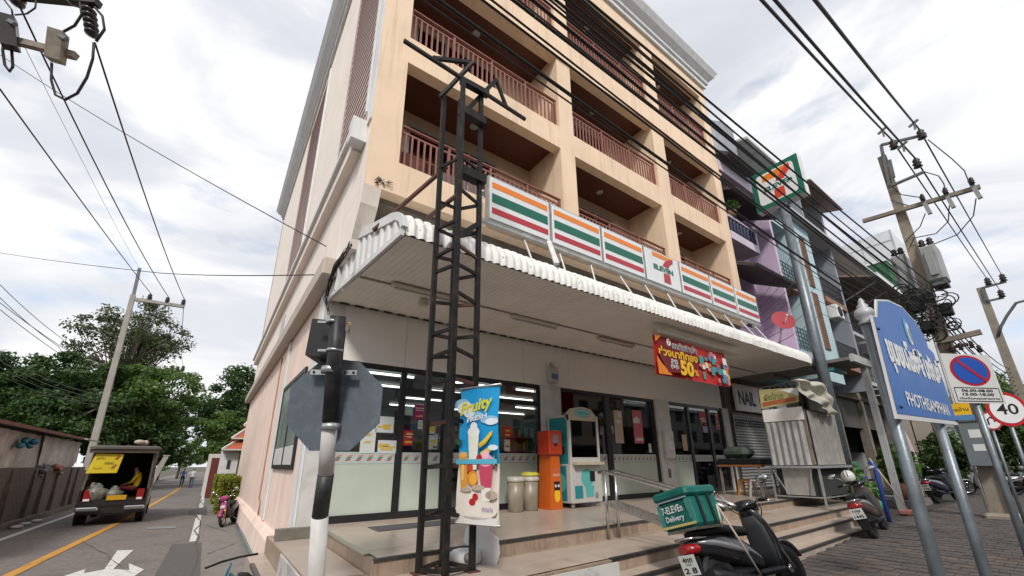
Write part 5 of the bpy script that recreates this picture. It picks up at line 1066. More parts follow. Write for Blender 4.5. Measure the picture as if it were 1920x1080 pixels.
    for s in (-1, 1):
        b = MB(); b.smooth = True; b.rings([[(x, s*(y+.004), z+dz) for dz in (-h_, h_)]+[(x, s*(y-.01), z+dz) for dz in (h_, -h_)] for x, y, z, h_ in ((-.9, .115, .68, .012), (-.7, .155, .66, .03), (-.45, .17, .6, .035), (-.2, .169, .52, .02))]); b.build('side_trim', m_strim, t, **L)
        b = MB(); b.tube([(.3, s*.2, 1.0), (.38, s*.16, .93), (.4, s*.08, .8), (.42, s*.05, .7)], .006, 5); b.build('control_cable', m_plas, t, **L)
        b = MB(); b.box(-.3, s*.19-.05, .27, -.24, s*.19+.05, .3); b.build('footpeg', m_chr, t, **L)
    b = MB(); b.loft([(.3, .335, 0, .02, .13), (.5, .345, 0, .03, .155), (.75, .325, 0, .03, .135), (.88, .28, 0, .02, .09)], 12, 3, 'z'); b.build('inner_shield', m_ishd, t, **L)
    b = MB(); b.tube([(-.05, .12, .28), (-.12, .3, .06)], .011, 6); b.build('side_stand', m_chr, t, **L)
    return t
m_strim = mat('silver_trim', (.3, .3, .31), .3, metal=.6, var=.1); m_ishd = mat('grey_shield', (.05, .053, .058), .6, var=.15, spec=.3)
m_gold = mat('gold_fork', (.45, .28, .06), .3, metal=.8)
m_bblk = mat('scooter_black', (.012, .012, .015), .22, var=.2, vs=4, coat=.4); m_bbrn = mat('scooter_brown', (.1, .06, .045), .35, var=.12, coat=.3); m_bnav = mat('scooter_navy', (.02, .025, .06), .3, var=.15, coat=.3); m_bgrn = mat('scooter_lime', (.3, .38, .16), .35); m_bgry = mat('scooter_grey', (.3, .3, .31), .35); m_bpk = mat('bike_pink', (.3, .02, .12), .35, coat=.3)
s1 = scooter('black delivery scooter with a teal box parked before the forecourt steps', (5.5, 2.7, -.12), R_(-6), R_(-16), m_bblk, m_bblk, ('4กก', '2 8'))
s1.matrix_basis = s1.matrix_basis @ Matrix.Scale(1.04, 4)
# rope down the near side
b = MB(); b.tube([(-.56, -.25, 1.02), (-.35, -.22, .62), (-.2, -.2, .3)], .012, 6); b.tube([(-.56, -.25, 1.02), (-.59, -.255, .9), (-.6, -.25, .82)], .012, 6); b.build('rope', mat('rope', (.5, .45, .36), .8), s1, world=False)
db = thing('delivery_box', 'teal insulated delivery box strapped on the black scooter', 'delivery box', (0, 0, 0)); place(db, (5.5, 2.7, -.12), R_(-6), R_(-16)); db.matrix_basis = db.matrix_basis @ Matrix.Scale(1.04, 4)
m_box = mat('teal_vinyl', (.0, .125, .1), .42, var=.25, vs=5, bump=1.0, bs=9, dirt=.4, ds=6, dcol=(.005, .06, .05)); m_boxl = mat('teal_vinyl_light', (.05, .24, .21), .4, var=.25, vs=9, bump=.4, bs=20)
X0, X1, Yh, Z0, Z1 = -.98, -.5, .24, .83, 1.14
b = MB(); b.bbox(X0, -Yh, Z0, X1, Yh, Z1, .03); b.build('body', m_box, db, world=False)
b = MB(); b.bbox(X0-.02, -Yh-.015, Z1+.001, X1+.015, Yh+.015, Z1+.1, .025); b.build('lid', m_box, db, world=False)
b = MB(); b.box(X0-.022, -Yh+.02, Z1-.015, X0-.002, Yh-.02, Z1+.0); b.build('grey_flap', flat('flap_grey', (.25, .3, .33)), db, world=False)
OB = Vector((X0-.004, 0, (Z0+Z1)/2)); b = MB(); b.use(m_boxl).sheet([(-.23, -.14), (-.17, -.14), (-.17, .12), (-.23, .12)], OB, (0, -1, 0), (0, 0, 1)); b.build('pale_panel', None, db, world=False); b = MB(); b.use(m_boxl).sheet([(.19, -.08), (.235, -.06), (.235, .13), (.17, .13)], OB, (0, -1, 0), (0, 0, 1)); b.build('pale_panel', None, db, world=False)
b = MB(); text(b, '7-ELEVEn', m_w, OB+Vector((-.004, .02, .055)), (0, -1, 0), (0, 0, 1), w=.3, h=.075, bold=.015); text(b, 'Delivery', m_w, OB+Vector((-.004, .015, -.045)), (0, -1, 0), (0, 0, 1), w=.26, h=.075, bold=.01); b.build('lettering', None, db, world=False)
b = MB(); b.use(flat('hazard_y', (.55, .42, .15))).sheet([(-.245, -.13), (.245, -.13), (.245, -.105), (-.245, -.105)], OB+Vector((-.001, 0, 0)), (0, -1, 0), (0, 0, 1)); b.build('reflective_strip', None, db, world=False)
for y in (-Yh-.003, ):
    b = MB(); b.box(-.86, y-.01, Z0, -.82, y, Z1); b.box(-.68, y-.01, Z0, -.64, y, Z1); b.build('strap', m_plas, db, world=False)
b = MB(); b.box(-.97, -.2, .80, -.5, .2, .828); b.build('carrier_tray', m_chr, db, world=False)
s2 = scooter('brown and black scooter with a white helmet on its handlebar by the steps', (11.5, 3.1, -.02), R_(6), R_(-15), m_bbrn, m_bblk, ('1กข', '1445'))
hm = thing('helmet', 'white helmet with black stripes resting on the brown scooter handlebar', 'helmet', (0, 0, 0)); place(hm, (11.5, 3.1, -.02), R_(6), R_(-15))
b = MB(); b.sphere((.2, .06, 1.18), .14, 16, 10, (1, .92, 1)); b.build('shell', mat('helmet_white', (.6, .6, .58), .3, var=.08), hm, world=False)
for y in (.03, .09): b = MB(); b.tube([(.2+.143*math.cos(a), y, 1.18+.143*math.sin(a)) for a in np.linspace(0, math.pi, 12)], .006, 5); b.build('stripe', m_bk, hm, world=False)
b = MB(); b.loft([(1.05, .2, .06, .1, .1), (1.08, .2, .06, .12, .115)], 14, 2, 'z'); b.build('lining', m_plas, hm, world=False)
scooter('dark navy scooter parked beyond the second sign pole', (20.2, 3.45, .1), R_(-12), R_(-8), m_bnav, m_bblk, ('3กจ', '778'))
scooter('lime green scooter under the porch behind the blue pole', (15.6, 5.0, .12), R_(60), R_(-8), m_bgrn, m_bgrn, ('2กก', '91'))
for k, (x, y, c, lb) in enumerate(((27, 1.9, m_bgry, 'silver scooter parked at the far right behind the utility pole'), (29.5, 2.6, m_bblk, 'black scooter furthest along the right-hand pavement'), (25.2, 3.0, m_bgry, 'grey scooter nearest the plants at the far right'))):
    scooter(lb, (x, y, .12), R_(115), R_(-8), c, c, ('5ก', '12'), group='scooters parked far along the pavement')
# small motorbike by the side wall
mb_ = scooter('small pink and black motorbike leaning by the pink side wall', (.92, 18.0, ROADZ+.01), R_(-108), R_(12), m_bblk, m_bpk, ('7กค', '55'), gold=True, mirrors=True)
mb_.matrix_basis = mb_.matrix_basis @ Matrix.Scale(.9, 4)
# teal bicycle at the foot of the side step (only its bars and frame top show)
bc = thing('bicycle', 'teal bicycle with dark handlebar lying at the side step', 'bicycle', (.86, 9.35, ROADZ)); m_tb = mat('bike_teal', (.02, .16, .2), .4)
place(bc, (.60, 6.35, ROADZ), R_(100), R_(-8)); wheel(bc, -.5, .3, .3, .045, spokes=12, rm=m_chr); wheel(bc, .5, .3, .3, .045, spokes=12, rm=m_chr)
for p_ in ([(-.5, 0, .3), (-.1, 0, .28), (.32, 0, .68), (-.22, 0, .66), (-.1, 0, .28)], [(-.5, 0, .3), (-.22, 0, .66)]): b = MB(); b.tube(p_, .018, 8); b.build('frame', m_tb, bc, world=False)
b = MB(); b.tube([(.5, .06, .3), (.36, .05, .62), (.3, 0, .8)], .014, 6); b.build('fork', m_tb, bc, world=False); b = MB(); b.tube([(.22, .27, .84), (.32, .1, .84), (.32, -.1, .84), (.22, -.27, .84)], .014, 8); b.build('handlebar', m_plas, bc, world=False); b = MB(); b.loft([(-.36, 0, .74, .07, .02), (-.25, 0, .75, .06, .03), (-.1, 0, .745, .02, .015)], 10); b.build('saddle', m_seat, bc, world=False)
# ------------------------------------------------------------------ people
def figure(name, label, loc, rz, J, E, RAD, zones, group=None, parent=None):
    """one continuous skinned body; zones(co, name) -> material index"""
    me = bpy.data.meshes.new('body'); ks = list(J); me.from_pydata([J[k] for k in ks], [(ks.index(a), ks.index(c)) for a, c in E], [])
    o = bpy.data.objects.new('body_cage', me); COL.objects.link(o); md = o.modifiers.new('s', 'SKIN'); 
    for i, k in enumerate(ks): r = RAD[k]; me.skin_vertices[0].data[i].radius = (r, r) if not isinstance(r, tuple) else r
    me.skin_vertices[0].data[ks.index('pelvis')].use_root = True
    sb = o.modifiers.new('u', 'SUBSURF'); sb.levels = 2; sb.render_levels = 2
    dg = bpy.context.evaluated_depsgraph_get(); dg.update(); m2 = bpy.data.meshes.new_from_object(o.evaluated_get(dg)); bpy.data.objects.remove(o); m2.name = name
    mats, fn = zones; m2.materials.clear()
    for m in mats: m2.materials.append(m)
    for p in m2.polygons: p.material_index = fn(p.center); p.use_smooth = True
    b = bpy.data.objects.new(name, m2); COL.objects.link(b); place(b, loc, rz); tag(b, label, 'person', group); return b
SKIN = mat('skin', (.3, .17, .11), .55, var=.08); HAIR = mat('hair_black', (.012, .01, .01), .6)
def walker(label, loc, rz, shirt, trouser, stride=.18, group=None):
    J = {'pelvis': (0, 0, .93), 'waist': (0, 0, 1.08), 'chest': (.01, 0, 1.3), 'neck': (.01, 0, 1.47), 'head': (.03, 0, 1.58), 'crown': (.03, 0, 1.68)}
    RAD = {'pelvis': (.15, .11), 'waist': (.13, .1), 'chest': (.17, .11), 'neck': .055, 'head': .09, 'crown': .08}; E = [('pelvis', 'waist'), ('waist', 'chest'), ('chest', 'neck'), ('neck', 'head'), ('head', 'crown')]
    for s, n in ((1, 'l'), (-1, 'r')):
        k = stride*s
        J.update({n+'hip': (0, s*.1, .88), n+'knee': (k*.6+.03, s*.1, .48), n+'ank': (k, s*.1, .09), n+'toe': (k+.15, s*.11, .03), n+'sh': (0, s*.19, 1.38), n+'elb': (-k*.4, s*.24, 1.12), n+'wri': (-k*.6+.08, s*.25, .89), n+'fin': (-k*.6+.12, s*.24, .79)})
        RAD.update({n+'hip': .095, n+'knee': .06, n+'ank': .042, n+'toe': .035, n+'sh': .065, n+'elb': .045, n+'wri': .032, n+'fin': .02})
        E += [('pelvis', n+'hip'), (n+'hip', n+'knee'), (n+'knee', n+'ank'), (n+'ank', n+'toe'), ('chest', n+'sh'), (n+'sh', n+'elb'), (n+'elb', n+'wri'), (n+'wri', n+'fin')]
    ms = [SKIN, shirt, trouser, HAIR, m_plas]
    def fn(c):
        if c.z > 1.62 or (c.z > 1.55 and c.x < .02): return 3
        if c.z > 1.44: return 0
        if abs(c.y) > .2 and c.z < 1.15: return 0
        if c.z > .95: return 1
        return 2 if c.z > .12 else 4
    return figure('person', label, loc, rz, J, E, RAD, (ms, fn), group)
walker('person in white top walking down the middle of the side street', (-.95, 49, ROADZ), R_(-95), flat('shirt_white', (.6, .6, .6)), flat('trouser_blue', (.05, .07, .12)))
walker('person in blue shirt walking beside the white-topped person', (-1.75, 52, ROADZ), R_(-80), flat('shirt_blue', (.1, .2, .4)), flat('trouser_dark', (.03, .03, .035)), -.15)
walker('person in dark red standing at the right road edge far away', (.55, 44, ROADZ), R_(-120), flat('shirt_red', (.15, .03, .03)), flat('trouser_dark', (.03, .03, .035)), .05)
# ------------------------------------------------------------------ open-backed pickup with passenger
m_trk = mat('truck_black', (.02, .018, .017), .3, var=.25, vs=3, dirt=.3, ds=4, dcol=(.1, .08, .06), coat=.3); m_trf = mat('truck_frame_brown', (.075, .052, .038), .6, var=.25, vs=5); m_trr = mat('truck_roof_grey', (.1, .09, .08), .7, var=.15, vs=3)
tk = thing('pickup_truck', 'dark open-backed passenger pickup with canopy roof driving up the street', 'truck', (-2.5, 22.8, ROADZ), R_(90)); place(tk, (-2.6, 22.9, ROADZ), R_(92.5)); tk.matrix_basis = tk.matrix_basis @ Matrix.Scale(1.1, 4); L = dict(world=False)
# local: x forward, y left; rear at x=-2.1
for x in (-1.25, 1.5):
    for y in (-.7, .7): wheel(tk, x, .33, .33, .2, y)
b = MB(); b.loft([(-2.05, 0, .55, .8, .2), (-1.9, 0, .55, .82, .24), (.3, 0, .62, .82, .22), (.4, 0, .62, .8, .2)], 16, 8); b.build('bed_lower', m_trk, tk, **L)
for s in (-1, 1):
    b = MB(); b.box(-2.05, s*.82, .62, .35, s*.76, 1.05); b.build('bed_side', m_trk, tk, **L)
    b = MB(); b.box(-1.98, s*.79-.02, 1.05, .2, s*.79+.02, 1.35); b.build('side_board', m_trf, tk, **L)
    for x in (-2.0, -1.1, -.2, .25): b = MB(); b.beam((x, s*.78, 1.05), (x*.98, s*.74, 2.3), .05); b.build('canopy_post', m_trr if x == -2.0 else m_trf, tk, **L)
    b = MB(); b.box(-1.6, s*.765, 1.35, .24, s*.775, 2.33); b.build('side_curtain', m_trf, tk, **L)
    b = MB(); b.box(-2.0, s*.6, .84, -.1, s*.74, .95); b.build('bench_seat', m_seat, tk, **L)
    b = MB(); b.bbox(-2.1, s*.62-.09, .72, -2.04, s*.62+.09, 1.06, .01); tl_ = b.build('tail_light', m_redl, tk, **L); b = MB(); b.box(-2.105, s*.62-.07, .735, -2.101, s*.62+.07, .8); b.build('reverse_lamp', m_w, tl_, **L)
    b = MB(); b.bbox(-2.22, s*.55-.26, .44, -2.07, s*.55+.26, .56, .03); b.build('bumper', m_chr, tk, **L)
    b = MB(); b.lathe([(.02, 0), (.4, 0), (.42, .06), (.36, .06)], (-1.25, s*.8-.02, .36), 18, 'y'); b.build('wheel_arch', m_trk, tk, **L)
b = MB(); b.loft([(-2.25, 0, 2.33, .86, .03), (-2.1, 0, 2.36, .86, .05), (.6, 0, 2.38, .84, .06), (.75, 0, 2.34, .8, .03)], 16, 6); b.build('canopy_roof', m_trr, tk, **L)
b = MB(); b.box(-2.2, -.84, 2.18, -2.12, .84, 2.3); b.build('roof_valance', m_trf, tk, **L)
for y in np.linspace(-.7, .7, 5): b = MB(); b.beam((-2.0, y, 2.44), (.6, y, 2.46), .03); b.build('roof_rack_bar', m_trf, tk, **L)
b = MB(); b.box(.25, -.78, .6, .32, .78, 2.33); b.build('bulkhead', m_dk, tk, **L)
b = MB(); b.loft([(.3, 0, .75, .8, .35), (.5, 0, .95, .8, .55), (1.2, 0, 1.0, .78, .6), (1.6, 0, .85, .78, .4), (2.5, 0, .75, .76, .3), (2.65, 0, .7, .7, .2)], 16, 5); b.build('cab', m_trk, tk, **L)
b = MB(); b.box(-2.09, -.82, .58, -2.05, .82, .7); b.build('rear_sill', m_trk, tk, **L)
b = MB(); b.box(-2.11, -.30, .74, -2.06, .16, .88); np_ = b.build('number_plate', flat('plate_yellow', (.6, .33, .01)), tk, **L)
b = MB(); b.prism([(.02, 0), (.74, 0), (.8, .58), (.14, .6)], (-2.14, .82, 1.56), (0, -1, 0), (.08, 0, 1), (.02, 0, 0)); yb_ = b.build('yellow_board', mat('board_yellow', (.62, .47, .01), .5, var=.06), tk, **L)
b = MB(); OY = Vector((-2.15, .82, 1.56))
for i, (x, y, s_) in enumerate(((.2, .45, 'ลูกชิ้น'), (.42, .3, 'ทอด'), (.18, .15, '10 บาท'))): text(b, s_, m_bk, OY+Vector((-.01+.08*y, -x-.08, y)), (0, -1, 0), (.08, 0, 1), w=.2)
for x, y in ((.6, .42), (.56, .14)): b.use(flat('sausage', (.35, .08, .03))).sheet([(0, 0), (.06, 0), (.13, .12), (.09, .13)], OY+Vector((-.012+.08*y, -x, y)), (0, -1, 0), (.08, 0, 1))
b.build('board_print', None, yb_, **L)
for k, (x, y, z, r, lb) in enumerate(((-1.85, .45, .86, .27, 'large grey rubbish sack at the left of the pickup bed'), (-1.8, .05, .82, .24, 'grey rubbish sack in the middle of the pickup bed'), (-1.55, .6, 1.0, .2, 'grey sack stacked behind the others in the pickup bed'))):
    sk = thing('rubbish_sack', lb, 'sack', (0, 0, 0), 0, 'sacks in the pickup bed'); place(sk, (-2.6, 22.9, ROADZ), R_(92.5)); sk.matrix_basis = sk.matrix_basis @ Matrix.Scale(1.1, 4); b = MB()
    rg = random.Random(k); b.smooth = True; rs = []
    for i in range(7):
        t = i/6; rr = r*(.75+.3*math.sin(t*2.6))*(1 if t < .8 else .45); rs.append([(x+rr*(1+.15*rg.uniform(-1, 1))*math.cos(a), y+rr*(1+.15*rg.uniform(-1, 1))*math.sin(a), z-.12+t*r*1.7) for a in np.linspace(0, 2*math.pi, 12, endpoint=False)])
    b.rings(rs); b.build('bag', mat('sack_grey', (.2, .21, .18), .35, var=.4, vs=9, bump=.5, bs=25), sk, **L); b = MB(); b.cyl((x, y, z-.12+r*1.55), (x+.02, y, z-.12+r*1.85), .04, .07, 8); b.build('tied_neck', mat('sack_grey', (.2, .21, .18), .35), sk, **L)
b = MB(); b.sphere((0, 0, .1), .13, 10, 7, (1.3, 1, .7)); b.sphere((.2, .05, .08), .1, 9, 6); o = tag(b.build('cloth_bundle', mat('bundle_cream', (.5, .42, .33), .9, bump=.6, bs=30)), 'cream cloth bundle tied on the pickup roof', 'bundle'); place(o, (-2.2, 21.3, ROADZ+2.69), .4)
# seated passenger in yellow
J = {'pelvis': (0, 0, 0), 'waist': (-.03, 0, .17), 'chest': (.0, 0, .38), 'neck': (.05, 0, .55), 'head': (.09, 0, .66), 'crown': (.09, 0, .76)}
RAD = {'pelvis': (.16, .12), 'waist': .135, 'chest': (.17, .12), 'neck': .055, 'head': .09, 'crown': .08}; E = [('pelvis', 'waist'), ('waist', 'chest'), ('chest', 'neck'), ('neck', 'head'), ('head', 'crown')]
for s, n in ((1, 'l'), (-1, 'r')):
    J.update({n+'hip': (.03, s*.1, -.01), n+'knee': (.43, s*.12, .02), n+'ank': (.45, s*.12, -.38), n+'toe': (.58, s*.12, -.43), n+'sh': (0, s*.19, .47), n+'elb': (.12, s*.23, .2), n+'wri': (.34, s*.13, .12), n+'fin': (.42, s*.1, .1)})
    RAD.update({n+'hip': .1, n+'knee': .065, n+'ank': .045, n+'toe': .04, n+'sh': .065, n+'elb': .045, n+'wri': .033, n+'fin': .024})
    E += [('pelvis', n+'hip'), (n+'hip', n+'knee'), (n+'knee', n+'ank'), (n+'ank', n+'toe'), ('chest', n+'sh'), (n+'sh', n+'elb'), (n+'elb', n+'wri'), (n+'wri', n+'fin')]
def fz(c):
    if c.z > .7 or (c.z > .62 and c.x < .06): return 3
    if c.z > .53: return 0
    if c.x > .2 and c.z > .09: return 0
    if c.z > .05 and c.x < .2: return 1
    return 2
figure('person', 'person in yellow shirt and red trousers sitting inside the pickup', (-2.08, 21.5, ROADZ+1.17), R_(178), J, E, RAD, ([SKIN, flat('shirt_yellow', (.6, .38, .01)), flat('trouser_red', (.32, .04, .07)), HAIR], fz))
# ================================================================== street signs at the right
m_steel = mat('galvanised_pole', (.2, .23, .255), .42, metal=.5, var=.2, vs=9, bump=.15, bs=60, dirt=.3, ds=6, dcol=(.12, .1, .08)); m_sblue = mat('sign_blue', (.002, .11, .42), .4, var=.06, vs=2, spec=.3); m_sw2 = flat('sign_print_white', (.72, .73, .74), .35)
SYN = .72
tl, bl_, br, tr = [onY(x, y, SYN) for x, y in ((1634, 562), (1682, 785), (1797, 797), (1745, 640))]
pL = onY(1652, 700, SYN+.05); pR = onY(1786, 830, SYN)
ns = thing('street_name_sign', 'blue street name sign on two grey posts in the right foreground', 'sign', (pL.x, SYN, -.13))
b = MB(); zt2 = onY(1624, 607, SYN+.05).z; b.cyl((pL.x, SYN+.05, -.13), (pL.x, SYN+.05, zt2), .036, .036, 18); b.build('post', m_steel, ns)
b = MB(); b.lathe([(.042, 0), (.05, .01), (.036, .03), (.055, .06), (.06, .085), (.05, .11), (.03, .125), (.035, .14), (.018, .16), (.02, .175), (.006, .2)], (pL.x, SYN+.05, zt2), 18); b.build('finial', mat('finial_grey', (.42, .42, .43), .5, metal=.2), ns)
b = MB(); b.cyl((pR.x+.02, SYN+.05, -.13), (pR.x+.02, SYN+.05, 1.95), .036, .036, 18); b.build('post', m_steel, ns)
xl, xr, zb, zt_s = (tl.x+bl_.x)/2, (tr.x+br.x)/2, (bl_.z+br.z)/2, (tl.z)*1.0
w = xr-xl; zs1 = onY(1640, 572, SYN).z; zpk = onY(1690, 590, SYN).z
zmid = zb+ (onY(1645, 600, SYN).z-zb)
SHp = [(0, 0), (w, 0), (w, .60*(zmid-zb)+.12), (w*.86, .62*(zmid-zb)+.16)]
hs = zmid-zb
pq = [onY(x, y, SYN) for x, y in ((1682, 785), (1797, 797), (1751, 663), (1740, 652), (1735, 634), (1715, 601), (1690, 574), (1665, 562), (1643, 561), (1643, 594), (1634, 591))]
poly = [(q.x-xl, q.z-zb) for q in pq]; cxp = sum(x for x, y in poly)/len(poly); cyp = sum(y for x, y in poly)/len(poly)
b = MB(); b.prism(poly, (xl, SYN, zb), (1, 0, 0), (0, 0, 1), (0, .012, 0)); bd = b.build('plate', flat('sign_back', (.6, .6, .6)), ns)
ip = [(x+(cxp-x)*.035, y+(cyp-y)*.05) for x, y in poly]
b = MB(); b.use(m_sblue).sheet(ip, (xl, SYN-.003, zb), (1, 0, 0), (0, 0, 1)); b.build('blue_face', None, bd)
b = MB(); text(b, 'PHOTHISAMPHAN', m_sw2, (xl+w*.5, SYN-.006, zb+hs*.20), (1, 0, 0), (0, 0, 1), w=w*.72, h=hs*.15, bold=.02); b.build('lettering', None, bd)
b = MB(); text(b, 'ชุมชนโพธิ์สัมพันธ์', m_sw2, (xl+w*.5, SYN-.006, zb+hs*.68), (1, 0, 0), (0, 0, 1), w=w*.88, h=hs*.46, bold=.06); b.build('lettering', None, bd)
b = MB(); b.use(flat('emb_cyan', (.1, .35, .6))).sheet(ell(w*.5, hs*1.09, .07, .12), (xl, SYN-.006, zb), (1, 0, 0), (0, 0, 1)); b.use(m_sw2).sheet(ell(w*.52, hs*1.07, .055, .1), (xl, SYN-.008, zb), (1, 0, 0), (0, 0, 1)); b.use(flat('emb_g', (.25, .35, .3))).sheet(ell(w*.53, hs*1.06, .03, .06), (xl, SYN-.01, zb), (1, 0, 0), (0, 0, 1)); b.build('emblem', None, bd)
for x in (.04, w-.04):
    for z in (.06, hs-.08): b = MB(); b.sphere((xl+x, SYN-.004, zb+z), .012, 8, 5); b.build('bolt', m_blk, ns)
# no-parking sign with hours
c = [dist(x, y, 4.5+d) for x, y, d in ((1765, 664, 0), (1856, 657, .12), (1880, 754, .12), (1792, 762, 0))]
U = (c[1]-c[0]+c[2]-c[3]); U.z = 0; wN = U.length/2; U.normalize(); N_ = Vector((U.y, -U.x, 0)); z1n, z0n = (c[0].z+c[1].z)/2, (c[2].z+c[3].z)/2; hN = z1n-z0n; OC = (c[0]+c[1]+c[2]+c[3])/4
NO = Vector((OC.x, OC.y, z0n))-U*wN/2
nps = thing('no_parking_sign', 'no-parking sign with hours panel on a grey post', 'sign', (OC.x, OC.y, zpave(OC.x)))
b = MB(); b.prism([(0, 0), (wN, 0), (wN, hN), (0, hN)], NO, U, (0, 0, 1), -N_*.006); pl_ = b.build('plate', mat('sign_white_plate', (.6, .6, .59), .4, var=.04), nps)
def disc(m, cx, cy, r, lift, r2=None, n=36): b = MB(); b.use(m).sheet(ell(cx, cy, r, r2 or r, n), NO+N_*lift, U, (0, 0, 1)); return b
cy = hN*.66; rN = wN*.40
disc(flat('np_red', (.42, .01, .03)), wN*.5, cy, rN, .003, hN*.315).build('red_ring', None, pl_); disc(flat('np_blue', (.012, .08, .4)), wN*.5, cy, rN*.86, .006, hN*.27).build('blue_field', None, pl_)
b = MB(); b.use(flat('np_red', (.42, .01, .03))); b.sheet([(wN*.5-rN*.66, cy+hN*.19), (wN*.5-rN*.56, cy+hN*.235), (wN*.5+rN*.66, cy-hN*.19), (wN*.5+rN*.56, cy-hN*.235)], NO+N_*.009, U, (0, 0, 1)); b.build('diagonal_bar', None, pl_)
b = MB(); b.use(m_bk); x0, x1, y0, y1, t_ = wN*.05, wN*.95, hN*.03, hN*.31, .008
for q in ((x0, y0, x1, y0+t_), (x0, y1-t_, x1, y1), (x0, y0+t_, x0+t_, y1-t_), (x1-t_, y0+t_, x1, y1-t_)): b.sheet([(q[0], q[1]), (q[2], q[1]), (q[2], q[3]), (q[0], q[3])], NO+N_*.003, U, (0, 0, 1))
b.build('hours_border', None, pl_)
b = MB()
for s_, y in (('06.00-08.00', .25), ('15.00-18.00', .175), ('เว้นวันหยุดราชการ', .09)): text(b, s_, m_bk, NO+U*wN*.5+Vector((0, 0, hN*y))+N_*.004, U, (0, 0, 1), w=wN*(.62 if y > .1 else .8), h=hN*.055, bold=.02)
b.build('lettering', None, pl_)
pb_ = OC-N_*.05; b = MB(); b.cyl((pb_.x, pb_.y, zpave(OC.x)-.02), (pb_.x, pb_.y, z1n-.05), .032, .032, 14); b.build('post', m_steel, nps)
# speed limit sign
c40 = dist(1888, 767, 7.2); U4 = (Matrix.Rotation(R_(-48), 3, 'Z') @ Vector((1, 0, 0))); N4 = Vector((U4.y, -U4.x, 0)); r4 = .30
sl4 = thing('speed_limit_sign', 'round 40 speed limit sign with red rim at the right edge', 'sign', (c40.x, c40.y, 0))
b = MB(); b.prism(ell(0, 0, r4, r4, 40), c40, U4, (0, 0, 1), -N4*.005); p4_ = b.build('plate', flat('sl_red', (.45, .01, .02)), sl4); b = MB(); b.use(m_sw2).sheet(ell(0, 0, r4*.82, r4*.82, 40), c40+N4*.004, U4, (0, 0, 1)); b.build('white_field', None, p4_); b = MB(); text(b, '40', m_bk, c40+N4*.008, U4, (0, 0, 1), w=r4*1.05, h=r4*.62, bold=.01); b.build('lettering', None, p4_)
b = MB(); pp = c40-N4*.04; b.cyl((pp.x, pp.y, -.1), (pp.x, pp.y, c40.z+.2), .03, .03, 12); b.build('post', m_steel, sl4)
c41 = dist(1858, 789, 9.0); s41 = thing('round_prohibition_sign', 'small round turn prohibition sign half hidden behind the no-parking post', 'sign', (c41.x, c41.y, 0)); b = MB(); b.prism(ell(0, 0, .2, .2, 28), c41, U4, (0, 0, 1), -N4*.005); q4 = b.build('plate', flat('sl_red2', (.4, .03, .04)), s41); b = MB(); b.use(m_sw2).sheet(ell(0, 0, .165, .165, 28), c41+N4*.004, U4, (0, 0, 1)); b.build('white_field', None, q4); b = MB(); b.tube([c41+N4*.006+U4*x+Vector((0, 0, z)) for x, z in ((-.06, -.08), (-.06, .03), (0, .08), (.06, .03), (.06, -.02))], .014, 6); b.build('arrow_mark', m_bk, q4); b = MB(); pp = c41-N4*.04; b.cyl((pp.x, pp.y, -.1), (pp.x, pp.y, c41.z+.15), .028, .028, 12); b.build('post', m_steel, s41)
# ================================================================== pole-mounted shop sign
psn = thing('pole_sign', 'square green bordered numeral sign on a tall grey pole over the row', 'sign', (15.25, 4.57, .2)); PXs = 15.1
b = MB(); b.cyl((PXs+.18, 4.57, .05), (PXs+.18, 4.57, 10.24), .165, .145, 16); b.build('pole', m_steel, psn)
ya, yb2, za, zb2 = 5.36, 3.77, 10.25, 11.85
b = MB(); b.box(PXs, yb2, za, PXs+.38, ya, zb2); cs = b.build('cabinet', m_trim, psn); Op = Vector((PXs-.003, ya, za)); Uy = Vector((0, -1, 0)); wv, hv = ya-yb2, zb2-za
b = MB(); b.use(m_s2).sheet([(0, 0), (wv, 0), (wv, hv), (0, hv)], Op, Uy, (0, 0, 1)); b.build('green_border', None, cs)
b = MB(); k_ = .17; rr_ = .13; pts_ = []
for cx_, cy_, a0 in ((wv-k_-rr_, hv-k_-rr_, 0), (k_+rr_, hv-k_-rr_, 90), (k_+rr_, k_+rr_, 180), (wv-k_-rr_, k_+rr_, 270)): pts_ += [(cx_+rr_*math.cos(R_(a0+q)), cy_+rr_*math.sin(R_(a0+q))) for q in (0, 30, 60, 90)]
b.use(m_sw).sheet(pts_, Op-Vector((.003, 0, 0)), Uy, (0, 0, 1)); b.build('white_field', None, cs)
sg = lambda pts: [(x*wv, y*hv) for x, y in pts]
b = MB(); b.use(m_s1).sheet(sg([(.24, .68), (.62, .68), (.82, .72), (.82, .88), (.24, .84)]), Op-Vector((.006, 0, 0)), Uy, (0, 0, 1)); b.build('numeral_bar', None, cs)
b = MB(); b.use(flat('sg_red', (.6, .05, .025))).sheet(sg([(.42, .14), (.64, .14), (.64, .4), (.70, .6), (.82, .72), (.82, .88), (.7, .8), (.52, .62), (.44, .42)]), Op-Vector((.009, 0, 0)), Uy, (0, 0, 1)); b.build('numeral_stem', None, cs)
b = MB(); b.use(m_sw).sheet(sg([(.22, .38), (.84, .38), (.84, .55), (.22, .55)]), Op-Vector((.011, 0, 0)), Uy, (0, 0, 1)); text(b, 'ELEVEn', m_s2, Op+Uy*.53*wv+Vector((-.014, 0, .465*hv)), Uy, (0, 0, 1), w=.58*wv, h=.12*hv, bold=.05); b.build('lettering', None, cs)
b = MB(); b.box(PXs+.03, 4.38, 10.1, PXs+.33, 4.76, 10.249); b.build('mount', m_steel, psn)
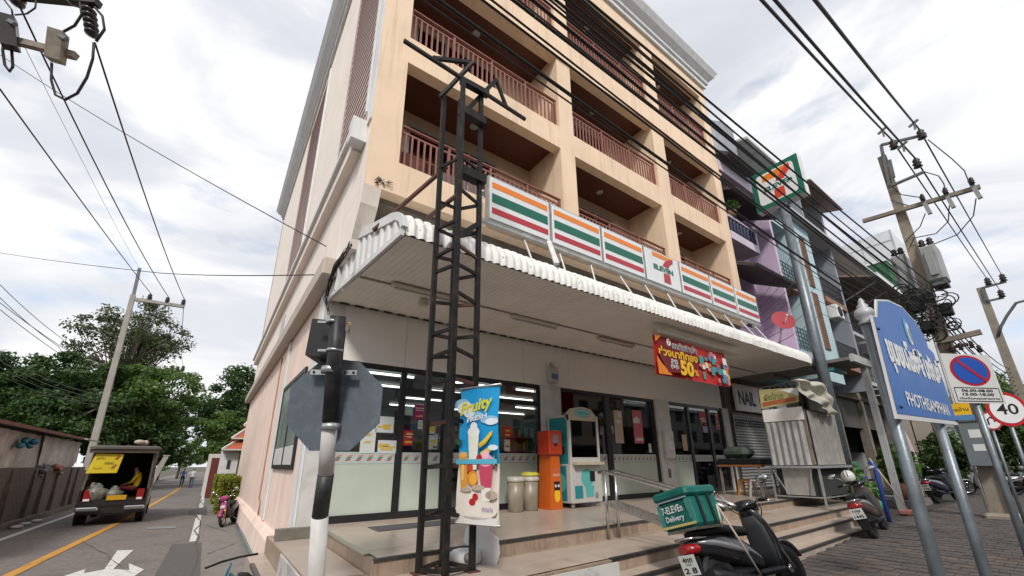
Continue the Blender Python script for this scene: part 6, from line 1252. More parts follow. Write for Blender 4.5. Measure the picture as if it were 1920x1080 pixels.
# ================================================================== utility pole with transformers
m_cpole = mat('weathered_concrete_pole', (.3, .26, .21), .9, var=.2, vs=3, bump=.3, bs=40, dirt=.5, ds=3, dcol=(.12, .1, .085), streak=True); m_insul = mat('brown_black_insulator', (.03, .022, .02), .3, var=.2); m_arm = mat('weathered_crossarm', (.26, .22, .18), .9, var=.25, vs=6); m_cable = mat('black_cable', (.016, .016, .017), .6, var=.1); m_tx = mat('transformer_grey', (.3, .32, .32), .5, var=.1, vs=3, dirt=.25, ds=4); m_frm = mat('bracket_grey', (.14, .15, .16), .6, metal=.3)
UX, UYb = 16.0, 1.86
def cpole(t, x, y, z0, z1, a=.17, c=.1, name='pole'):
    b = MB(); b.rings([[(x-a*k, y-a, z0), (x+a*k, y-a, z0), (x+a*k, y+a, z0), (x-a*k, y+a, z0)] if q == 0 else [(x-c*k, y-c, z1), (x+c*k, y-c, z1), (x+c*k, y+c, z1), (x-c*k, y+c, z1)] for q, k in ((0, .8), (1, .8))]); return b.build(name, m_cpole, t)
def insulator(t, p, h=.3, r=.09):
    b = MB(); b.lathe([(r*.3, -h*.5), (r, -h*.4), (r*.6, -h*.2), (r, -.08*h), (r*.6, .12*h), (r*.85, .25*h), (r*.4, .5*h)], p, 10); return b.build('insulator', m_insul, t)
up = thing('utility_pole', 'concrete utility pole carrying two grey transformers at the right', 'utility pole', (UX, UYb, .08))
cpole(up, UX, UYb, .05, 10.75); UPX = lambda x, y: onX(x, y, UX-.2)
b = MB(); b.beam(UPX(1618, 415), UPX(1838, 350), .11); b.build('crossarm', m_arm, up)
for p0, p1 in (((1652, 272), (1737, 252)), ((1668, 350), (1733, 322)), ((1652, 272), (1668, 350)), ((1676, 333), (1668, 300)), ((1670, 375), (1710, 388))): b = MB(); b.beam(UPX(*p0), UPX(*p1), .07 if p0 != (1670, 375) else .03); b.build('bracket', m_frm, up)
INS = [UPX(1727, 252), UPX(1675, 271), UPX(1719, 306)]
for p in INS: insulator(up, p, .34, .11)
CUT = [(1735, 382), (1778, 370), (1827, 352)]
for x, y in CUT:
    p = UPX(x, y); b = MB(); b.beam(p+Vector((-.06, .03, .22)), p+Vector((-.06, -.03, -.38)), .09, .09); b.build('fuse_cutout', m_tx, up); insulator(up, p+Vector((-.14, 0, .16)), .22, .06)
for x0, y0, x1, y1, dx in ((1664, 480, 1714, 540, .35), (1722, 470, 1778, 524, -.05)):
    a = UPX(x0, y0); c = UPX(x1, y1); yc = (a.y+c.y)/2; hw = abs(a.y-c.y)/2; zt_ = (a.z+.02); zb_ = (c.z); tx = thing('transformer', 'grey transformer tank hung on the %s of the utility pole' % ('left' if dx > 0 else 'right'), 'transformer', (UX+dx, yc, zb_))
    b = MB(); b.bbox(UX-.35+dx, yc-hw, zb_, UX+.35+dx, yc+hw, zt_, .05); b.build('tank', m_tx, tx)
    b = MB(); b.bbox(UX-.42+dx, yc-hw*.45, zb_+.15, UX-.352+dx, yc+hw*.45, zt_-.2, .01); b.build('cover_plate', m_tx, tx)
    for k in range(2): insulator(tx, (UX-.1+dx, yc+(k-.5)*hw*.9, zt_+.14), .3, .09)
    b = MB(); b.box(UX-.3+dx, yc-hw*.8, zb_-.12, UX+.3+dx, yc+hw*.8, zb_-.01); b.build('support_frame', m_frm, tx)
def wire(name, label, cat, pts, r=.012, group=None, sag=0.0, n=10, m=None):
    P = []
    for i in range(len(pts)-1):
        a, c = Vector(pts[i]), Vector(pts[i+1])
        for k in range(n): t = k/n; q = a.lerp(c, t); q.z -= sag*4*t*(1-t); P.append(q)
    P.append(Vector(pts[-1])); b = MB(); b.tube(P, r, 5); return tag(b.build(name, m or m_cable), label, cat, group)
wire('jumper_wire', 'drooping jumper wire between the left fuse and the utility pole', 'wire', [UPX(1735, 400), UPX(1725, 425), UPX(1705, 445), UPX(1697, 455)], .014)
wire('jumper_wire', 'drooping jumper wire from the middle fuse to the transformer', 'wire', [UPX(1780, 385), UPX(1778, 415), UPX(1755, 438), UPX(1715, 446), UPX(1706, 462)], .014)
wire('jumper_wire', 'longest drooping jumper wire from the outer fuse to the transformer', 'wire', [UPX(1830, 372), UPX(1825, 405), UPX(1795, 440), UPX(1750, 458), UPX(1735, 466)], .014)
wire('jumper_wire', 'jumper wire from the top insulator down to the outer fuse', 'wire', [UPX(1740, 262), UPX(1785, 298), UPX(1808, 320), UPX(1816, 340)], .014)
wire('jumper_wire', 'short jumper wire from the lower bracket to the middle fuse', 'wire', [UPX(1733, 322), UPX(1760, 330), UPX(1770, 345), UPX(1772, 358)], .014)
wire('jumper_wire', 'jumper wire looping from the upper bracket to the left fuse', 'wire', [UPX(1650, 275), UPX(1662, 340), UPX(1690, 365), UPX(1724, 370)], .014)
# tangle of cables at the pole
b = MB(); rg = random.Random(11); c0 = UPX(1742, 590)
for k in range(60):
    c_ = c0+Vector((rg.uniform(-.5, .5), rg.uniform(-.45, .45), rg.uniform(-.7, .8))); r_ = rg.uniform(.06, .24); a0 = rg.uniform(0, 6); tl_ = rg.uniform(-.6, .6)
    b.tube([c_+Vector((r_*math.sin(a0+t)*tl_, r_*math.cos(a0+t), r_*.8*math.sin(a0+t))) for t in np.linspace(0, rg.uniform(3.5, 7), 12)], rg.choice((.012, .016, .022)), 5)
tag(b.build('cable_tangle', m_cable), 'black tangle of looped cables strapped round the utility pole', 'cables', kind='stuff')
for k, (dy, dz, s) in enumerate(((.25, .3, .2), (-.28, .0, .17), (.2, -.35, .15))): b = MB(); b.bbox(UX-.5, UYb+dy-s*.7, c0.z+dz-s, UX-.2, UYb+dy+s*.7, c0.z+dz+s, .03); b.build('splice_box', m_plas, up)
b = MB(); b.beam(UPX(1765, 640), UPX(1840, 622), .13); b.build('crossarm', m_arm, up); b = MB(); b.beam(UPX(1770, 655), UPX(1815, 645), .08); b.build('crossarm', m_towr, up)
for k, (x, y) in enumerate(((1785, 640), (1800, 636), (1820, 632), (1835, 640))): insulator(up, UPX(x, y+8)+Vector((-.1, 0, -.1)), .2, .06)
# steel cabinet on the pole
ca = [onX(x, y, UX-.42) for x, y in ((1797, 792), (1845, 788), (1868, 872), (1820, 877))]
cbx = thing('meter_cabinet', 'grey steel cabinet with stickers mounted on the utility pole', 'cabinet', (UX-.4, UYb, 1.3)); ym = sum(p.y for p in ca)/4; z1c, z0c = (ca[0].z+ca[1].z)/2, (ca[2].z+ca[3].z)/2
b = MB(); b.bbox(UX-.42, ym-.25, z0c, UX-.17, ym+.25, z1c, .02); b.build('casing', mat('cabinet_grey', (.17, .2, .22), .5, var=.1, vs=3), cbx); b = MB(); b.box(UX-.45, ym-.28, z1c, UX-.15, ym+.28, z1c+.03); b.build('rain_cap', m_frm, cbx)
for z, h_, w_ in ((z1c-.3, .1, .12), (z0c+.45, .08, .12)): b = MB(); b.box(UX-.424, ym-w_, z-h_, UX-.421, ym+w_*.7, z+h_); b.build('sticker', m_w, cbx)
b = MB(); b.bbox(UX-.34, UYb-.3, -.05, UX+.34, UYb+.3, .2, .06); b.build('footing', m_cpole, up)
for dy in (-.19, .2): b = MB(); b.tube([(UX-.2, UYb+dy, .1), (UX-.18, UYb+dy*.9, 3), (UX-.15, UYb+dy*.7, 6)], .025, 6); b.build('conduit', m_post, up)
b = MB(); b.use(m_by).box(UX-.32, UYb-.1, 2.55, UX-.3, UYb+.35, 2.85); b.use(m_bl).box(UX-.325, UYb-.12, 2.42, UX-.3, UYb+.3, 2.549); text(b, 'ขายบ้าน', m_bk, (UX-.326, UYb+.12, 2.7), (0, -1, 0), (0, 0, 1), w=.36); b.build('pasted_notice', None, up)
# second pole along the street with lamp
U2 = 44.0; up2 = thing('utility_pole', 'more distant utility pole with bracket arms and a street lamp', 'utility pole', (U2, 2.7, 0)); t2p = onX(1838, 540, U2); b2p = onX(1930, 830, U2)
cpole(up2, U2, t2p.y, -.2, t2p.z, .3, .2); PX2 = lambda x, y: onX(x, y, U2-.2)
for p0, p1 in (((1842, 540), (1887, 528)), ((1850, 565), (1882, 558)), ((1842, 540), (1850, 565))): b = MB(); b.beam(PX2(*p0), PX2(*p1), .13); b.build('bracket', m_frm, up2)
INS2 = [PX2(1880, 521), PX2(1852, 528), PX2(1877, 551)]
for p in INS2: insulator(up2, p, .6, .2)
b = MB(); b.tube([PX2(1872, 630), PX2(1877, 612), PX2(1888, 592), PX2(1905, 568), PX2(1935, 560)], .09, 7); b.build('lamp_arm', m_frm, up2); e_ = PX2(1940, 560); b = MB(); b.loft([(e_.y-.9, e_.x, e_.z, .15, .08), (e_.y-.1, e_.x, e_.z, .2, .1)], 10, 2, 'y'); b.build('lamp_head', m_tx, up2)
# three line wires overhead
for i, (px, lb) in enumerate(((1528, 'right-most of the three heavy line wires overhead'), (1428, 'left-most of the three heavy line wires overhead'), (1453, 'middle one of the three heavy line wires overhead'))):
    near = onX(px, 0, 5.0); a = INS[i]+Vector((-.05, 0, .18)); far = near+(near-a)*.8; wire('line_wire', lb, 'wire', [far, near, a, INS2[i]+Vector((0, 0, .3))], .022, sag=.05)
    q = a.lerp(near, .12+.03*i); b = MB(); b.beam(q+Vector((0, -.1, .02)), q+Vector((.1, .12, -.02)), .05); b.beam(q+Vector((0, 0, 0)), q+Vector((.08, .02, -.2)), .04); tag(b.build('wire_clamp', m_tx), 'grey clamp hooked on the ' + lb.split(' of')[0].replace(' one', '') + ' line wire', 'clamp')
ORDW = ['topmost','second','third','fourth','fifth','sixth','seventh','eighth','ninth','tenth','eleventh','twelfth','thirteenth','fourteenth','lowest']
# bundle of cables crossing in front of the facade
xs0 = [(792, 655), (822, 640), (905, 628), (922, 615), (962, 608), (972, 600), (998, 590), (1020, 584), (1032, 578), (1042, 572), (1058, 566), (1066, 560), (1085, 554), (1092, 549), (1102, 543)]
for k, (x0, y1) in enumerate(xs0):
    near = onY(x0, 0, 1.75+.03*(k % 4)); a = UPX(1738+(k % 5)*5, y1); far = near+(near-a)*.5
    wire('overhead_cable', ORDW[14-k]+' of the black cables crossing the facade towards the utility pole, counted from above', 'cable', [far, near, a], (.007, .015, .01, .009, .013)[k % 5] if k else .007, 'cables crossing the facade', sag=(.02, .12, .06, .18, .03)[k % 5])
for k in range(8):
    a = UPX(1752+k, 560+k*12); c_ = onX(1893+k*3, 690+k*8, U2); wire('overhead_cable', (ORDW[k] if k < 7 else 'lowest')+' of the cables sagging from the transformer pole to the distant pole', 'cable', [a, c_], .02, 'cables right of the transformer pole', sag=.5+.1*(k % 3))
for k in range(7):
    a = onY(1500+k*6, 430+k*24, 4.9); c_ = UPX(1735, 575+k*9); wire('overhead_cable', (ORDW[k] if k < 6 else 'lowest')+' of the thin service cables along the shophouse fronts', 'cable', [onY(1425, 560+k*16, 5.8), a+Vector((0, 0, -.3)), c_], .009, 'service cables along the shophouses', sag=.15)
# ================================================================== food cart and things round it
m_zinc = mat('zinc_sheet', (.55, .55, .54), .4, metal=.5, var=.2, vs=4, dirt=.7, ds=5, dcol=(.2, .16, .12), streak=True); m_zin2 = mat('zinc_sheet_dull', (.42, .41, .38), .5, metal=.35, var=.2, vs=4, dirt=.4, ds=5, dcol=(.16, .12, .09), streak=True)
ct = thing('food_cart', 'closed street food cart boarded with zinc sheets near the steps', 'food cart', (13.0, 4.8, .5)); cx0, cx1, cy0, cy1 = 12.35, 14.4, 4.3, 5.3
ZC = .36
def corr(b, O, U, w, h, nrm, per=.09, amp=.02):
    n = int(w/per)*4; O, U, nrm = Vector(O), Vector(U), Vector(nrm); vs = []
    for i in range(n+1):
        x = w*i/n; d = nrm*(amp*math.sin(2*math.pi*x/per)); vs += [O+U*x+d, O+U*x+d+Vector((0, 0, h))]
    b.smooth = True; b.add(vs, [(2*i, 2*i+2, 2*i+3, 2*i+1) for i in range(n)]); return b
b = MB(); corr(b, (cx0, cy1, 1.35), (0, -1, 0), cy1-cy0-.08, 1.1, (-1, 0, 0), .16, .035); b.build('zinc_panel', m_zinc, ct)
b = MB(); corr(b, (cx0+.12, cy0-.02, 1.35), (1, 0, 0), cx1-cx0-.12, 1.35, (0, -1, 0), .13, .022); b.build('zinc_panel', m_zin2, ct)
b = MB(); b.box(cx0-.02, cy0+.02, 2.47, cx0, cy1, 2.8); b.build('header_panel', m_panel, ct)
b = MB(); b.box(cx0+.03, cy0+.03, 1.36, cx1-.03, cy1-.03, 2.75); b.build('inner_box', m_rustr, ct)
b = MB(); b.box(cx0-.12, cy0-.12, 1.27, cx1+.1, cy1+.15, 1.33); b.build('counter', m_galv, ct)
b = MB(); b.box(cx0+.02, cy0+.15, .62, cx0+.05, cy1-.2, 1.265); b.build('front_board', m_zin2, ct); b = MB(); b.box(cx0+.06, cy0+.05, .6, cx1-.1, cy1-.05, 1.26); b.build('cabinet', m_dk, ct)
for x in (cx0, cx1-.05):
    for y in (cy0-.05, cy1+.05): b = MB(); b.beam((x, y, ZC if y < 4.6 else .5), (x, y, 1.26), .045); b.build('leg', m_galv, ct)
b = MB(); b.beam((cx0, cy0-.05, .58), (cx0, cy1+.05, .58), .03); b.beam((cx0, cy0-.05, .58), (cx1-.05, cy0-.05, .58), .03); b.build('lower_rail', m_galv, ct)
for s in (cy1, cy0+.1): b = MB(); b.beam((cx0-.05, s, 1.25), (cx0-.02, s-.28 if s > 5 else s+.1, .62), .025); b.build('brace', m_galv, ct)
for y in (cy0, cy1): b = MB(); b.beam((cx0, y, 2.75), (cx0, y, 3.42), .03); b.build('sign_upright', m_iron, ct)
b = MB(); b.beam((cx0, cy1, 3.42), (cx0+.1, cy0, 3.5), .03)
for k in range(5): y = cy1-.25-k*.13; b.tube([(cx0, y+.06*math.cos(t), 3.36+.06*math.sin(t)) for t in np.linspace(0, 6.28, 11)], .012, 5)
b.build('scroll_iron', m_iron, ct, kind='stuff')
v1 = thing('vinyl_sign', 'faded yellow and red vinyl sign above the food cart', 'sign', (cx0, 4.8, 2.83)); b = MB(); b.use(mat('vinyl_yellow', (.5, .43, .2), .5, var=.35, vs=4)); b.prism([(0, .02), (.95, .1), (1.0, .47), (.02, .55)], (cx0-.03, cy1, 2.82), (0, -1, 0), (0, 0, 1), (.015, 0, 0)); b.build('sheet', None, v1)
b = MB(); b.use(flat('vinyl_red', (.42, .12, .05))).sheet([(.05, .08), (.88, .14), (.9, .24), (.06, .19)], (cx0-.034, cy1, 2.82), (0, -1, 0), (0, 0, 1)); b.use(m_w).sheet([(.55, .47), (1.0, .46), (.97, .26)], (cx0-.036, cy1, 2.82), (0, -1, 0), (0, 0, 1)); text(b, 'ผัดไทย', flat('vt', (.2, .22, .06)), (cx0-.037, cy1-.36, 3.14), (0, -1, 0), (0, 0, 1), w=.5, h=.18, bold=.03); b.build('print', None, v1)
b = MB(); b.smooth = True
te = [onY(x, y, 4.15) for x, y in ((1493, 711), (1507, 711), (1522, 713), (1536, 718), (1549, 727), (1557, 747), (1562, 762), (1567, 774))]; be = [onY(x, y, 4.05) for x, y in ((1494, 717), (1503, 732), (1513, 744), (1525, 752), (1536, 759), (1545, 768), (1550, 775), (1555, 780))]
def tf(u, v):
    f = u*(len(te)-1); k = min(int(f), len(te)-2); a = te[k].lerp(te[k+1], f-k); c = be[k].lerp(be[k+1], f-k); q = a.lerp(c, v); return q+Vector((.03*math.sin(v*17+u*4), .11*math.sin(v*10+u*7)*math.sin(v*math.pi+.3)+.04*math.sin(u*23+v*5), .03*math.sin(u*19)))
b.grid(tf, 40, 14); vs0 = list(b.v); b.grid(lambda u, v: tf(u, v)+Vector((.006, .012, .004)), 40, 14)
tag(b.build('tarpaulin', mat('tarp_cream', (.56, .54, .45), .6, var=.3, vs=5, bump=.6, bs=10, dirt=.6, ds=5, dcol=(.28, .27, .12))), 'crumpled cream vinyl sheet flopped over the top of the food cart', 'tarpaulin')
# grill table and stools left of the cart
gt = thing('grill_table', 'black grill table with a wooden edge between shutter and food cart', 'table', (12.6, 6.1, .5)); gx0, gx1, gy0, gy1 = 12.5, 13.4, 5.7, 6.9
b = MB(); b.bbox(gx0, gy0, 1.36, gx1, gy1, 1.52, .02); b.build('grill_top', m_plas, gt); b = MB(); b.box(gx0-.03, gy0, 1.3, gx1, gy1, 1.355); b.build('wooden_edge', mat('wood_brown', (.25, .1, .04), .6, var=.2), gt)
for x in (gx0+.05, gx1-.05):
    for y in (gy0+.05, gy1-.05): b = MB(); b.beam((x, y, .5), (x, y, 1.3), .05); b.build('leg', m_rustr, gt)
b = MB(); b.bbox(gx0+.1, gy0+.35, 1.53, gx1-.2, gy1-.1, 1.86, .12); tag(b.build('covered_pan', mat('cover_green', (.06, .09, .07), .5, var=.4, vs=4)), 'dark green covered pan on the grill table', 'pan')
for k, (x, y, c, lb) in enumerate(((12.9, 6.35, (.6, .25, .02), 'orange plastic stool under the grill table'), (12.75, 5.95, (.55, .56, .58), 'white plastic stool under the grill table'))):
    st_ = thing('plastic_stool', lb, 'stool', (x, y, .5)); mm = mat('stool%d' % k, c, .45)
    b = MB(); b.bbox(x-.15, y-.15, .9, x+.15, y+.15, .95, .02); b.build('seat', mm, st_)
    for sx in (-1, 1):
        for sy in (-1, 1): b = MB(); b.beam((x+sx*.12, y+sy*.12, .9), (x+sx*.17, y+sy*.17, .5), .04); b.build('leg', mm, st_)
# blue pole, broom, plants, clutter
p_ = onZ(1668, 978, .08); b = MB(); b.tube([(p_.x, p_.y, .02), (p_.x+.02, p_.y+.02, 1.3), (p_.x+.02, p_.y+.1, 1.42)], .045, 8); tag(b.build('blue_pipe', mat('pipe_blue', (.02, .06, .28), .45)), 'blue plastic pipe standing by the white porch post', 'pipe')
p_ = onZ(1705, 965, .08); br_ = thing('broom', 'broom with pinkish head leaning by the porch post', 'broom', (p_.x, p_.y, .06)); b = MB(); b.bbox(p_.x-.15, p_.y-.18, .07, p_.x+.15, p_.y+.18, .2, .03); b.build('head', mat('broom_pink', (.35, .14, .11), .9, var=.3, vs=20), br_); b = MB(); b.cyl((p_.x, p_.y, .2), (p_.x-.5, p_.y+.4, 1.5), .015); b.build('handle', mat('broom_handle', (.55, .5, .42), .6), br_)
b = MB(); b.box(17.3, 3.7, .0, 19.6, 5.6, .28); struct(b.build('entrance_step', m_conc))
potted((17.9, 3.95, .28), .55, 1.5, 420, 'dense green potted shrub beside the dark navy scooter', sz=.12, seed=4); potted((14.6, 4.1, .1), .42, .8, 220, 'low leafy plant at the end of the forecourt steps', sz=.1, seed=5); potted((15.2, 4.5, .1), .35, 1.3, 160, 'taller yellow-green plant under the porch', sz=.09, seed=6)
b = MB(); b.sphere((14.35, 3.95, .3), .35, 14, 8, (1, 1, .55)); tag(b.build('green_basin', mat('basin_green', (.02, .17, .13), .4)), 'teal green plastic basin beside the low plant', 'basin')
for k, (x, y, z, w_, d_, h_, c, lb) in enumerate(((20.3, 5.6, .06, .6, .5, .8, (.04, .08, .3), 'blue crate stack deep under the porch'), (22.4, 4.6, .06, .8, .5, 1.1, (.3, .27, .2), 'beige carton pile beyond the entrance step'), (21.3, 6.4, .06, .9, .6, 1.6, (.25, .1, .08), 'reddish cupboard in the shade of the open shop'), (24, 4.9, .06, .7, .5, 1.7, (.35, .33, .3), 'pale folded umbrella stand beyond the cartons'))):
    b = MB()
    for q in range(3): b.bbox(x+.03*q, y, z+h_*q/3, x+w_-.02*q, y+d_, z+h_*(q+1)/3-.012, .02)
    tag(b.build('crate_stack', mat('crate%d' % k, c, .6, var=.2)), lb, 'crates', kind='thing')
cu = thing('closed_umbrella', 'pale pink folded umbrella standing behind the blue street sign post', 'umbrella', (19.4, 3.9, .28)); b = MB(); b.lathe([(.02, 0), (.1, .1), (.16, .5), (.1, 1.1), (.03, 1.5)], (19.4, 3.9, .9), 10); b.build('canopy', mat('umb_pink', (.5, .38, .37), .7, var=.15), cu); b = MB(); b.cyl((19.4, 3.9, .28), (19.4, 3.9, 2.5), .02); b.build('pole', m_galv, cu)
# ================================================================== left side of the street
m_wall = mat('old_block_wall', (.15, .115, .1), .95, var=.35, vs=2.5, bump=.5, bs=25, dirt=.7, ds=1.2, dcol=(.03, .025, .022), streak=True); m_tarp = mat('tarp_white', (.52, .49, .46), .7, var=.25, vs=2, bump=.9, bs=5, dirt=.6, ds=2.4, dcol=(.2, .17, .15)); m_rust = mat('rusty_roof', (.17, .07, .045), .8, var=.35, vs=3, dirt=.4, ds=3)
WX = -5.25
lw = thing('boundary_wall', 'dark stained concrete boundary wall with buttresses along the left road edge', 'wall', (WX, 24, ROADZ))
b = MB(); b.box(WX-.25, 12, ROADZ, WX, 31.5, 1.42); b.build('wall_panel', m_wall, lw)
for k in range(11): y = 12.6+k*1.75+.3*math.sin(k*2.3); b = MB(); b.prism([(0, 0), (.16, 0), (.07, 1.85), (0, 1.85)], (WX+.001, y, ROADZ), (1, 0, 0), (0, 0, 1), (0, .22, 0)); b.build('buttress', m_wall, lw)
blk = MB(); blk.box(-.012, -.19, -.09, .0, .19, .09); bme = blk.mesh('wall_block', m_wall)
for r_i in range(9):
    for c_i in range(30):
        y = 18.6+c_i*.4+(.2 if r_i % 2 else 0); o = bpy.data.objects.new('wall_block', bme); COL.objects.link(o); o.parent = lw; o.location = Vector((WX+.012+random.uniform(0, .006), y, ROADZ+.3+r_i*.185))-lw.location
b = MB(); b.box(WX+.001, 12, ROADZ, WX+.28, 31.5, ROADZ+.18); b.build('wall_footing', m_wall, lw)
b = MB(); b.box(WX-.35, 31.5, ROADZ, WX-.15, 80, 1.25); b.build('wall_panel', m_wall, lw)
for y in range(33, 80, 4): b = MB(); b.box(WX-.149, y, ROADZ, WX-.02, y+.3, 1.4); b.build('buttress', m_wall, lw)
sh = thing('lean_to_shed', 'lean-to shed with torn white sheeting and rusty roof over the wall', 'shed', (WX-1.5, 24, 1.4))
b = MB(); b.box(WX-3.2, 12, 1.0, WX-.32, 30, 2.6); b.build('back_volume', m_dk, sh)
for q_, (y0, y1, zb) in enumerate(((12, 18.2, 1.5), (17.9, 21.3, 1.36), (20.6, 24.4, 1.1), (23.9, 27.2, 1.15), (26.6, 29.9, 1.45))):
    b = MB(); b.smooth = True; rg = random.Random(int(y0*10)); ph = rg.uniform(0, 6); jag = [rg.uniform(-.16, .16) for _ in range(40)]
    b.grid(lambda u, v: (WX-.2+.05*(q_ % 2)+.05*math.sin(u*14+ph)+(1-v)*(.1*math.sin(u*9+ph)+.06*math.sin(u*31)), y0+(y1-y0)*u, (zb+.14*math.sin(u*7+ph)+jag[int(u*33)])*(1-v)+2.6*v), 34, 9); b.build('sheeting', m_tarp, sh)
b = MB(); b.prism([(-3.4, 3.25), (.35, 2.62), (.35, 2.72), (-3.4, 3.36)], (WX, 12, 0), (1, 0, 0), (0, 0, 1), (0, 15.5, 0)); b.build('roof_sheet', m_rust, sh)
b = MB(); corr(b, (WX-1.8, 27.4, 2.9), (0, 1, 0), 2.8, .02, (0, 0, 1), .2, .02); b.prism([(-1.9, 3.05), (.5, 2.62), (.5, 2.68), (-1.9, 3.12)], (WX, 27.4, 0), (1, 0, 0), (0, 0, 1), (0, 2.8, 0)); b.build('roof_sheet', m_zin2, sh)
for k, (y, z, c, lb) in enumerate(((21.3, 2.15, (.02, .14, .22), 'blue plastic bundle hanging from the shed eave'), (24.5, 1.3, (.12, .12, .13), 'dark bundle of wire hanging over the wall top'), (26.0, 1.35, (.4, .15, .12), 'red and white rag bundle hanging over the wall top'))):
    b = MB(); rg = random.Random(k)
    for q in range(7): b.sphere((WX+.02+rg.uniform(-.08, .15), y+rg.uniform(-.45, .45), z+rg.uniform(-.22, .22)), rg.uniform(.1, .2), 8, 5, (.7, 1.5, .6))
    tag(b.build('hanging_bundle', mat('bundle%d' % k, c, .6, var=.4, vs=6)), lb, 'bundle', kind='thing')
for k, (x, y) in enumerate(((0, 1045), (18, 1030), (42, 1012))):
    p = onZ(x, 985+k*0+(8-k*6), ROADZ); b = MB(); b.sphere((p.x+.35, p.y, ROADZ+.05), .16, 8, 5, (1, 1.6, .4)); tag(b.build('litter_bag', m_tarp), ('nearest', 'middle', 'farthest')[k]+' white litter bag lying at the foot of the dark wall', 'litter', 'litter along the wall')
# ------------------------------------------------------------------ trees
bark = mat('bark_grey', (.14, .11, .085), .9, var=.3, vs=6, bump=.4, bs=20)
lf_dark = leafmat('leaf_dark', (.017, .045, .01), (.09, .165, .035), .4); lf_mid = leafmat('leaf_mid', (.042, .095, .018), (.165, .27, .055), .45); lf_air = leafmat('leaf_airy', (.04, .062, .024), (.12, .145, .055), .35); lf_lime = leafmat('leaf_lime', (.16, .2, .02), (.34, .36, .05), .4)
def tree(label, base, h, crown, nclump, nleaf, size, lm, seed, trunk_r=.2, squash=1.0, airy=False, lean=(0, 0), group=None, cat='tree', cz=.62, name='tree'):
    rg = np.random.default_rng(seed); t = thing(name, label, cat, base, 0, group); b = MB(); base = Vector(base); top = base+Vector((lean[0], lean[1], h*.6))
    b.tube([base, base.lerp(top, .4)+Vector((.1, .05, 0)), top], [trunk_r, trunk_r*.75, trunk_r*.4], 8); CL = []
    for k in range(nclump):
        d = rg.normal(size=3); d /= np.linalg.norm(d); rr = rg.random()**.45
        c = np.array(base)+np.array([lean[0], lean[1], h*cz])+d*rr*np.array([crown[0], crown[1], crown[2]])
        CL.append(c)
        if airy or k % 3 == 0:
            s0 = base.lerp(top, rg.uniform(.45, .98)); e_ = Vector(c); m_ = s0.lerp(e_, .5)+Vector((0, 0, .3)); b.tube([s0, m_, e_], [trunk_r*.28, trunk_r*.18, trunk_r*.06], 5)
    b.build('trunk', bark, t); Vs = []
    for c in CL:
        r = (crown[0]+crown[2])/2*rg.uniform(.16, .34)*(.8 if airy else 1); n = int(nleaf*rg.uniform(.6, 1.3)); V = leaf_cloud(c-np.array(base), r, n, size, None, '', sq=(1, 1, .7*squash), seed=int(rg.integers(1e6)), shell=.25 if not airy else .1, up=.5); Vs.append(V)
    o = bpy.data.objects.new('crown', leafmesh('crown', np.concatenate(Vs), lm)); COL.objects.link(o); o.parent = t; return t
def tree_at(label, px, py, d, h, *a, **k):
    c = dist(px, py, d); cz = k.get('cz', .62); return tree(label, (c.x, c.y, -.6), (c.z+.6)/cz, *a, **k)
tree_at('tall airy tree with open branches rising above the dark trees on the left', 252, 640, 44, 0, (5.0, 4.5, 4.6), 120, 105, .15, lf_air, 21, .35, airy=True, cz=.72)
tree_at('broad dark green tree filling the left edge behind the shed', 25, 735, 30, 0, (4.6, 3.5, 2.9), 90, 260, .16, lf_dark, 22, .4)
tree_at('dark dense tree directly behind the leaning left utility pole', 150, 745, 33, 0, (4.2, 3.5, 3.4), 90, 260, .16, lf_dark, 23, .4)
tree_at('bright-edged dense tree overhanging the left side of the street', 285, 760, 37, 0, (3.9, 4.0, 3.9), 95, 270, .15, lf_mid, 24, .35)
tree_at('low dark tree between the shed roof and the leaning pole', 90, 790, 29, 0, (4.4, 3, 2.4), 70, 240, .15, lf_dark, 25, .3)
tree_at('low dark tree behind the pickup roof', 240, 820, 35, 0, (3.4, 3, 2.4), 70, 240, .15, lf_dark, 35, .3)
tree('dark tree overhanging the street further away', (-5.2, 62, -.6), 8.2, (3.6, 4, 3.6), 59, 195, 0.163, lf_dark, 26, .3)
tree('rounded dark tree standing behind the red-roofed gatehouse', (1.9, 58, -.6), 13.0, (4.3, 4, 4.6), 86, 255, 0.177, lf_dark, 27, .4, cz=.66)
tree('bright green bushy tree below the dark one near the gatehouse', (.9, 45, -.6), 7.0, (2.4, 2.4, 2.2), 59, 225, 0.116, lf_mid, 28, .25, cz=.62)
tree('small far tree on the left kerb beyond the pickup', (-3.6, 84, -.6), 6.5, (3, 3, 2.8), 40, 150, 0.170, lf_mid, 29, .2)
tree('distant tree closing the end of the street', (1.5, 125, -.6), 7.0, (5, 4, 3), 40, 150, 0.238, lf_mid, 30, .2)
tree('dark roadside tree at the right edge behind the speed limit sign', (53, 4.5, -.3), 8.6, (5.5, 3.2, 3.6), 81, 225, 0.177, lf_mid, 31, .3, cz=.6)
tree('second dark tree at the right edge beyond the scooters', (40, 3.4, -.3), 5.0, (4, 1.8, 2.2), 54, 210, 0.122, lf_dark, 32, .2, cz=.55)
tree('low roadside shrub tree behind the grey cabinet', (31, 4.6, -.3), 3.4, (2.6, 1.6, 1.4), 48, 195, 0.088, lf_dark, 33, .12, cz=.5)
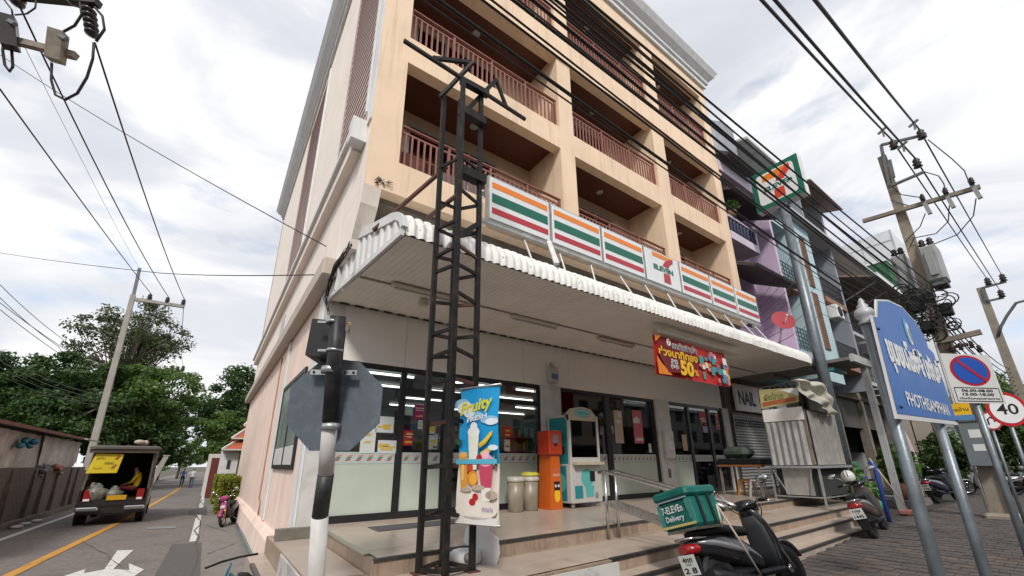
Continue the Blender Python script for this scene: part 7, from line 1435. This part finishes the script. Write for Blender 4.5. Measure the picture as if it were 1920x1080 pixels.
def hedge(label, x0, y0, x1, y1, z1, lm, n, seed):
    t = thing('hedge', label, 'hedge', ((x0+x1)/2, (y0+y1)/2, ROADZ)); rg = np.random.default_rng(seed); P = rg.random((n, 3))*np.array([x1-x0, y1-y0, z1-ROADZ])
    f = rg.integers(0, 4, n); P[f == 0, 0] = rg.random((f == 0).sum())*.12; P[f == 1, 1] = rg.random((f == 1).sum())*.12; P[f == 2, 2] = (z1-ROADZ)-rg.random((f == 2).sum())*.1
    nrm = rg.normal(size=(n, 3))+np.array([-.3, -.3, .5]); nrm /= np.linalg.norm(nrm, axis=1)[:, None]; V = quads(P+np.array([x0, y0, ROADZ])-np.array(t.location), nrm, .07*(.6+.8*rg.random(n)), rg); o = bpy.data.objects.new('foliage', leafmesh('foliage', V, lm)); COL.objects.link(o); o.parent = t
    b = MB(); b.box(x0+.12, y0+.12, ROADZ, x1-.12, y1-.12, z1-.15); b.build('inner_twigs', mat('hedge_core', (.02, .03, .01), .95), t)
hedge('trimmed yellow-green hedge beside the pink motorbike', .55, 22.0, 2.2, 24.5, .95, lf_lime, 4200, 1)
hedge('smaller yellow-green hedge further along by the gatehouse', .45, 28.0, 1.6, 31.0, .95, lf_lime, 3000, 2)
# ------------------------------------------------------------------ gatehouse with tiered red roof
gh = thing('gatehouse', 'small white gatehouse with tiered orange-red tiled roof', 'building', (2.2, 32, ROADZ)); m_gw = m_w2('gate_white', (.6, .57, .52)); m_gr = mat('orange_tile', (.42, .1, .04), .7, var=.2, vs=8); m_gd = mat('gate_red', (.13, .025, .02), .6)
b = MB(); b.box(1.1, 32.0, ROADZ, 5, 36, 2.35); b.build('wall', m_gw, gh); b = MB(); b.box(.55, 31.75, ROADZ, 1.5, 32.3, 2.3); b.build('pillar', mat('gate_pillar', (.66, .65, .64), .7), gh)
b = MB(); b.box(1.6, 31.98, ROADZ, 3.2, 31.999, 1.9); b.build('doorway', m_gd, gh); b = MB(); b.box(.15, 33.2, ROADZ, 1.099, 33.35, 1.9); b.build('gate_leaf', m_gd, gh); b = MB(); b.box(-.05, 36, ROADZ, 1.0, 40, 2.2); b.build('side_wall', m_gw, gh); b = MB(); b.box(.95, 31.7, 1.25, 1.12, 31.749, 1.75); b.build('wall_lamp', m_iron, gh)
for z0, z1, e0, e1 in ((2.35, 3.0, .55, -.25), (3.05, 3.85, .15, -.75), (3.9, 5.2, -.4, -1.5)):
    b = MB(); x0, x1, y0, y1 = 1.1-e0, 5+e0, 32-e0-.2, 36+e0; X0_, X1_, Y0_, Y1_ = 1.1-e1, 5+e1, 32-e1-.2, 36+e1
    b.rings([[(x0, y0, z0), (x1, y0, z0), (x1, y1, z0), (x0, y1, z0)], [(X0_, Y0_, z1), (X1_, Y0_, z1), (X1_, Y1_, z1), (X0_, Y1_, z1)]]); rf = b.build('roof_tier', m_gr, gh)
    b = MB(); b.beam((x0, y0, z0+.02), (X0_, Y0_, z1+.03), .14, .1); b.beam((x0, y0-.02, z0+.01), (x1, y0-.02, z0+.01), .05, .09); b.build('ridge', m_gw, rf)
fr_ = thing('far_house', 'small orange-roofed house at the far end of the street', 'house', (3.0, 95, ROADZ)); b = MB(); b.box(.2, 95, ROADZ, 7, 101, 2.6); b.build('wall', m_gw, fr_); b = MB(); b.prism([(-.6, 2.6), (7.6, 2.6), (3.6, 4.6)], (0, 94.6, 0), (1, 0, 0), (0, 0, 1), (0, 7, 0)); b.build('roof', m_gr, fr_)
# ------------------------------------------------------------------ left utility poles
LX = -5.6; PYL = onX(178, 830, LX).y
LPq = lambda x, y: onY(x, y, PYL)
lp = thing('utility_pole', 'grey concrete utility pole on the left behind the pickup', 'utility pole', (LX, PYL, ROADZ)); tp = LPq(250, 553); b = MB(); b.rings([[(LX-.17, PYL-.15, ROADZ), (LX+.17, PYL-.15, ROADZ), (LX+.17, PYL+.15, ROADZ), (LX-.17, PYL+.15, ROADZ)], [(tp.x-.12, PYL-.12, tp.z), (tp.x+.12, PYL-.12, tp.z), (tp.x+.12, PYL+.12, tp.z), (tp.x-.12, PYL+.12, tp.z)]]); m_cp2 = mat('pale_concrete_pole', (.34, .32, .29), .9, var=.15, vs=2, bump=.25, bs=30, dirt=.35, ds=2, dcol=(.16, .14, .12), streak=True); b.build('pole', m_cp2, lp)
b = MB(); b.beam(LPq(250, 555), LPq(262, 503), .16); b.build('top_spike', m_frm, lp); b = MB(); b.beam(LPq(244, 560), LPq(346, 575), .2); b.build('crossarm', m_cp2, lp); b = MB(); b.beam(LPq(285, 588), LPq(312, 573), .07); b.build('brace', m_frm, lp)
LI = [LPq(281, 557), LPq(314, 563), LPq(344, 567)]
for p in LI: insulator(lp, p, .45, .15)
lp2 = thing('utility_pole', 'second left utility pole half hidden by the dark tree', 'utility pole', (-5.4, 62, ROADZ)); P2q = lambda x, y: onY(x, y, 66); a = P2q(279, 690); b = MB(); b.rings([[(a.x-.9-.25, 66, ROADZ), (a.x-.9+.25, 66, ROADZ), (a.x-.9+.25, 66.4, ROADZ), (a.x-.9-.25, 66.4, ROADZ)], [(a.x-.2, 66, a.z), (a.x+.2, 66, a.z), (a.x+.2, 66.4, a.z), (a.x-.2, 66.4, a.z)]]); b.build('pole', m_cp2, lp2); b = MB(); b.beam(P2q(280, 692), P2q(343, 696), .3); b.build('crossarm', m_cp2, lp2); LI2 = [P2q(323, 690), P2q(333, 692), P2q(343, 691)]
for p in LI2: insulator(lp2, p, .7, .25)
lp3 = thing('roadside_post', 'short grey concrete post at the left road edge ahead of the pickup', 'post', (-3.5, 40, ROADZ)); q = onY(312, 855, 36); b = MB(); b.rings([[(q.x-.75-.2, 36, ROADZ), (q.x-.75+.2, 36, ROADZ), (q.x-.75+.2, 36.3, ROADZ), (q.x-.75-.2, 36.3, ROADZ)], [(q.x-.13, 36, q.z), (q.x+.13, 36, q.z), (q.x+.13, 36.3, q.z), (q.x-.13, 36.3, q.z)]]); b.build('shaft', m_cp2, lp3); b = MB(); b.box(q.x-.18, 35.97, q.z, q.x+.18, 36.33, q.z+.06); b.build('cap', m_cp2, lp3)
# upper-left corner: crossarm of a pole standing out of the frame, with fuses and jumpers
D_ = 9.5; CQ = lambda x, y, d=0: dist(x, y, D_+d)
cp = thing('utility_pole', 'weathered crossarm with fuse cutouts reaching in at the upper left', 'utility pole', (-7.0, 10.8, ROADZ)); a, c_ = CQ(-60, 55), CQ(142, 105); ux = (c_-a).normalized()
b = MB(); b.beam(CQ(-120, 40), CQ(142, 105), .13, .15); b.build('crossarm', m_arm, cp); p_ = CQ(-115, 0); b = MB(); b.rings([[(p_.x-.2, p_.y-.2, ROADZ), (p_.x+.2, p_.y-.2, ROADZ), (p_.x+.2, p_.y+.2, ROADZ), (p_.x-.2, p_.y+.2, ROADZ)], [(p_.x-.13, p_.y-.13, p_.z+2.2), (p_.x+.13, p_.y-.13, p_.z+2.2), (p_.x+.13, p_.y+.13, p_.z+2.2), (p_.x-.13, p_.y+.13, p_.z+2.2)]]); b.build('pole', m_cp2, cp)
b = MB(); b.beam(CQ(-130, -25), CQ(185, 6), .16); b.build('crossarm', m_insul, cp)
for x0, y0, x1, y1, m in ((14, 32, 20, 90, m_insul), (110, 60, 103, 114, m_arm)): b = MB(); b.beam(CQ(x0, y0, -.15), CQ(x1, y1, -.15), .26, .26); b.build('fuse_cutout', m, cp); b = MB(); b.beam(CQ(x0-10, y0, -.2), CQ(x0+14, y0+14, -.2), .09); b.build('fuse_clip', m_frm, cp)
b = MB(); a = CQ(167, 14); c_ = CQ(174, 66); n_i = 5
for k in range(n_i): p = a.lerp(c_, (k+.5)/n_i); b.lathe([(.03, -.1), (.13, -.06), (.14, -.02), (.06, .04), (.03, .1)], p, 12)
b.build('insulator_string', m_insul, cp); b = MB(); a = CQ(35, 2); b.lathe([(.03, -.14), (.12, -.1), (.13, -.05), (.06, 0), (.12, .05), (.05, .12)], a, 12); b.build('insulator', m_insul, cp)
for k, pts in enumerate(([(176, 80), (174, 110), (163, 145), (145, 175), (122, 187), (104, 178), (96, 150), (97, 118)], [(118, 60), (140, 48), (153, 28), (150, 5)], [(22, 95), (24, 125), (18, 134), (9, 122), (5, 95), (7, 80)], [(180, 78), (196, 55), (192, 30), (178, 14)], [(8, 0), (22, 18), (24, 30)], [(28, 28), (50, 26), (66, 15), (68, 0)], [(125, 0), (135, 10), (150, 14)])):
    b = MB(); b.tube([CQ(x, y, -.1) for x, y in pts], .028 if k < 4 else .018, 6); b.build('jumper_wire', m_cable, cp)
def lwire(lb, pts, r=.02, sag=0, group=None, m=None): return wire('line_wire', lb, 'wire', pts, r, group, sag, 12, m)
lwire('right line wire from the upper-left insulator string to the left pole', [CQ(178, 80), LI[2]+Vector((0, 0, .25))], .022, .25); lwire('middle line wire crossing the sky at the left', [CQ(38, 14), LI[1]+Vector((0, 0, .25))], .022, .3); lwire('left line wire entering at the left picture edge', [CQ(-40, 105), CQ(0, 167), LI[0]+Vector((0, 0, .25))], .02, .06)
for i, p in enumerate(LI): lwire(('left', 'middle', 'right')[i]+' one of three line wires running on beyond the left pole', [p+Vector((0, 0, .2)), LI2[i]+Vector((0, 0, .3))], .02, .9, 'line wires beyond the left pole')
lwire('fine pale wire beside the middle line wire on the left', [CQ(40, 75), LPq(262, 505)], .008, .1, m=m_galv)
lwire('thin wire slanting from the upper left to the building side', [dist(-40, 80, 14), dist(0, 103, 14), Vector((XL-.02, 8.6, 5.9))], .012, .15); lwire('thin nearly level wire tied to the building side', [dist(-40, 470, 22), dist(0, 474, 22), dist(300, 512, 13), Vector((XL-.05, 7.9, 4.95))], .012, .05)
for k, (y0, x1, y1) in enumerate(((525, 118, 636), (550, 110, 650), (566, 180, 690), (578, 170, 700))): lwire((ORDW[k] if k < 3 else 'lowest')+' of four parallel cables entering low at the left edge', [dist(-30, y0-22, 26), dist(x1, y1, 34), dist(190, 752+k*4, PYL*.98)], .022, .2, 'cables low at the left')
for k in range(4): lwire((ORDW[k] if k < 3 else 'lowest')+' of four slack cables through the trees to the left pole', [dist(-30, 640+k*14, 30), LPq(190-k*2, 742+k*6)], .022, .5, 'slack cables in the trees')
# cable bunch on the duct corner and service cables on the building
b = MB(); rg = random.Random(9)
for k in range(22):
    jt = lambda s=.05: Vector((rg.uniform(-s, s)*.6, rg.uniform(-s, s)*1.6, rg.uniform(-s, s)))
    pts = [onX(657, 458, 1.27), onX(645, 478, 1.14), onX(630, 500, 1.08), onX(619, 530, 1.06), onX(613, 556, 1.08), onX(617, 585, 1.12)]
    b.tube([q+jt() for q in pts[rg.randint(0, 1):rg.randint(4, 6)]], .005, 5)
tag(b.build('cable_bunch', m_cable), 'bunch of tangled cables at the rear corner of the awning', 'cables', kind='stuff')
